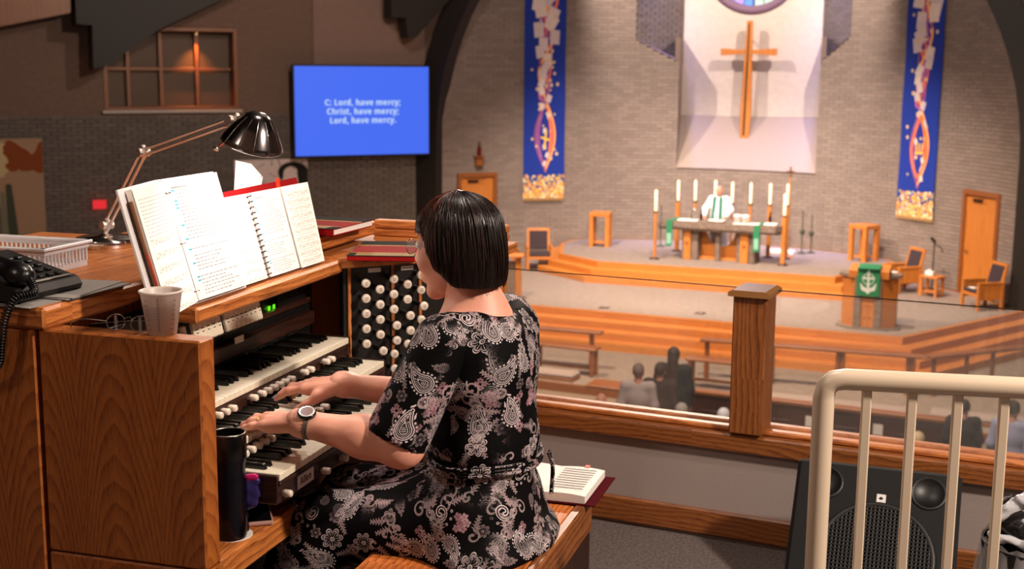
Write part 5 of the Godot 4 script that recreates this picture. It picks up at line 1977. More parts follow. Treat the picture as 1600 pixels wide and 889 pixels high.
func build_player() -> void:
	var base := Vector3(0.5, 0.0, 0.40)
	var t := othing("person", "woman with a dark bob playing the organ in a black floral dress, seen from behind", "person", base.x, base.y, base.z)
	var V := func(x: float, y: float, z: float) -> Vector3: return Vector3(x, y, z) - base
	# joints
	var shL: Vector3 = V.call(0.350, 1.060, 0.372)
	var shR: Vector3 = V.call(0.645, 1.055, 0.412)
	var elL: Vector3 = V.call(0.277, 0.848, 0.300)
	var elR: Vector3 = V.call(0.665, 0.845, 0.285)
	var wrL: Vector3 = V.call(0.262, 0.879, 0.074)
	var wrR: Vector3 = V.call(0.500, 0.908, 0.066)
	var neck: Vector3 = V.call(0.497, 1.092, 0.412)
	var skull: Vector3 = V.call(0.490, 1.250, 0.352)
	var hpL: Vector3 = V.call(0.425, 0.635, 0.410)
	var hpR: Vector3 = V.call(0.575, 0.635, 0.415)
	var knL: Vector3 = V.call(0.385, 0.590, 0.058)
	var knR: Vector3 = V.call(0.590, 0.590, 0.058)
	var fL: Vector3 = V.call(0.39, 0.12, -0.02)
	var fR: Vector3 = V.call(0.60, 0.12, -0.02)
	# one skin: trunk and legs, then arms, hands and head on finer grids
	var acc := acc_new()
	nets(acc, [
		[1, V.call(0.5, 0.66, 0.405), Vector3(0.155, 0.11, 0.10)], [1, V.call(0.5, 0.82, 0.410), Vector3(0.125, 0.14, 0.088)], [1, V.call(0.5, 0.97, 0.412), Vector3(0.140, 0.12, 0.082)],
		[0, shL, shR, 0.055, 0.055], [0, hpL, knL, 0.075, 0.058], [0, hpR, knR, 0.075, 0.058], [0, knL, fL, 0.058, 0.036], [0, knR, fR, 0.058, 0.036],
		[0, fL, fL + Vector3(0, -0.07, -0.14), 0.036, 0.028], [0, fR, fR + Vector3(0, -0.07, -0.14), 0.036, 0.028]], 0.014, 0.06)
	nets(acc, [[0, shL, elL, 0.052, 0.043], [0, elL, elL.lerp(wrL, 0.35), 0.0435, 0.0425], [0, elL.lerp(wrL, 0.35), wrL, 0.0425, 0.0265], [1, elL + Vector3(0.0, -0.006, 0.012), Vector3(0.040, 0.034, 0.036)], [0, wrL, wrL + (wrL - elL).normalized() * 0.003, 0.0258, 0.024]], 0.008, 0.03)
	nets(acc, [[0, shR, elR, 0.052, 0.043], [0, elR, elR.lerp(wrR, 0.35), 0.042, 0.041], [0, elR.lerp(wrR, 0.35), wrR, 0.041, 0.0255], [0, wrR, wrR + (wrR - elR).normalized() * 0.003, 0.0248, 0.023]], 0.008, 0.03)
	# neck and chest opening
	nets(acc, [[0, neck + Vector3(0, -0.06, 0.0), neck + Vector3(0.0, 0.02, -0.005), 0.066, 0.054], [0, neck, skull + Vector3(0.0, -0.055, 0.012), 0.053, 0.050], [0, neck + Vector3(0, -0.035, 0.0), shL + Vector3(0.05, 0.01, 0.0), 0.050, 0.046], [0, neck + Vector3(0, -0.035, 0.0), shR + Vector3(-0.05, 0.012, 0.0), 0.050, 0.046],
		[0, neck + Vector3(-0.02, 0.075, -0.03), neck + Vector3(-0.012, -0.03, -0.085), 0.012, 0.012], [0, neck + Vector3(0, -0.05, -0.02), neck + Vector3(0, -0.14, -0.03), 0.085, 0.10]], 0.008, 0.04)
	# left hand (its thumb lies away from the camera), right hand
	var zL := (Vector3(0.32, -0.16, -0.94)).normalized()
	var xL := Vector3(0.94, 0.10, 0.32).normalized()
	xL = (xL - zL * xL.dot(zL)).normalized()
	var yL := xL.cross(zL)
	if yL.y < 0: yL = -yL
	var hl := hand_prims(wrL + (wrL - elL).normalized() * 0.006, xL, yL, zL, [[2, 22, 30], [2, 24, 32], [1, 20, 28], [-2, 10, 16]], [Vector3(0.45, -0.3, 0.84).normalized(), Vector3(0.1, -0.25, 0.96).normalized()])
	hl[0].append([0, elL.lerp(wrL, 0.84), wrL, 0.0300, 0.0250])
	hl[0].append([0, wrL, wrL + zL * 0.045, 0.0245, 0.0175])
	nets(acc, hl[0], 0.0032, 0.009)
	var zR := (Vector3(0.22, -0.20, -0.95)).normalized()
	var xR := Vector3(-0.95, -0.16, -0.22).normalized()
	xR = (xR - zR * xR.dot(zR)).normalized()
	var yR := zR.cross(xR)
	if yR.y < 0: yR = -yR
	var hr := hand_prims(wrR + (wrR - elR).normalized() * 0.006, xR, yR, zR, [[0, 16, 24], [2, 20, 28], [8, 30, 40], [12, 34, 42]], [Vector3(0.55, -0.42, 0.72).normalized(), Vector3(0.15, -0.22, 0.96).normalized()])
	hr[0].append([0, elR.lerp(wrR, 0.84), wrR, 0.0290, 0.0240])
	hr[0].append([0, wrR, wrR + zR * 0.045, 0.0235, 0.0170])
	nets(acc, hr[0], 0.0032, 0.009)
	# head in its own axes: x to her left, y up, z forward; turned a little away
	var hb := Basis(Vector3.UP, deg_to_rad(180.0 - 12.0)) * Basis(Vector3.RIGHT, deg_to_rad(5.0))
	var hx := Transform3D(hb, skull)
	nets(acc, [
		[1, Vector3(0, 0.024, -0.014), Vector3(0.073, 0.094, 0.090)], [1, Vector3(0, -0.050, 0.026), Vector3(0.053, 0.062, 0.056)], [1, Vector3(0, -0.100, 0.060), Vector3(0.026, 0.021, 0.023)],
		[1, Vector3(0.034, -0.028, 0.056), Vector3(0.026, 0.030, 0.025)], [1, Vector3(-0.034, -0.028, 0.056), Vector3(0.026, 0.030, 0.025)], [1, Vector3(0, 0.034, 0.066), Vector3(0.050, 0.022, 0.018)],
		[0, Vector3(0, 0.014, 0.080), Vector3(0, -0.026, 0.101), 0.008, 0.0105], [1, Vector3(0.010, -0.031, 0.090), Vector3(0.009, 0.008, 0.010)], [1, Vector3(-0.010, -0.031, 0.090), Vector3(0.009, 0.008, 0.010)],
		[0, Vector3(0.018, -0.060, 0.077), Vector3(0, -0.057, 0.087), 0.005, 0.007], [0, Vector3(-0.018, -0.060, 0.077), Vector3(0, -0.057, 0.087), 0.005, 0.007],
		[0, Vector3(0.016, -0.071, 0.076), Vector3(0, -0.072, 0.085), 0.005, 0.0075], [0, Vector3(-0.016, -0.071, 0.076), Vector3(0, -0.072, 0.085), 0.005, 0.0075],
		[1, Vector3(0.074, -0.005, -0.006), Vector3(0.008, 0.030, 0.018)], [1, Vector3(-0.074, -0.005, -0.006), Vector3(0.008, 0.030, 0.018)],
		[2, Vector3(0.031, 0.008, 0.090), Vector3(0.015, 0.010, 0.012)], [2, Vector3(-0.031, 0.008, 0.090), Vector3(0.015, 0.010, 0.012)]], 0.0042, 0.014, hx)
	put("body", acc_mesh(acc), t, mat("skin"))
	for sd in [-1.0, 1.0]:
		var st := mb()
		ball(st, hx * Vector3(sd * 0.031, 0.008, 0.074), Vector3.ONE * 0.0118, 14)
		part("eye", st, mat("eye_white", Color(0.85, 0.82, 0.8), 0.2), t)
	for tp in hl[1]: nail(t, tp[0], tp[1], yL)
	for tp in hr[1]: nail(t, tp[0], tp[1], yR)
	# dress: bodice with loose sleeves to the elbow, skirt over the lap and down the shins
	var folds := func(p: Vector3) -> float:
		var low := smoothstep(0.1, -0.35, p.z) * 0.5 + 0.5
		var f := 0.0022 * sin(p.x * 46.0 + p.y * 21.0 + 3.0 * sin(p.z * 17.0)) * sin(p.y * 33.0 - p.z * 27.0)
		f += 0.0032 * low * sin(p.x * 58.0 + 2.0 * sin(p.y * 14.0)) * smoothstep(0.66, 0.5, p.y)
		return f
	var hemL := shL.lerp(elL, 0.78) + Vector3(-0.002, 0.0, -0.01)
	var hemR := shR.lerp(elR, 0.80)
	var dr := [
		[1, V.call(0.5, 0.655, 0.412), Vector3(0.195, 0.125, 0.133)], [1, V.call(0.5, 0.82, 0.418), Vector3(0.158, 0.15, 0.122)], [1, V.call(0.5, 0.975, 0.416), Vector3(0.170, 0.120, 0.120)],
		[0, shL + Vector3(0.012, 0.002, 0.004), shR + Vector3(-0.012, 0.004, 0.004), 0.062, 0.062], [0, V.call(0.42, 1.050, 0.425), V.call(0.59, 1.050, 0.442), 0.070, 0.070],
		[0, hpL + Vector3(0, 0.005, 0), knL, 0.100, 0.083], [0, hpR + Vector3(0, 0.005, 0), knR, 0.100, 0.083], [0, V.call(0.49, 0.63, 0.36), V.call(0.485, 0.575, 0.07), 0.095, 0.072],
		[0, knL + Vector3(-0.005, 0.0, -0.01), V.call(0.355, 0.17, -0.07), 0.084, 0.105], [0, knR + Vector3(0, 0, -0.01), V.call(0.60, 0.17, -0.04), 0.084, 0.105], [0, V.call(0.485, 0.58, 0.03), V.call(0.48, 0.17, -0.05), 0.075, 0.13],
		[1, V.call(0.5, 0.585, 0.435), Vector3(0.235, 0.052, 0.15)]]
	var da := acc_new()
	nets(da, dr + [[2, neck + Vector3(0.0, 0.045, -0.045), Vector3(0.092, 0.062, 0.105)]], 0.0105, 0.045, Transform3D.IDENTITY, folds)
	put("dress", acc_mesh(da), t, mat("dress"))
	# sleeves as open turned cloth, so that the arm comes out of a real opening
	for s in [[shL, hemL, 0.070, elL], [shR, hemR, 0.066, elR]]:
		var sa := acc_new()
		var ax: Vector3 = (s[1] - s[0]).normalized()
		var e: Vector3 = s[1]
		nets(sa, [[0, s[0] + Vector3(0, 0.0, 0), e + ax * 0.03, 0.064, s[2]], [2, e + ax * 0.085, Vector3.ONE * 0.073]], 0.006, 0.008)
		put("sleeve", acc_mesh(sa), t, mat("dress"))
	var st := mb()
	var ring := []
	for i in 40:
		var a := TAU * i / 40.0
		ring.append(V.call(0.5, 0.775, 0.420) + Vector3(cos(a) * 0.160, 0.004 * sin(a * 3.0), sin(a) * 0.124))
	for k in 3:
		var rg := []
		for p in ring: rg.append(p + Vector3(0, (k - 1) * 0.007, 0))
		tube(st, rg, 0.0055, 6, true)
	for k in 1:
		var tail := bend([V.call(0.56, 0.775, 0.552), V.call(0.585 + k * 0.02, 0.73, 0.556), V.call(0.59 + k * 0.03, 0.665 - k * 0.04, 0.552)], 6)
		tube(st, tail, 0.0055, 6)
	part("waist_tie", st, mat("dress"), t)
	# shoes
	for f in [fL, fR]:
		put("shoe", blob([[0, f + Vector3(0, -0.075, 0.03), f + Vector3(0, -0.085, -0.15), 0.036, 0.028]], 0.008, 0.01), t, mat("black"))
	build_hair(t, hx)
	# spectacles worn
	st = mb()
	for sd in [-1.0, 1.0]:
		var rg := []
		for i in 20:
			var a := TAU * i / 20.0
			rg.append(hx * Vector3(sd * 0.032 + 0.021 * cos(a), 0.004 + 0.0165 * sin(a), 0.101 - absf(0.021 * cos(a) + sd * 0.0) * 0.15))
		tube(st, rg, 0.0011, 5, true)
		tube(st, [hx * Vector3(sd * 0.054, 0.010, 0.098), hx * Vector3(sd * 0.072, 0.009, 0.085), hx * Vector3(sd * 0.079, 0.006, 0.0)], 0.0013, 5)
	tube(st, [hx * Vector3(-0.011, 0.008, 0.101), hx * Vector3(0, 0.011, 0.104), hx * Vector3(0.011, 0.008, 0.101)], 0.0012, 5)
	var sp := part("eyeglasses", st, mat("steel"), t)
	st = mb()
	for sd in [-1.0, 1.0]: ball(st, hx * Vector3(sd * 0.032, 0.004, 0.100), Vector3(0.0205, 0.016, 0.0012), 14, hb)
	part("lens", st, glassy("lens_glass", Color(0.9, 0.92, 0.95), 0.12), sp)
	# watch and ring on the near hand
	var ad := (wrL - elL).normalized()
	var wc := wrL - ad * 0.018
	var wx := ad.cross(Vector3.UP).normalized()
	var wy := wx.cross(ad).normalized()
	if wy.y < 0: wy = -wy
	var rg2 := []
	for i in 28:
		var a := TAU * i / 28.0
		rg2.append(wc + wx * cos(a) * 0.0305 + wy * sin(a) * 0.0305)
	st = mb()
	for k in 5:
		var rk := []
		for p in rg2: rk.append(p + ad * (k - 2) * 0.0042)
		tube(st, rk, 0.0026, 6, true)
	var face_up := (wy * 0.9 - wx * signf(wx.x) * 0.42).normalized()
	var wt := part("watch", st, mat("strap", Color(0.36, 0.32, 0.28), 0.6), t)
	var wxf := Transform3D(Basis(ad.cross(face_up).normalized(), face_up, -ad), wc + face_up * 0.0295)
	wxf.basis.z = wxf.basis.x.cross(wxf.basis.y)
	st = mb()
	lathe(st, [Vector2(0.0, 0.0), Vector2(0.0195, 0.0), Vector2(0.0205, 0.003), Vector2(0.0205, 0.008), Vector2(0.0185, 0.0098), Vector2(0.0172, 0.0088)], 28, wxf)
	part("watch_case", st, mat("black_gloss"), wt)
	st = mb()
	lathe(st, [Vector2(0.0172, 0.0088), Vector2(0.014, 0.0090)], 28, wxf)
	part("watch_bezel", st, mat("steel"), wt)
	st = mb()
	lathe(st, [Vector2(0.014, 0.0090), Vector2(0.0, 0.0091)], 28, wxf)
	part("watch_face", st, mat("watch_face", Color(0.48, 0.38, 0.37), 0.2), wt)
	st = mb()
	var fr: Array = hl[0][8 + 3 * 2 - 4]     # somewhere along the ring finger
	for q in hl[0].size():
		pass
	var pr: Array = hl[0]
	var seg: Array = pr[2 * 5 + 2]
	var rd: Vector3 = (seg[2] - seg[1]).normalized()
	var rc: Vector3 = seg[1].lerp(seg[2], 0.42)
	var ux := rd.cross(Vector3.UP).normalized()
	var uy := ux.cross(rd)
	var rr := []
	for i in 16: rr.append(rc + (ux * cos(TAU * i / 16.0) + uy * sin(TAU * i / 16.0)) * 0.0098)
	tube(st, rr, 0.0014, 6, true)
	part("ring", st, mat("gold", Color(0.85, 0.62, 0.25), 0.2, 1.0), t)

func build_hair(t: Node3D, hx: Transform3D) -> void:
	# a bob: surface by angle (0 = face) and by fall from the crown
	var g := RandomNumberGenerator.new()
	g.seed = 77
	var point := func(th: float, s: float, out: float) -> Vector3:
		var af := absf(th)
		var hem := lerpf(0.064, -0.080, smoothstep(0.95, 1.32, af)) + 0.034 * smoothstep(1.85, 1.30, af) * smoothstep(1.0, 1.3, af)
		hem -= 0.010 * smoothstep(1.4, 2.6, af)
		var top := 0.121
		var y: float
		var k: float
		if s < 0.5:
			var a := s / 0.5 * PI / 2
			k = sin(a)
			y = lerpf(0.036, top, cos(a))
		else:
			var u := (s - 0.5) / 0.5
			y = lerpf(0.036, hem, u)
			k = 1.0 + 0.055 * sin(u * PI * 0.75) - 0.10 * pow(u, 3.0) * smoothstep(0.7, 1.3, af)
			if af < 1.2: k = 1.0 + 0.045 * u * smoothstep(0.7, 1.2, af) - 0.03 * u * smoothstep(0.9, 0.4, af)
		var rx := 0.083 + out
		var rz := 0.102 + out
		return Vector3(sin(th) * rx * k, y + out * (1.0 - k), -0.012 + cos(th) * rz * k * (0.98 if af < 1.2 else 1.0))
	var st := mb()
	st.set_smooth_group(1)
	var nt := 72
	var ns := 22
	for i in nt:
		for k in ns:
			var a := -PI + TAU * i / nt
			var b := -PI + TAU * (i + 1) / nt
			var s0 := float(k) / ns
			var s1 := float(k + 1) / ns
			for o in [0.0, -0.010]:
				var q := [point.call(a, s0, o), point.call(b, s0, o), point.call(b, s1, o), point.call(a, s1, o)]
				var c: Vector3 = (q[0] + q[2]) * 0.5
				var n := Vector3(c.x, maxf(0.0, c.y - 0.03) * 1.2 + 0.005 * (1.0 - s0), c.z + 0.012)
				if o < 0.0: n = -n
				quad(st, hx * q[0], hx * q[1], hx * q[2], hx * q[3], hx.basis * n, Vector2(float(i) / nt, s0), Vector2(float(i + 1) / nt, s0), Vector2(float(i + 1) / nt, s1), Vector2(float(i) / nt, s1))
	st.set_smooth_group(-1)
	for i in nt:
		var a := -PI + TAU * i / nt
		var b := -PI + TAU * (i + 1) / nt
		quad(st, hx * point.call(a, 1.0, 0.0), hx * point.call(b, 1.0, 0.0), hx * point.call(b, 1.0, -0.010), hx * point.call(a, 1.0, -0.010), Vector3.DOWN)
	var hair := part("hair", st, mat("hair"), t)
	for tone in 4:
		st = mb()
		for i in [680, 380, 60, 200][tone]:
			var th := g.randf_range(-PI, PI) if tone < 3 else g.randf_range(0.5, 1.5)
			var o := g.randf_range(-0.0015, 0.0032)
			var s0 := pow(g.randf(), 0.8) * 0.55
			var s1 := minf(1.0 + g.randf_range(-0.05, 0.035), s0 + g.randf_range(0.35, 1.0))
			var dr := g.randf_range(-0.05, 0.05)
			var pts := []
			var rr := []
			for k in 9:
				var u := k / 8.0
				pts.append(hx * point.call(th + dr * u * u, lerpf(s0, s1, u), o + 0.001 * sin(u * 5.0 + i)))
				rr.append(0.0011 * (1.0 - 0.75 * u))
			tube(st, pts, rr, 4, false, false)
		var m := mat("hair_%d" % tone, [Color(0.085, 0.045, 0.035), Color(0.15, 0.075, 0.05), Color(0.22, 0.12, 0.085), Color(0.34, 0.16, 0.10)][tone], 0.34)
		var o2 := part("strands", st, m, hair)
		o2.set_meta("kind", "stuff")

# ------------------------------------------------------------------ chancel furnishings
func chair_thing(label: String, at: Vector3, yaw: float) -> Node3D:
	var t := thing("chancel_armchair", label, "armchair", at, yaw, "chancel armchairs")
	var st := mb()
	box_lo(st, Vector3(-0.27, 0.36, -0.28), Vector3(0.27, 0.46, 0.28), 0.03)
	part("seat", st, mat("cushion"), t)
	var lean := Transform3D(Basis(Vector3.RIGHT, deg_to_rad(-14.0)), Vector3(0, 0.46, -0.27))
	st = mb()
	box_lo(st, Vector3(-0.23, 0.02, -0.02), Vector3(0.23, 0.50, 0.04), 0.02, 0, lean)
	part("backrest", st, mat("cushion"), t)
	st = mb()
	for s in [-1.0, 1.0]: box_lo(st, Vector3(s * 0.26 - 0.03, -0.12, -0.04), Vector3(s * 0.26 + 0.03, 0.56, 0.02), 0.006, 1, lean)
	box_lo(st, Vector3(-0.26, 0.50, -0.04), Vector3(0.26, 0.57, 0.02), 0.006, 0, lean)
	part("back_frame", st, mat("oak_far"), t)
	for s in [-1.0, 1.0]:
		st = mb()
		box_lo(st, Vector3(s * 0.30 - 0.03, 0.58, -0.34), Vector3(s * 0.30 + 0.03, 0.63, 0.30), 0.008, 2)
		box_lo(st, Vector3(s * 0.30 - 0.012, 0.24, -0.30), Vector3(s * 0.30 + 0.012, 0.58, 0.26), 0.004, 1)
		part("armrest", st, mat("oak_far"), t)
		for z in [-0.30, 0.26]:
			st = mb()
			box_lo(st, Vector3(s * 0.30 - 0.03, 0.0, z - 0.035), Vector3(s * 0.30 + 0.03, 0.60, z + 0.035), 0.006, 1)
			part("leg", st, mat("oak_far"), t)
	st = mb()
	box_lo(st, Vector3(-0.28, 0.30, 0.24), Vector3(0.28, 0.37, 0.28), 0.006, 0)
	box_lo(st, Vector3(-0.28, 0.30, -0.30), Vector3(0.28, 0.37, -0.26), 0.006, 0)
	part("seat_rail", st, mat("oak_far"), t)
	return t

func low_table(label: String, at: Vector3, yaw: float, s: Vector3) -> Node3D:
	var t := thing("side_table", label, "table", at, yaw)
	var st := mb()
	box_lo(st, Vector3(-s.x * 0.5, s.y - 0.05, -s.z * 0.5), Vector3(s.x * 0.5, s.y, s.z * 0.5), 0.008, 0)
	part("table_top", st, mat("oak_far"), t)
	for sx in [-1.0, 1.0]:
		for sz in [-1.0, 1.0]:
			st = mb()
			box_lo(st, Vector3(sx * (s.x * 0.5 - 0.05) - 0.03, 0, sz * (s.z * 0.5 - 0.05) - 0.03), Vector3(sx * (s.x * 0.5 - 0.05) + 0.03, s.y - 0.05, sz * (s.z * 0.5 - 0.05) + 0.03), 0.005, 1)
			part("leg", st, mat("oak_far"), t)
	st = mb()
	box_lo(st, Vector3(-s.x * 0.5 + 0.06, s.y * 0.22, -s.z * 0.5 + 0.06), Vector3(s.x * 0.5 - 0.06, s.y * 0.22 + 0.025, s.z * 0.5 - 0.06), 0.004, 0)
	part("shelf", st, mat("oak_far"), t)
	return t

func plinth(label: String, at: Vector3, yaw: float) -> void:
	var t := thing("flower_stand", label, "stand", at, yaw, "open flower stands")
	var st := mb()
	box_lo(st, Vector3(-0.27, 0.80, -0.27), Vector3(0.27, 0.90, 0.27), 0.008, 0)
	part("top", st, mat("oak_far"), t)
	for sx in [-1.0, 1.0]:
		for sz in [-1.0, 1.0]:
			st = mb()
			box_lo(st, Vector3(sx * 0.21 - 0.055, 0, sz * 0.21 - 0.055), Vector3(sx * 0.21 + 0.055, 0.80, sz * 0.21 + 0.055), 0.006, 1)
			part("leg", st, mat("oak_far"), t)
	st = mb()
	box_lo(st, Vector3(-0.155, 0.08, -0.155), Vector3(0.155, 0.13, 0.155), 0.005, 0)
	part("shelf", st, mat("oak_far"), t)

func candle(label: String, at: Vector3, top: float, base: float, r: float, thick := 0.035) -> void:
	var t := thing("floor_candlestick", label, "candlestick", Vector3(at.x, base, at.z), 0.0, "tall candlesticks around the altar")
	var h := top - base
	var st := mb()
	var pole := h - 0.56
	box_lo(st, Vector3(-thick, 0.04, -thick), Vector3(thick, pole, thick), 0.008, 1)
	part("pole", st, mat("oak_far"), t)
	st = mb()
	lathe(st, [Vector2(0, 0), Vector2(0.13, 0), Vector2(0.13, 0.025), Vector2(0.05, 0.05), Vector2(0, 0.05)], 20)
	part("foot", st, mat("walnut"), t)
	st = mb()
	lathe(st, [Vector2(0.02, pole - 0.02), Vector2(0.03, pole), Vector2(0.06, pole + 0.03), Vector2(0.06, pole + 0.045), Vector2(0.0, pole + 0.045)], 14)
	part("drip_cup", st, mat("bronze", Color(0.28, 0.17, 0.10), 0.4, 0.7), t)
	st = mb()
	lathe(st, [Vector2(r, pole + 0.045), Vector2(r, h - 0.012), Vector2(r * 0.7, h), Vector2(0, h - 0.006)], 14)
	part("wax_candle", st, mat("wax", Color(0.93, 0.89, 0.80), 0.5), t)
	st = mb()
	lathe(st, [Vector2(0.0, h - 0.01), Vector2(0.009, h + 0.006), Vector2(0.007, h + 0.02), Vector2(0.0, h + 0.04)], 8)
	part("flame", st, glow("flame", Color(1.0, 0.78, 0.42), 1.5), t)

func build_chancel() -> void:
	var st: SurfaceTool
	# altar: dark stone slab on stone and oak piers, a bowed oak screen between
	var A := Vector3(-8.63, DAIS + 0.006, -30.62)
	var t := thing("stone_altar", "long dark stone altar table on oak and stone piers", "altar", A)
	st = mb()
	var poly := PackedVector2Array()
	for q in [Vector2(-1.5, 0.28), Vector2(-1.46, 0.42), Vector2(-0.7, 0.46), Vector2(0.1, 0.45), Vector2(0.8, 0.47), Vector2(1.42, 0.42), Vector2(1.52, 0.2), Vector2(1.5, -0.3), Vector2(1.40, -0.44), Vector2(0, -0.46), Vector2(-1.4, -0.44), Vector2(-1.5, -0.3)]: poly.append(q)
	slab(st, poly, 0.80, 0.95)
	slab(st, Geometry2D.offset_polygon(poly, -0.05, Geometry2D.JOIN_MITER)[0], 0.74, 0.80)
	part("slab", st, mat("stone"), t)
	for s in [[-0.94, -0.87, 0.0], [-0.70, -0.53, 0.0], [0.44, 0.54, 0.0], [0.74, 0.90, 0.0]]:
		st = mb()
		box_lo(st, Vector3(s[0], 0, -0.25), Vector3(s[1], 0.74, 0.24), 0.01, 1)
		part("stone_pier", st, mat("stone"), t)
	for s in [[-0.87, -0.70], [0.54, 0.74]]:
		st = mb()
		box_lo(st, Vector3(s[0], 0, -0.22), Vector3(s[1], 0.74, 0.30), 0.01, 1)
		var pn := part("oak_pier", st, mat("oak_far"), t)
		st = mb()
		var c: float = (s[0] + s[1]) * 0.5
		extr(st, PackedVector2Array([Vector2(c - 0.05, 0.42), Vector2(c, 0.34), Vector2(c + 0.05, 0.42), Vector2(c + 0.03, 0.46), Vector2(c, 0.42), Vector2(c - 0.03, 0.46)]), 0.012, Transform3D(Basis.IDENTITY, Vector3(0, 0, 0.296)))
		part("carved_emblem", st, mat("oak_rail"), pn)
	# screen with a round bite cut from its top
	st = mb()
	var sp := PackedVector2Array([Vector2(-0.53, 0.04), Vector2(0.44, 0.04), Vector2(0.44, 0.72), Vector2(0.32, 0.72)])
	for i in 17: sp.append(Vector2(-0.04 + 0.36 * cos(PI * i / 16.0), 0.72 - 0.40 * sin(PI * i / 16.0)))
	sp.append(Vector2(-0.53, 0.72))
	extr(st, sp, 0.04, Transform3D(Basis.IDENTITY, Vector3(0, 0, -0.12)))
	box_lo(st, Vector3(-0.53, 0.0, -0.14), Vector3(0.44, 0.07, 0.06), 0.006, 0)
	part("oak_screen", st, mat("oak_far"), t)
	st = mb()
	box_lo(st, Vector3(-0.095, 0.0, 0.10), Vector3(0.015, 0.74, 0.22), 0.008, 1)
	part("centre_post", st, mat("stone"), t)
	# what lies on the altar
	for q in [[-1.19, "green altar cloth strip draped over the altar's candle end by the pale bundle"], [0.98, "green altar cloth strip draped over the altar's end near the tall front candle"]]:
		var c := thing("altar_cloth", q[1], "cloth", A + Vector3(q[0], 0.95, 0), 0.0, "green altar cloths")
		st = mb()
		box_lo(st, Vector3(-0.075, 0.002, -0.3), Vector3(0.075, 0.008, 0.485))
		box_lo(st, Vector3(-0.075, -0.62, 0.478), Vector3(0.075, 0.008, 0.487))
		part("strip", st, mat("green_cloth", Color(0.10, 0.44, 0.30), 0.8), c)
		st = mb()
		box_lo(st, Vector3(-0.055, -0.56, 0.4865), Vector3(0.055, -0.30, 0.4885))
		part("pale_band", st, mat("pale_green", Color(0.46, 0.66, 0.60), 0.8), c)
	var linen := func(x: float, z: float, w: float, d: float, h: float, label: String) -> void:
		var c := thing("linen", label, "cloth", A + Vector3(x, 0.952, z))
		var s2 := mb()
		box(s2, Vector3(0, h * 0.5, 0), Vector3(w, h, d), h * 0.3, 0, Transform3D(Basis(Vector3.UP, 0.12), Vector3.ZERO))
		part("folded_cloth", s2, mat("linen_white", Color(0.86, 0.85, 0.86), 0.8), c)
	linen.call(-0.80, 0.2, 0.50, 0.3, 0.03, "white folded linen under the tall flagon")
	linen.call(0.66, 0.22, 0.62, 0.34, 0.02, "white linen spread under the two glass cups")
	linen.call(1.22, 0.1, 0.30, 0.34, 0.035, "white folded linen at the altar end near the front candle")
	t = thing("flagon", "tall silver flagon standing on the altar linen", "flagon", A + Vector3(-0.66, 0.982, 0.2))
	st = mb()
	lathe(st, [Vector2(0, 0), Vector2(0.06, 0), Vector2(0.065, 0.02), Vector2(0.045, 0.06), Vector2(0.055, 0.16), Vector2(0.03, 0.24), Vector2(0.03, 0.27), Vector2(0.0, 0.30)], 16)
	part("body", st, mat("silver", Color(0.82, 0.81, 0.80), 0.25, 0.9), t)
	st = mb()
	tube(st, bend([Vector3(0.03, 0.25, 0), Vector3(0.09, 0.22, 0), Vector3(0.085, 0.12, 0), Vector3(0.05, 0.08, 0)], 5), 0.008, 6)
	part("handle", st, mat("silver"), t)
	for q in [[-0.78, "dark bottle beside the silver flagon on the altar"], [-0.56, "dark cruet between the flagon and the priest's hand"], [1.10, "dark slim bottle at the back of the altar by the cloth strip"]]:
		t = thing("bottle", q[1], "bottle", A + Vector3(q[0], 0.952, -0.1 if q[0] < 1.0 else -0.3))
		st = mb()
		lathe(st, [Vector2(0, 0), Vector2(0.035, 0), Vector2(0.038, 0.12), Vector2(0.014, 0.18), Vector2(0.014, 0.25), Vector2(0, 0.25)], 12)
		part("body", st, mat("dark_glass", Color(0.10, 0.07, 0.06), 0.2), t)
		st = mb()
		lathe(st, [Vector2(0.016, 0.245), Vector2(0.016, 0.265), Vector2(0, 0.265)], 10)
		part("stopper", st, mat("bronze"), t)
	for q in [[0.44, "glass cup with amber contents nearer the priest"], [0.64, "glass cup with golden contents nearer the green cloth strip"]]:
		t = thing("glass_cup", q[1], "cup", A + Vector3(q[0], 0.974, 0.24))
		st = mb()
		lathe(st, [Vector2(0.0, 0.0), Vector2(0.06, 0.0), Vector2(0.085, 0.06), Vector2(0.095, 0.17), Vector2(0.088, 0.17), Vector2(0.078, 0.06), Vector2(0.0, 0.012)], 18)
		part("bowl", st, glassy("cup_glass", Color(0.95, 0.95, 0.97), 0.25), t)
		st = mb()
		lathe(st, [Vector2(0.0, 0.013), Vector2(0.055, 0.013), Vector2(0.074, 0.05), Vector2(0.0, 0.075)], 14)
		part("contents", st, mat("amber", Color(0.80, 0.52, 0.10), 0.4), t)
		st = mb()
		lathe(st, [Vector2(0.097, 0.165), Vector2(0.1, 0.19), Vector2(0.06, 0.20), Vector2(0.0, 0.202)], 18)
		part("cover", st, mat("linen_white"), t)
	t = thing("missal", "open dark book lying before the priest on the altar", "book", A + Vector3(-0.10, 0.952, 0.1))
	st = mb()
	box_lo(st, Vector3(-0.21, 0, -0.14), Vector3(0.21, 0.012, 0.14), 0.003)
	part("cover", st, mat("missal_cover", Color(0.16, 0.08, 0.07), 0.5), t)
	st = mb()
	for s in [-1.0, 1.0]: box(st, Vector3(s * 0.10, 0.022, 0), Vector3(0.19, 0.02, 0.26), 0.006, 0, Transform3D(Basis(Vector3.BACK, s * 0.06), Vector3.ZERO))
	part("page_block", st, mat("paper"), t)
	# candlesticks
	candle("candlestick by the altar's left end, standing alone before the dais back row", Vector3(-10.14, 0, -30.03), -1.345, DAIS, 0.036, 0.03)
	candle("single candlestick standing in front of the altar's right end", Vector3(-7.08, 0, -30.5), -1.33, DAIS, 0.036, 0.05)
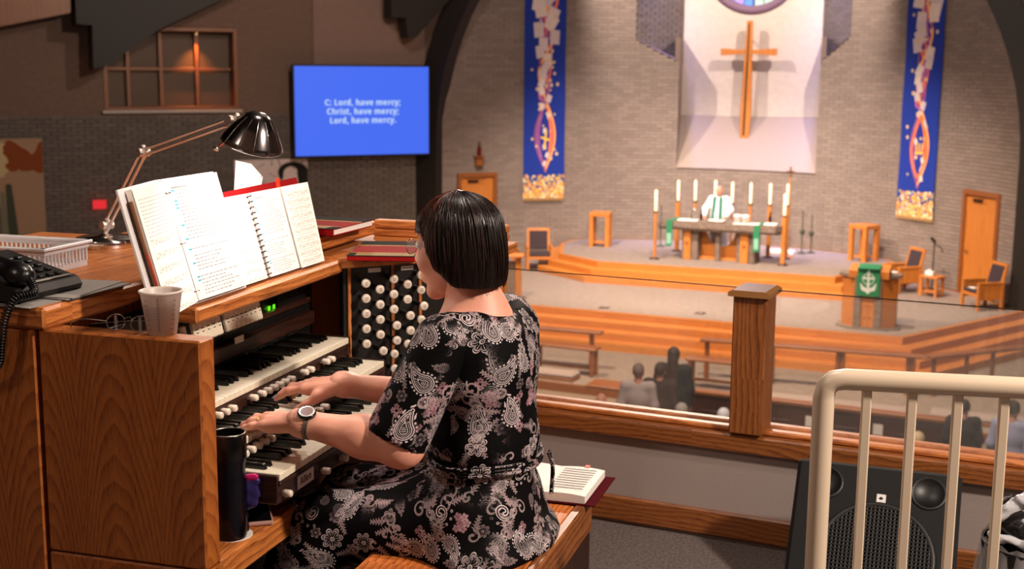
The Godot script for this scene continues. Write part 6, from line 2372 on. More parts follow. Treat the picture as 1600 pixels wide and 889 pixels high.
	var xs := [-10.08, -9.63, -9.15, -8.67, -8.2, -7.71, -7.28]
	var who := ["first candlestick of the row behind the altar, nearest the left banner", "second candlestick of the row behind the altar, beyond the flagon", "candlestick rising directly behind the priest's head", "candlestick just right of the priest in the altar row", "candlestick behind the two glass cups in the altar row", "candlestick behind the right green cloth strip in the altar row", "last candlestick of the altar row, beside the processional cross"]
	for i in 7:
		candle(who[i], Vector3(xs[i], 0, -31.75 if i == 2 else -31.6), [-1.228, -1.208, -1.20, -1.212, -1.207, -1.201, -1.196][i], DAIS, 0.032, [0.05, 0.03, 0.03, 0.02, 0.03, 0.045, 0.03][i])
	# processional cross
	t = thing("processional_cross", "slim brass processional cross on a pole behind the altar", "cross", Vector3(-7.30, DAIS, -31.9))
	st = mb()
	tube(st, [Vector3(0, 0.0, 0), Vector3(0, 2.0, 0)], 0.018, 8)
	lathe(st, [Vector2(0, 0), Vector2(0.14, 0), Vector2(0.12, 0.03), Vector2(0, 0.04)], 14)
	part("pole", st, mat("oak_far"), t)
	st = mb()
	box_lo(st, Vector3(-0.022, 1.98, -0.012), Vector3(0.022, 2.26, 0.012), 0.004)
	box_lo(st, Vector3(-0.10, 2.12, -0.012), Vector3(0.10, 2.16, 0.012), 0.004)
	part("brass_cross", st, mat("brass_dull", Color(0.50, 0.36, 0.20), 0.45, 0.7), t)
	# slim dark stands near the wall
	for q in [[Vector3(-7.12, DAIS, -32.7), 1.05, "slim grey-green stand near the wall right of the altar"], [Vector3(-6.93, DAIS, -32.9), 0.95, "thin stand against the brick wall beside the grey-green stand"], [Vector3(-10.72, DAIS, -32.2), 1.05, "slim dark stand near the wall left of the altar"]]:
		t = thing("thurible_stand", q[2], "stand", q[0])
		st = mb()
		lathe(st, [Vector2(0, 0), Vector2(0.13, 0), Vector2(0.10, 0.03), Vector2(0.018, 0.06), Vector2(0.018, q[1] * 0.45), Vector2(0.06, q[1] * 0.5), Vector2(0.07, q[1] * 0.56), Vector2(0.02, q[1] * 0.62), Vector2(0.014, q[1]), Vector2(0, q[1])], 14)
		part("turned_post", st, mat("verdigris", Color(0.26, 0.28, 0.23), 0.6, 0.3), t)
		st = mb()
		lathe(st, [Vector2(0.012, q[1]), Vector2(0.03, q[1] + 0.02), Vector2(0.0, q[1] + 0.03)], 10)
		part("finial", st, mat("bronze"), t)
	t = thing("floor_box", "low white box lying on the dais behind the altar", "box", Vector3(-7.62, DAIS, -32.6))
	st = mb()
	box_lo(st, Vector3(-0.34, 0.0, -0.16), Vector3(0.34, 0.06, 0.16), 0.006)
	part("tray", st, mat("linen_white"), t)
	st = mb()
	box_lo(st, Vector3(-0.32, 0.06, -0.14), Vector3(0.32, 0.075, 0.14), 0.004)
	part("lid", st, mat("linen_white"), t)
	# stands, chairs, tables
	plinth("open oak flower stand on the dais below the left banner's right side", Vector3(-12.18, DAIS, -31.6), 12)
	plinth("open oak flower stand on the dais between altar and lectern", Vector3(-5.5, DAIS, -32.25), -30)
	chair_thing("oak armchair with grey cushions facing out, beside the dais steps under the banner", Vector3(-13.12, PLAT + 0.006, -29.75), 28)
	chair_thing("oak armchair with grey cushions behind the lectern beside the small table", Vector3(-4.35, PLAT + 0.006, -30.75), -48)
	chair_thing("oak armchair with grey cushions in front of the right door", Vector3(-2.45, PLAT + 0.006, -29.3), -52)
	low_table("small oak side table holding a white bowl beside the armchair", Vector3(-13.85, PLAT + 0.006, -29.45), 10, Vector3(0.5, 0.5, 0.45))
	t = thing("white_bowl", "round white bowl on the small side table by the banner", "bowl", Vector3(-13.75, PLAT + 0.506, -29.4))
	st = mb()
	lathe(st, [Vector2(0, 0), Vector2(0.06, 0), Vector2(0.11, 0.06), Vector2(0.12, 0.14), Vector2(0.11, 0.14), Vector2(0.1, 0.06), Vector2(0, 0.02)], 18)
	part("bowl", st, mat("linen_white"), t)
	st = mb()
	lathe(st, [Vector2(0.124, 0.135), Vector2(0.128, 0.145), Vector2(0.112, 0.145)], 18)
	part("rim", st, mat("silver"), t)
	low_table("small oak side table with a white box between the two armchairs", Vector3(-3.62, PLAT + 0.006, -30.42), -20, Vector3(0.46, 0.48, 0.40))
	t = thing("tissue_box", "small white box on the table between the armchairs", "box", Vector3(-3.68, PLAT + 0.486, -30.42), -15)
	st = mb()
	box_lo(st, Vector3(-0.09, 0, -0.06), Vector3(0.09, 0.10, 0.06), 0.006)
	part("carton", st, mat("linen_white"), t)
	st = mb()
	box(st, Vector3(0, 0.125, 0), Vector3(0.07, 0.05, 0.01), 0.002, 0, Transform3D(Basis(Vector3.RIGHT, 0.3), Vector3.ZERO))
	part("tissue", st, mat("paper"), t)
	t = thing("folded_leaflet", "white folded leaflet on the seat of the armchair at the right door", "paper", Vector3(-2.62, PLAT + 0.468, -29.2), -40)
	st = mb()
	box_lo(st, Vector3(-0.09, 0, -0.06), Vector3(0.09, 0.012, 0.06), 0.002)
	part("leaf", st, mat("paper"), t)
	t = thing("chair_leaflet", "white paper on the seat of the armchair behind the lectern", "paper", Vector3(-4.5, PLAT + 0.468, -30.62), -40)
	st = mb()
	box_lo(st, Vector3(-0.10, 0, -0.07), Vector3(0.10, 0.012, 0.07), 0.002)
	part("leaf", st, mat("paper"), t)
	t = thing("microphone_stand", "black microphone stand by the wall near the right door", "stand", Vector3(-3.72, PLAT + 0.006, -31.25))
	st = mb()
	lathe(st, [Vector2(0, 0), Vector2(0.15, 0), Vector2(0.14, 0.03), Vector2(0.02, 0.05), Vector2(0.016, 1.15), Vector2(0, 1.15)], 14)
	part("pole", st, mat("black"), t)
	st = mb()
	tube(st, [Vector3(-0.08, 1.24, 0.02), Vector3(0.02, 1.13, 0)], 0.035, 8)
	tube(st, [Vector3(0.0, 1.1, 0), Vector3(0.16, 1.02, 0.02), Vector3(0.2, 0.9, 0.02)], 0.014, 6)
	part("clamp", st, mat("black"), t)
	# credence stand seen behind the player's head
	t = thing("reading_stand", "oak reading stand at the front of the chancel platform, partly behind the player", "stand", Vector3(-12.05, PLAT + 0.006, -25.65), 20)
	for s in [-0.28, 0.16]:
		st = mb()
		box_lo(st, Vector3(s, 0, -0.05), Vector3(s + 0.13, 0.95, 0.06), 0.008, 1)
		part("upright", st, mat("oak_far"), t)
	st = mb()
	box_lo(st, Vector3(-0.15, 0.1, -0.03), Vector3(0.16, 0.85, 0.0), 0.006, 1)
	part("grey_panel", st, mat("stone"), t)
	st = mb()
	box_lo(st, Vector3(-0.34, 0.95, -0.2), Vector3(0.34, 1.0, 0.2), 0.008, 0)
	part("top", st, mat("oak_far"), t)
	build_lectern()
	for q in [[Vector3(-7.72, PLAT + 0.006, -25.95), "small dark floor outlet plate near the front edge of the chancel platform"], [Vector3(-9.75, PLAT + 0.006, -25.6), "pale floor outlet plate on the platform straight out from the reading stand"]]:
		t = thing("floor_plate", q[1], "outlet", q[0])
		st = mb()
		box_lo(st, Vector3(-0.10, 0, -0.10), Vector3(0.10, 0.012, 0.10), 0.004)
		part("plate", st, mat("bronze"), t)
		st = mb()
		box_lo(st, Vector3(-0.06, 0.012, -0.05), Vector3(0.06, 0.02, 0.05), 0.003)
		part("lid", st, mat("steel"), t)
	# doors
	door_thing("door_1", Vector3(-2.68, PLAT + 0.006, -30.92), -48.0, 1.30, 2.40)
	door_thing("door_2", Vector3(-15.38, PLAT + 0.006, -30.70), 53.0, 1.15, 2.30)
	# candle lamp over the left door
	t = thing("wall_lamp", "red candle lamp on a wooden bracket above the left door", "lamp", arc(-51.8, ARCR - 0.06) + Vector3(0, -0.75, 0), 51.8)
	st = mb()
	box_lo(st, Vector3(-0.10, -0.26, -0.05), Vector3(0.10, -0.02, 0.10), 0.01, 1)
	box_lo(st, Vector3(-0.14, -0.03, -0.05), Vector3(0.14, 0.0, 0.16), 0.006)
	part("bracket", st, mat("oak_rail"), t)
	st = mb()
	lathe(st, [Vector2(0, 0), Vector2(0.05, 0), Vector2(0.06, 0.10), Vector2(0.05, 0.24), Vector2(0.0, 0.24)], 14, Transform3D(Basis.IDENTITY, Vector3(0, 0, 0.06)))
	part("red_glass", st, mat("red_glass", Color(0.35, 0.04, 0.04), 0.2), t)
	st = mb()
	lathe(st, [Vector2(0.055, 0.24), Vector2(0.03, 0.28), Vector2(0.03, 0.36), Vector2(0, 0.38)], 14, Transform3D(Basis.IDENTITY, Vector3(0, 0, 0.06)))
	part("cap", st, mat("bronze"), t)
	# hanging banners on the curved wall
	for q in [[-38.7, 1.14, "banner_a", "tall blue banner with a gold cross and ribbons of pages, by the left door"], [34.45, 1.14, "banner_b", "tall blue banner with a flame-shaped frame and ribbons of pages, by the right door"]]:
		t = thing("wall_banner", q[3], "banner", arc(q[0], ARCR - 0.10) + Vector3(0, -1.92, 0), -q[0])
		st = mb()
		var hgt := 5.9
		for i in 16:
			var y0 := hgt * i / 16.0
			var y1 := hgt * (i + 1) / 16.0
			var b0 := 0.012 * sin(i * 1.1)
			var b1 := 0.012 * sin((i + 1) * 1.1)
			quad(st, Vector3(-q[1] * 0.5, y0, b0), Vector3(q[1] * 0.5, y0, b0), Vector3(q[1] * 0.5, y1, b1), Vector3(-q[1] * 0.5, y1, b1), Vector3.BACK, Vector2(0, 1.0 - y0 / hgt), Vector2(1, 1.0 - y0 / hgt), Vector2(1, 1.0 - y1 / hgt), Vector2(0, 1.0 - y1 / hgt))
			quad(st, Vector3(-q[1] * 0.5, y0, b0 - 0.006), Vector3(q[1] * 0.5, y0, b0 - 0.006), Vector3(q[1] * 0.5, y1, b1 - 0.006), Vector3(-q[1] * 0.5, y1, b1 - 0.006), Vector3.FORWARD, Vector2(0, 0.5), Vector2(0.01, 0.5), Vector2(0.01, 0.51), Vector2(0, 0.51))
		part("printed_cloth", st, mat(q[2]), t)
		st = mb()
		tube(st, [Vector3(-0.66, hgt, 0), Vector3(0.66, hgt, 0)], 0.025, 8)
		part("rod", st, mat("brass_dull"), t)
		st = mb()
		for i in 23: tube(st, [Vector3(-q[1] * 0.5 + 0.02 + i * 0.05, 0.01, 0.0), Vector3(-q[1] * 0.5 + 0.02 + i * 0.05 + 0.006 * sin(i * 3.0), -0.07, 0.004)], 0.016, 5)
		part("fringe", st, mat("fringe", Color(0.70, 0.55, 0.36), 0.9), t)
	# the great cross before the plaster panel
	t = thing("wooden_cross", "large oak cross tapering to a point, hung before the white panel", "cross", Vector3(-9.165, -0.49, -34.40))
	t.scale = Vector3.ONE * 1.019
	st = mb()
	extr(st, PackedVector2Array([Vector2(-0.10, 0.0), Vector2(0.10, 0.0), Vector2(0.145, 0.9), Vector2(0.105, 3.27), Vector2(-0.035, 3.27), Vector2(-0.13, 0.9)]), 0.09, Transform3D(Basis.IDENTITY, Vector3(0, 0, -0.045)))
	part("upright", st, mat("oak_far"), t)
	st = mb()
	extr(st, PackedVector2Array([Vector2(-0.045, 0.3), Vector2(0.005, 0.3), Vector2(0.045, 3.2), Vector2(0.012, 3.2)]), 0.02, Transform3D(Basis.IDENTITY, Vector3(0, 0, 0.03)))
	part("dark_inlay", st, mat("walnut"), t)
	for s in [-1.0, 1.0]:
		st = mb()
		extr(st, PackedVector2Array([Vector2(0.03 + s * 0.10, 2.42), Vector2(0.03 + s * 0.74, 2.38), Vector2(0.03 + s * 0.74, 2.56), Vector2(0.03 + s * 0.10, 2.52)]), 0.10, Transform3D(Basis.IDENTITY, Vector3(0, 0, -0.05)))
		part("arm", st, mat("oak_far"), t)
	st = mb()
	tube(st, [Vector3(0, 1.0, -0.04), Vector3(0, 1.0, -0.28)], 0.02, 6)
	tube(st, [Vector3(0.02, 2.8, -0.04), Vector3(0.02, 2.8, -0.28)], 0.02, 6)
	part("wall_bracket", st, mat("black"), t)
	build_priest()

func door_thing(called: String, at: Vector3, yaw: float, w: float, h: float) -> void:
	var t := thing(called, "", "", at, yaw)
	t.set_meta("kind", "structure")
	var st := mb()
	box_lo(st, Vector3(-w * 0.5 + 0.1, 0.01, -0.02), Vector3(w * 0.5 - 0.1, h - 0.12, 0.03), 0.004, 1)
	part("leaf", st, mat("oak_far"), t)
	st = mb()
	for s in [-1.0, 1.0]: box_lo(st, Vector3(s * (w * 0.5 - 0.05) - 0.05, 0, -0.12), Vector3(s * (w * 0.5 - 0.05) + 0.05, h, 0.09), 0.008, 1)
	box_lo(st, Vector3(-w * 0.5 + 0.1, h - 0.11, -0.12), Vector3(w * 0.5 - 0.1, h, 0.09), 0.008, 0)
	part("door_frame", st, mat("oak_rail"), t)
	st = mb()
	box_lo(st, Vector3(-0.28, h - 0.25, 0.03), Vector3(0.02, h - 0.18, 0.08), 0.006)
	bar(st, Vector3(-0.05, h - 0.2, 0.08), Vector3(0.2, h - 0.16, 0.14), 0.02, 0.012)
	part("door_closer", st, mat("bronze"), t)
	st = mb()
	tube(st, [Vector3(-w * 0.5 + 0.18, 1.0, 0.03), Vector3(-w * 0.5 + 0.18, 1.0, 0.08), Vector3(-w * 0.5 + 0.30, 1.0, 0.08)], 0.012, 8)
	part("handle", st, mat("brass"), t)

func build_lectern() -> void:
	var t := thing("lectern", "oak and stone lectern with a green cloth bearing a white emblem", "lectern", Vector3(-4.30, PLAT + 0.006, -26.2), 4.0)
	var st := mb()
	slab(st, PackedVector2Array([Vector2(-0.62, -0.3), Vector2(-0.62, 0.16), Vector2(-0.34, 0.42), Vector2(0.34, 0.42), Vector2(0.62, 0.16), Vector2(0.62, -0.3)]), 0.0, 0.03)
	part("base", st, mat("stone"), t)
	st = mb()
	box_lo(st, Vector3(-0.13, 0.03, 0.18), Vector3(0.13, 1.02, 0.30), 0.006, 1)
	var fp := part("front_panel", st, mat("oak_far"), t)
	st = mb()
	for k in 4:
		bar(st, Vector3(-0.07 + k * 0.045, 0.40, 0.302), Vector3(-0.075 + k * 0.05, 0.48, 0.302), 0.012, 0.006)
	bar(st, Vector3(-0.075, 0.48, 0.302), Vector3(0.075, 0.47, 0.302), 0.012, 0.006)
	for s in [-1.0, 1.0]: ball(st, Vector3(s * 0.05, 0.22, 0.302), Vector3(0.022, 0.022, 0.006), 8)
	part("carved_emblem", st, mat("oak_rail"), fp)
	for s in [-1.0, 1.0]:
		st = mb()
		box_lo(st, Vector3(s * 0.13, 0.03, 0.16), Vector3(s * 0.27, 1.04, 0.34), 0.01, 1)
		part("stone_pier", st, mat("stone"), t)
		st = mb()
		slab(st, PackedVector2Array([Vector2(s * 0.27, 0.30), Vector2(s * 0.53, 0.04), Vector2(s * 0.53, -0.26), Vector2(s * 0.27, -0.26)]), 0.03, 1.02)
		part("side_panel", st, mat("oak_far"), t)
	for s in [-1.0, 1.0]:
		st = mb()
		slab(st, PackedVector2Array([Vector2(s * 0.22, 0.38), Vector2(s * 0.60, 0.06), Vector2(s * 0.60, -0.28), Vector2(s * 0.22, -0.28)]), 1.02, 1.08)
		part("stone_ledge", st, mat("stone"), t)
	st = mb()
	box_lo(st, Vector3(-0.39, 0.0, -0.26), Vector3(0.39, 0.17, 0.30), 0.01, 0, Transform3D(Basis(Vector3.RIGHT, 0.10), Vector3(0, 1.05, 0.05)))
	part("book_rest", st, mat("oak_far"), t)
	var c := thing("lectern_cloth", "green cloth with a white cross and bird emblem hanging from the lectern", "cloth", Vector3(-4.30, PLAT + 0.006, -26.2), 4.0)
	st = mb()
	box_lo(st, Vector3(-0.215, 1.245, -0.10), Vector3(0.215, 1.251, 0.40), 0.0, 0, Transform3D(Basis(Vector3.RIGHT, 0.06), Vector3(0, 0.014, 0)))
	box_lo(st, Vector3(-0.215, 0.68, 0.395), Vector3(0.215, 1.242, 0.402))
	part("cloth", st, mat("green_cloth"), c)
	st = mb()
	var wz := 0.4025
	extr(st, PackedVector2Array([Vector2(-0.16, 0.95), Vector2(-0.13, 0.80), Vector2(-0.04, 0.76), Vector2(0.0, 0.72), Vector2(0.05, 0.78), Vector2(0.13, 0.80), Vector2(0.16, 0.96), Vector2(0.08, 0.86), Vector2(0.0, 0.84), Vector2(-0.08, 0.86)]), 0.002, Transform3D(Basis.IDENTITY, Vector3(0, 0, wz)))
	extr(st, PackedVector2Array([Vector2(-0.022, 0.83), Vector2(0.022, 0.83), Vector2(0.018, 1.18), Vector2(0.0, 1.22), Vector2(-0.018, 1.18)]), 0.002, Transform3D(Basis.IDENTITY, Vector3(0, 0, wz)))
	extr(st, PackedVector2Array([Vector2(-0.12, 1.02), Vector2(0.12, 1.02), Vector2(0.12, 1.06), Vector2(-0.12, 1.06)]), 0.002, Transform3D(Basis.IDENTITY, Vector3(0, 0, wz)))
	var rg := []
	for i in 24: rg.append(Vector3(0.11 * cos(TAU * i / 24), 1.02 + 0.11 * sin(TAU * i / 24), wz))
	tube(st, rg, 0.008, 5, true)
	part("white_emblem", st, mat("emblem_white", Color(0.74, 0.78, 0.80), 0.8), c)

# ------------------------------------------------------------------ people far off
var FIG := {}
func figure_meshes(pose: String) -> Dictionary:
	if FIG.has(pose): return FIG[pose]
	var d := {}
	var acc := acc_new()
	var head := [[1, Vector3(0, 1.60, 0.0), Vector3(0.078, 0.115, 0.098)], [1, Vector3(0, 1.53, -0.035), Vector3(0.058, 0.07, 0.062)], [0, Vector3(0, 1.585, -0.09), Vector3(0, 1.56, -0.108), 0.012, 0.014],
		[1, Vector3(0.078, 1.585, 0.01), Vector3(0.012, 0.032, 0.02)], [1, Vector3(-0.078, 1.585, 0.01), Vector3(0.012, 0.032, 0.02)], [0, Vector3(0, 1.40, 0.02), Vector3(0, 1.50, 0.005), 0.06, 0.055]]
	nets(acc, head, 0.012, 0.02)
	var torso := [[1, Vector3(0, 0.98, 0), Vector3(0.17, 0.14, 0.115)], [1, Vector3(0, 1.20, 0), Vector3(0.175, 0.20, 0.115)], [0, Vector3(-0.17, 1.38, 0.01), Vector3(0.17, 1.38, 0.01), 0.06, 0.06]]
	var arms := []
	var hands := []
	var legs := []
	for s in [-1.0, 1.0]:
		var el := Vector3(s * 0.25, 1.10, 0.03)
		var wr := Vector3(s * 0.24, 0.87, -0.06)
		if pose == "altar":
			el = Vector3(s * 0.32, 1.14, -0.06)
			wr = Vector3(s * 0.27, 1.02, -0.27)
		elif pose == "seated":
			wr = Vector3(s * 0.13, 0.98, -0.24)
		arms.append([0, Vector3(s * 0.19, 1.38, 0.01), el, 0.058, 0.046])
		arms.append([0, el, wr, 0.046, 0.034])
		hands.append([0, wr, wr + (wr - el).normalized() * 0.10, 0.03, 0.036])
		for k in 4: hands.append([0, wr + (wr - el).normalized() * 0.09 + Vector3(0.016 * (k - 1.5), 0, 0), wr + (wr - el).normalized() * 0.165 + Vector3(0.020 * (k - 1.5), 0, 0), 0.009, 0.007])
		hands.append([0, wr + (wr - el).normalized() * 0.04, wr + (wr - el).normalized() * 0.10 + Vector3(-s * 0.045, 0, -0.02), 0.012, 0.009])
		if pose == "seated":
			legs.append([0, Vector3(s * 0.10, 0.94, 0.0), Vector3(s * 0.12, 0.93, -0.42), 0.09, 0.062])
			legs.append([0, Vector3(s * 0.12, 0.93, -0.42), Vector3(s * 0.12, 0.50, -0.40), 0.062, 0.042])
		else:
			legs.append([0, Vector3(s * 0.095, 0.92, 0), Vector3(s * 0.10, 0.50, 0.01), 0.092, 0.062])
			legs.append([0, Vector3(s * 0.10, 0.50, 0.01), Vector3(s * 0.11, 0.06, 0.02), 0.062, 0.040])
	var grow := func(l: Array, by: float) -> Array:
		var o := []
		for q in l:
			if q[0] == 0: o.append([0, q[1], q[2], q[3] + by, q[4] + by])
			else: o.append([1, q[1], q[2] + Vector3.ONE * by])
		return o
	nets(acc, torso + arms + legs, 0.024, 0.05)
	nets(acc, hands, 0.010, 0.012)
	d.body = acc_mesh(acc)
	if pose == "altar":
		var robe: Array = grow.call(torso + arms, 0.022)
		robe.append([0, Vector3(0, 1.0, 0), Vector3(0, 0.10, 0), 0.19, 0.26])
		d.top = blob(robe, 0.020, 0.06)
		var st := []
		for s in [-1.0, 1.0]: st.append([0, Vector3(s * 0.075, 1.43, -0.10), Vector3(s * 0.10, 0.62, -0.225), 0.042, 0.046])
		d.stole = blob(st, 0.014, 0.01)
	elif pose == "coat":
		var c: Array = grow.call(torso + arms, 0.03)
		c.append([0, Vector3(0, 1.0, 0), Vector3(0, 0.55, 0), 0.21, 0.23])
		d.top = blob(c, 0.022, 0.07)
		d.legs = blob(grow.call(legs, 0.012), 0.024, 0.03)
	else:
		d.top = blob(grow.call(torso + arms, 0.016), 0.020, 0.05)
		d.legs = blob(grow.call(legs + [[1, Vector3(0, 0.97, 0), Vector3(0.165, 0.10, 0.11)]], 0.020), 0.022, 0.04)
	var hair := [[1, Vector3(0, 1.628, 0.018), Vector3(0.088, 0.104, 0.104)], [2, Vector3(0, 1.56, -0.115), Vector3(0.10, 0.10, 0.085)], [2, Vector3(0, 1.45, 0.0), Vector3(0.2, 0.075, 0.2)]]
	d.short = blob(hair, 0.012, 0.012)
	d.bald = blob([[0, Vector3(-0.078, 1.58, 0.03), Vector3(-0.05, 1.55, 0.085), 0.022, 0.024], [0, Vector3(-0.05, 1.55, 0.085), Vector3(0.05, 1.55, 0.085), 0.024, 0.024], [0, Vector3(0.05, 1.55, 0.085), Vector3(0.078, 1.58, 0.03), 0.024, 0.022]], 0.011, 0.012)
	d.long = blob([[1, Vector3(0, 1.625, 0.02), Vector3(0.094, 0.11, 0.108)], [0, Vector3(0, 1.55, 0.06), Vector3(0, 1.38, 0.08), 0.085, 0.075], [2, Vector3(0, 1.55, -0.12), Vector3(0.09, 0.12, 0.085)]], 0.012, 0.02)
	FIG[pose] = d
	return d

func figure(label: String, pose: String, at: Vector3, yaw: float, h: float, top: Color, legs: Color, hair: String, hairc: Color) -> Node3D:
	var d := figure_meshes(pose)
	var t := thing("person", label, "person", at, yaw)
	var s := h / 1.72
	t.scale = Vector3.ONE * s
	put("body", d.body, t, mat("skin_far", Color(0.72, 0.50, 0.42), 0.6))
	put("shirt" if pose != "altar" else "robe", d.top, t, mat("cloth_" + top.to_html(), top, 0.85))
	if d.has("legs"): put("trousers", d.legs, t, mat("cloth_" + legs.to_html(), legs, 0.85))
	if d.has("stole"): put("stole", d.stole, t, mat("stole_green", Color(0.10, 0.42, 0.34), 0.7))
	put("hair", d[hair], t, mat("hair_" + hairc.to_html(), hairc, 0.7))
	return t

func build_priest() -> void:
	var p := figure("bald priest in a white robe and green stole standing behind the altar", "altar", Vector3(-8.93, DAIS + 0.006, -31.32), 180.0, 1.76, Color(0.86, 0.88, 0.92), Color.BLACK, "bald", Color(0.62, 0.58, 0.54))
	p.name = "person_001" if str(p.name) == "person_001" else p.name

# ------------------------------------------------------------------ nave, side wall and loft things
func build_nave() -> void:
	var st: SurfaceTool
	var t: Node3D
	# communion rail: two straight runs and a turned one, with kneeling benches
	var rails := [[Vector3(-11.6, STEP, -22.35), Vector3(-8.63, STEP, -22.6), "oak communion rail before the steps beside the player", [0.15, 0.93]],
		[Vector3(-6.78, STEP, -22.9), Vector3(-2.76, STEP, -23.3), "long oak communion rail in front of the lectern", [0.03, 0.31, 0.33, 0.62, 0.64, 0.92, 0.94]],
		[Vector3(-2.76, STEP, -23.3), Vector3(-0.4, STEP, -26.0), "oak communion rail turning back along the chancel's angled steps", [0.04, 0.25, 0.42, 0.8]]]
	for r in rails:
		var a: Vector3 = r[0]
		var b: Vector3 = r[1]
		t = thing("communion_rail", r[2], "rail", a, 0.0, "communion rails")
		var d := b - a
		st = mb()
		bar(st, Vector3(0, 0.72, 0), d + Vector3(0, 0.72, 0), 0.22, 0.055, 0.01)
		part("top_rail", st, mat("oak_rail"), t)
		for f in r[3]:
			st = mb()
			var p: Vector3 = d * f
			box_lo(st, p + Vector3(-0.035, 0, -0.05), p + Vector3(0.035, 0.69, 0.05), 0.006, 1)
			part("post", st, mat("oak_rail"), t)
	for q in [[Vector3(-9.15, STEP, -22.05), 1.3, "oak kneeling bench in front of the rail beside the player"], [Vector3(-6.05, STEP, -22.15), 1.5, "oak kneeling bench half behind the parapet post"]]:
		t = thing("kneeling_bench", q[2], "bench", q[0], 0.0, "kneeling benches")
		var w: float = q[1]
		st = mb()
		box_lo(st, Vector3(-w * 0.5, 0.50, -0.16), Vector3(w * 0.5, 0.55, 0.16), 0.01, 0)
		part("seat", st, mat("oak_rail"), t)
		for sx in [-1.0, 1.0]:
			for sz in [-1.0, 1.0]:
				st = mb()
				box_lo(st, Vector3(sx * (w * 0.5 - 0.08) - 0.03, 0, sz * 0.11 - 0.03), Vector3(sx * (w * 0.5 - 0.08) + 0.03, 0.50, sz * 0.11 + 0.03), 0.006, 1)
				part("leg", st, mat("oak_rail"), t)
		st = mb()
		box_lo(st, Vector3(-w * 0.5 + 0.08, 0.12, -0.02), Vector3(w * 0.5 - 0.08, 0.17, 0.02), 0.006, 0)
		part("stretcher", st, mat("oak_rail"), t)
	for q in [[Vector3(-9.5, STEP, -21.62), 1.5, "grey kneeling cushion before the rail beside the player"], [Vector3(-4.0, STEP, -21.7), 2.5, "long grey kneeling cushion before the rail right of the post"], [Vector3(-1.3, STEP, -21.9), 2.4, "long grey kneeling cushion seen through the stair rail"]]:
		t = thing("kneeling_cushion", q[2], "cushion", q[0], 0.0, "kneeling cushions")
		st = mb()
		box_lo(st, Vector3(-q[1] * 0.5, 0.0, -0.2), Vector3(q[1] * 0.5, 0.06, 0.2), 0.01, 0)
		part("base", st, mat("oak_rail"), t)
		st = mb()
		box_lo(st, Vector3(-q[1] * 0.5, 0.06, -0.2), Vector3(q[1] * 0.5, 0.14, 0.2), 0.03, 0)
		part("pad", st, mat("pad_grey", Color(0.58, 0.53, 0.52), 0.9), t)
	# front pew screen with book racks
	t = thing("pew_screen", "dark front pew screen with book racks and white cards", "pew", Vector3(-4.0, NAVE, -19.1))
	st = mb()
	box_lo(st, Vector3(-2.15, 0.0, -0.03), Vector3(2.4, 0.86, 0.03), 0.006, 0)
	part("board", st, mat("pew"), t)
	st = mb()
	box_lo(st, Vector3(-2.2, 0.86, -0.09), Vector3(2.45, 0.92, 0.09), 0.01, 0)
	part("cap_rail", st, mat("oak_rail"), t)
	for k in 9:
		var x := -1.9 + k * 0.5
		st = mb()
		if k % 2 == 0:
			box_lo(st, Vector3(x - 0.07, 0.56, 0.03), Vector3(x + 0.07, 0.72, 0.05), 0.002)
			part("white_card", st, mat("paper"), t)
		else:
			box_lo(st, Vector3(x - 0.2, 0.5, 0.03), Vector3(x + 0.2, 0.54, 0.13), 0.004, 0)
			box_lo(st, Vector3(x - 0.2, 0.54, 0.11), Vector3(x + 0.2, 0.64, 0.13), 0.004, 0)
			part("book_rack", st, mat("walnut"), t)
	st = mb()
	box_lo(st, Vector3(-2.15, 0.36, 0.03), Vector3(2.4, 0.40, 0.12), 0.006, 0)
	part("shelf", st, mat("oak_rail"), t)
	# a pew with sitters
	t = thing("pew", "long dark pew holding the seated people behind the parapet", "pew", Vector3(-4.0, NAVE, -16.75))
	st = mb()
	box_lo(st, Vector3(-3.4, 0.42, -0.28), Vector3(3.9, 0.46, 0.14), 0.008, 0)
	part("seat", st, mat("pew"), t)
	st = mb()
	box_lo(st, Vector3(-3.4, 0.46, 0.14), Vector3(3.9, 0.86, 0.18), 0.008, 0)
	part("backrest", st, mat("pew"), t)
	for x in [-3.43, 3.93]:
		st = mb()
		box_lo(st, Vector3(x - 0.03, 0, -0.3), Vector3(x + 0.03, 0.9, 0.2), 0.01, 1)
		part("end_panel", st, mat("pew"), t)
	# people on the nave floor, all facing the altar
	figure("man with thin grey hair in a grey shirt standing with his back turned", "stand", Vector3(-6.02, NAVE, -17.25), 12, 1.69, Color(0.62, 0.58, 0.57), Color(0.06, 0.055, 0.06), "short", Color(0.42, 0.36, 0.33))
	figure("dark-haired person in a dark brown coat between the grey-shirted man and the black coat", "coat", Vector3(-5.86, NAVE, -17.75), 8, 1.60, Color(0.06, 0.045, 0.04), Color(0.05, 0.045, 0.045), "short", Color(0.10, 0.06, 0.045))
	figure("person in a long black coat with dark hair, tallest of the standing group", "coat", Vector3(-5.83, NAVE, -18.3), 5, 1.74, Color(0.022, 0.021, 0.022), Color(0.022, 0.021, 0.022), "long", Color(0.025, 0.02, 0.02))
	var dz := 0.12 - 0.5 * 1.0
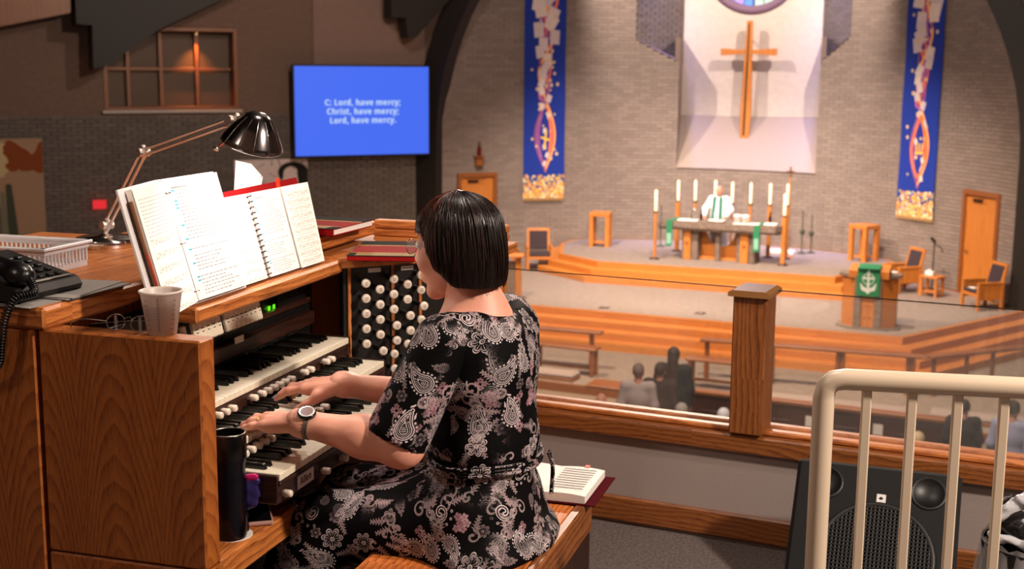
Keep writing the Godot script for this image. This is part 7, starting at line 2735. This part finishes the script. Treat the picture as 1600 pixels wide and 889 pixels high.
	for q in [["balding person seated in the pew, just above the parapet", Vector3(-6.42, 0, -16.86), "bald", Color(0.42, 0.36, 0.34), Color(0.5, 0.46, 0.44)], ["grey-haired person seated in the pew near the parapet post", Vector3(-5.22, 0, -17.10), "short", Color(0.62, 0.58, 0.55), Color(0.42, 0.40, 0.42)], ["white-haired person in a pale shirt seated half behind the parapet post", Vector3(-4.62, 0, -17.05), "short", Color(0.86, 0.86, 0.88), Color(0.78, 0.78, 0.82)],
		["fair-haired person seated in the pew behind the white stair rail", Vector3(-2.05, 0, -16.85), "short", Color(0.80, 0.70, 0.55), Color(0.5, 0.42, 0.36)]]:
		figure(q[0], "seated", Vector3(q[1].x, NAVE - 0.40, -16.82), 0, 1.70, q[4], Color(0.10, 0.09, 0.10), q[2], q[3])
	figure("person with dark hair in dark clothes standing behind the white balusters", "stand", Vector3(-1.62, NAVE, -18.0), 10, 1.50, Color(0.05, 0.05, 0.06), Color(0.05, 0.05, 0.06), "short", Color(0.06, 0.045, 0.04))
	figure("person in a pale blue checked shirt at the right edge, behind the balusters", "stand", Vector3(-0.98, NAVE, -17.6), 0, 1.66, Color(0.58, 0.60, 0.70), Color(0.08, 0.08, 0.10), "short", Color(0.08, 0.06, 0.05))

func build_side_things() -> void:
	var st: SurfaceTool
	# screen
	var t := thing("wall_screen", "large wall screen showing white prayer text on bright blue", "screen", ws(1.795, 0.465, 0.5))
	t.transform.basis = Basis(-WE, Vector3.UP, WN)
	st = mb()
	box_lo(st, Vector3(-1.80, -1.14, -0.12), Vector3(1.80, 1.14, -0.004), 0.01)
	for s in [[Vector3(-1.80, -1.14, -0.02), Vector3(1.80, -1.10, 0.012)], [Vector3(-1.80, 1.10, -0.02), Vector3(1.80, 1.14, 0.012)], [Vector3(-1.80, -1.14, -0.02), Vector3(-1.76, 1.14, 0.012)], [Vector3(1.76, -1.14, -0.02), Vector3(1.80, 1.14, 0.012)]]: box_lo(st, s[0], s[1], 0.004)
	box_lo(st, Vector3(-0.5, -0.5, -0.5), Vector3(0.5, 0.5, -0.12))
	part("bezel", st, mat("black"), t)
	st = mb()
	box_lo(st, Vector3(-1.76, -1.10, -0.004), Vector3(1.76, 1.10, 0.0))
	var panel := part("lit_panel", st, glow("screen_blue", Color(0.26, 0.43, 0.97), 0.95), t)
	var k := 0
	for line in ["C: Lord, have mercy;", "Christ, have mercy;", "Lord, have mercy."]:
		put("lettering", text_mesh(line, 0.205, 0.004), panel, glow("screen_text", Color(0.80, 0.90, 1.0), 0.95), Vector3(0.0, 0.21 - k * 0.222, 0.001))
		k += 1
	var l := AreaLight3D.new()
	l.name = "screen_light"
	l.area_size = Vector2(3.5, 2.2)
	l.light_energy = 0.12
	l.light_color = Color(0.35, 0.48, 1.0)
	l.area_range = 60
	l.shadow_enabled = true
	l.position = Vector3(0, 0, 0.03)
	l.rotation_degrees.y = 180
	t.add_child(l)
	# fabric hangings
	for q in [[9.98, -1.28, 1.12, 2.32, "hanging_a", "tan cloth hanging with a brown bird shape at the left edge"], [4.06, -1.86, 1.86, 2.26, "hanging_b", "pale marbled cloth hanging with a dark arched shape below the screen"]]:
		t = thing("wall_hanging", q[5], "hanging", ws(q[0], q[1], 0.05))
		t.transform.basis = Basis(-WE, Vector3.UP, WN)
		st = mb()
		quad(st, Vector3(-q[2] * 0.5, q[3] * 0.5, 0.012), Vector3(q[2] * 0.5, q[3] * 0.5, 0.012), Vector3(q[2] * 0.5, -q[3] * 0.5, 0.012), Vector3(-q[2] * 0.5, -q[3] * 0.5, 0.012), Vector3.BACK)
		part("printed_cloth", st, mat(q[4]), t)
		st = mb()
		box_lo(st, Vector3(-q[2] * 0.5, -q[3] * 0.5, -0.01), Vector3(q[2] * 0.5, q[3] * 0.5, 0.010), 0.004)
		part("backing", st, mat("backing", Color(0.40, 0.33, 0.30), 0.9), t)
	t = thing("exit_sign", "small glowing red wall sign left of the lamp base", "sign", ws(8.2, -1.70, 0.05))
	t.transform.basis = Basis(-WE, Vector3.UP, WN)
	st = mb()
	box_lo(st, Vector3(-0.19, -0.14, -0.05), Vector3(0.19, 0.14, 0.0), 0.02)
	part("case", st, mat("sign_case", Color(0.45, 0.28, 0.26), 0.5), t)
	st = mb()
	box_lo(st, Vector3(-0.155, -0.105, 0.0), Vector3(0.155, 0.105, 0.008), 0.008)
	part("lit_face", st, glow("sign_red", Color(0.95, 0.16, 0.20), 0.8), t)
	var sl := OmniLight3D.new()
	sl.name = "sign_light"
	sl.light_energy = 0.03
	sl.light_color = Color(1.0, 0.15, 0.15)
	sl.light_size = 0.1
	sl.shadow_enabled = true
	sl.position = Vector3(0, 0, 0.12)
	t.add_child(sl)

func build_loft() -> void:
	var st: SurfaceTool
	# parapet: carpeted knee wall, skirting, oak rail, posts and glass
	st = mb()
	box_lo(st, Vector3(-12, 0.0, -4.41), Vector3(8, 0.33, -4.27))
	struct("wall_parapet", st, mat("wall_carpet"))
	st = mb()
	box_lo(st, Vector3(-12, 0.012, -4.27), Vector3(8, 0.105, -4.25), 0.006, 0)
	struct("baseboard_parapet", st, mat("oak_rail"))
	var t := thing("parapet_rail", "oak bottom rail along the top of the carpeted parapet wall", "rail", Vector3(-1.1, 0.33, -4.33))
	st = mb()
	box_lo(st, Vector3(-10.8, 0.0, -0.09), Vector3(9.0, 0.065, 0.09), 0.006, 0)
	part("beam", st, mat("oak_rail"), t)
	st = mb()
	box_lo(st, Vector3(-10.8, 0.065, 0.02), Vector3(9.0, 0.085, 0.06), 0.006, 0)
	box_lo(st, Vector3(-10.8, 0.065, -0.06), Vector3(9.0, 0.085, -0.02), 0.006, 0)
	part("glazing_bead", st, mat("oak"), t)
	t = thing("parapet_post", "square oak parapet post with a flat cap catching blue light", "post", Vector3(-1.085, 0.403, -4.30))
	st = mb()
	box_lo(st, Vector3(-0.058, 0.0, -0.06), Vector3(0.058, 0.482, 0.075), 0.005, 1)
	part("shaft", st, mat("oak_rail"), t)
	st = mb()
	extr(st, PackedVector2Array([Vector2(-0.072, 0), Vector2(0.072, 0), Vector2(0.072, 0.014), Vector2(0.055, 0.022), Vector2(-0.055, 0.022), Vector2(-0.072, 0.014)]), 0.17, Transform3D(Basis.IDENTITY, Vector3(0, 0.482, -0.075)))
	part("cap", st, mat("cap_oak", Color(0.55, 0.38, 0.22), 0.18), t)
	for q in [[-3.9, -1.145, "clear parapet glass pane behind the player and the bench"], [-1.025, 2.2, "clear parapet glass pane right of the oak post"]]:
		t = thing("glass_screen", q[2], "glass", Vector3(q[0], 0.400, -4.33), 0.0, "parapet glass panes")
		st = mb()
		box_lo(st, Vector3(0, 0, -0.005), Vector3(q[1] - q[0], 0.495, 0.005), 0.001)
		part("pane", st, glassy("pane_glass", Color(0.95, 0.97, 0.97), 0.03), t)
		st = mb()
		box_lo(st, Vector3(0, 0.495, -0.005), Vector3(q[1] - q[0], 0.4975, 0.005))
		part("polished_edge", st, mat("glass_edge", Color(0.10, 0.11, 0.10), 0.12), t)
	# painted steel stair rail
	t = thing("stair_railing", "cream painted steel railing with round rail and square balusters in front", "railing", Vector3(-0.497, 0, -2.55), 14.6)
	st = mb()
	var rail := [Vector3(0, 0.0, 0), Vector3(0, 0.5, 0), Vector3(0, 0.995, 0)]
	rail.append(Vector3(0.004, 1.018, 0))
	rail.append(Vector3(0.018, 1.032, 0))
	rail.append(Vector3(0.04, 1.036, 0))
	rail.append(Vector3(0.7, 1.036, 0))
	rail.append(Vector3(1.5, 1.036, 0))
	tube(st, rail, 0.0215, 20)
	part("round_rail", st, mat("cream_paint"), t)
	var bl := mb()
	box_lo(bl, Vector3(-0.0095, 0.09, -0.0095), Vector3(0.0095, 1.02, 0.0095), 0.0025, 1)
	var bm := fin(bl)
	for k in 14: put("baluster", bm, t, mat("cream_paint"), Vector3(0.083 + k * 0.087, 0, 0))
	st = mb()
	tube(st, [Vector3(0, 0.08, 0), Vector3(1.5, 0.08, 0)], 0.016, 12)
	part("lower_rail", st, mat("cream_paint"), t)
	# floor monitor
	t = thing("floor_monitor", "black wedge loudspeaker with a round woofer grille leaning by the parapet", "loudspeaker", Vector3(-0.60, 0.0, -3.98), 5.0)
	var lean := Transform3D(Basis(Vector3.RIGHT, deg_to_rad(-38.0)), Vector3(0, 0.02, 0.24))
	st = mb()
	box_lo(st, Vector3(-0.25, 0.0, -0.10), Vector3(0.25, 0.50, 0.0), 0.012, 0, lean)
	slab(st, PackedVector2Array([Vector2(-0.245, 0.22), Vector2(0.245, 0.22), Vector2(0.245, -0.10), Vector2(-0.245, -0.10)]), 0.0, 0.06)
	part("cabinet", st, mat("speaker_black", Color(0.016, 0.018, 0.02), 0.85), t)
	st = mb()
	var rg := []
	var wc := Vector3(0.015, 0.20, 0.004)
	for i in 40: rg.append(lean * (wc + Vector3(cos(TAU * i / 40) * 0.168, sin(TAU * i / 40) * 0.168, 0)))
	tube(st, rg, 0.010, 8, true)
	part("grille_ring", st, mat("ring_black", Color(0.07, 0.07, 0.07), 0.5), t)
	st = mb()
	lathe(st, [Vector2(0.165, 0.0), Vector2(0.09, -0.03), Vector2(0.04, -0.045), Vector2(0.0, -0.03)], 28, lean * Transform3D(Basis(Vector3.RIGHT, PI / 2), wc + Vector3(0, 0, 0.0005)))
	part("woofer_cone", st, mat("black"), t)
	st = mb()
	for k in 27:
		var o := -0.156 + k * 0.012
		var h := sqrt(maxf(0.0, 0.163 * 0.163 - o * o))
		bar(st, lean * (wc + Vector3(o, -h, 0.006)), lean * (wc + Vector3(o, h, 0.006)), 0.0042, 0.003)
		bar(st, lean * (wc + Vector3(-h, o, 0.008)), lean * (wc + Vector3(h, o, 0.008)), 0.0042, 0.003)
	var gr := part("grille", st, mat("grille_grey", Color(0.30, 0.30, 0.30), 0.4, 0.6), t)
	gr.set_meta("kind", "stuff")
	for x in [-0.155, 0.155]:
		st = mb()
		lathe(st, [Vector2(0.055, 0.0), Vector2(0.050, 0.006), Vector2(0.046, 0.0), Vector2(0.0, -0.001)], 24, lean * Transform3D(Basis(Vector3.RIGHT, PI / 2), Vector3(x, 0.425, 0.002)))
		part("port", st, mat("black"), t)
	st = mb()
	box_lo(st, Vector3(0.002, 0.374, 0.0), Vector3(0.030, 0.404, 0.004), 0.001, 0, lean)
	var bd := part("badge", st, mat("white_plastic"), t)
	st = mb()
	ball(st, lean * Vector3(0.016, 0.389, 0.005), Vector3(0.006, 0.006, 0.002), 10)
	part("mark", st, mat("print"), bd)
	# waste bin with a clear liner
	t = thing("waste_bin", "dark waste bin with a clear plastic liner by the parapet wall", "bin", Vector3(-0.115, 0.0, -3.62))
	st = mb()
	lathe(st, [Vector2(0, 0), Vector2(0.115, 0), Vector2(0.145, 0.39), Vector2(0.138, 0.39), Vector2(0.11, 0.01), Vector2(0, 0.01)], 28)
	part("tub", st, mat("bin_dark", Color(0.10, 0.085, 0.08), 0.4), t)
	var crumple := func(p: Vector3) -> float: return 0.006 * sin(p.x * 95.0 + 3.0 * sin(p.y * 60.0)) * sin(p.z * 85.0 + p.y * 70.0)
	st = mb()
	st.set_smooth_group(1)
	for i in 40:
		var a := TAU * i / 40
		var b := TAU * (i + 1) / 40
		var fa := 0.012 * sin(i * 2.3)
		var fb := 0.012 * sin((i + 1) * 2.3) if i < 39 else 0.0
		var va := Vector3(cos(a), 0, sin(a))
		var vb := Vector3(cos(b), 0, sin(b))
		quad(st, va * 0.142 + Vector3(0, 0.40 + fa * 0.6, 0), vb * 0.142 + Vector3(0, 0.40 + fb * 0.6, 0), vb * (0.153 + fb) + Vector3(0, 0.24 + fb * 2.0, 0), va * (0.153 + fa) + Vector3(0, 0.24 + fa * 2.0, 0), va)
	var lm := mat("liner", Color(0.80, 0.79, 0.80, 0.38), 0.3)
	lm.transparency = BaseMaterial3D.TRANSPARENCY_ALPHA
	part("liner", st, lm, t)
	put("rubbish", blob([[1, Vector3(0.0, 0.42, 0), Vector3(0.11, 0.10, 0.10)], [1, Vector3(-0.06, 0.46, 0.03), Vector3(0.05, 0.06, 0.05)], [1, Vector3(0.07, 0.47, 0.0), Vector3(0.06, 0.055, 0.06)]], 0.008, 0.02, crumple), t, mat("rubbish", Color(0.10, 0.10, 0.10), 0.25))
	put("crumpled_film", blob([[0, Vector3(-0.10, 0.47, 0.06), Vector3(-0.02, 0.53, 0.05), 0.022, 0.02], [0, Vector3(-0.02, 0.53, 0.05), Vector3(0.08, 0.52, 0.04), 0.02, 0.018], [0, Vector3(-0.11, 0.42, 0.08), Vector3(0.04, 0.40, 0.12), 0.012, 0.012]], 0.007, 0.02, crumple), t, mat("film", Color(0.70, 0.70, 0.72), 0.3))

func _ready() -> void:
	rng.seed = 7
	setup_view()
	make_materials()
	build_shell()
	build_organ()
	build_bench()
	build_player()
	build_loft()
	build_side_things()
	build_chancel()
	build_nave()
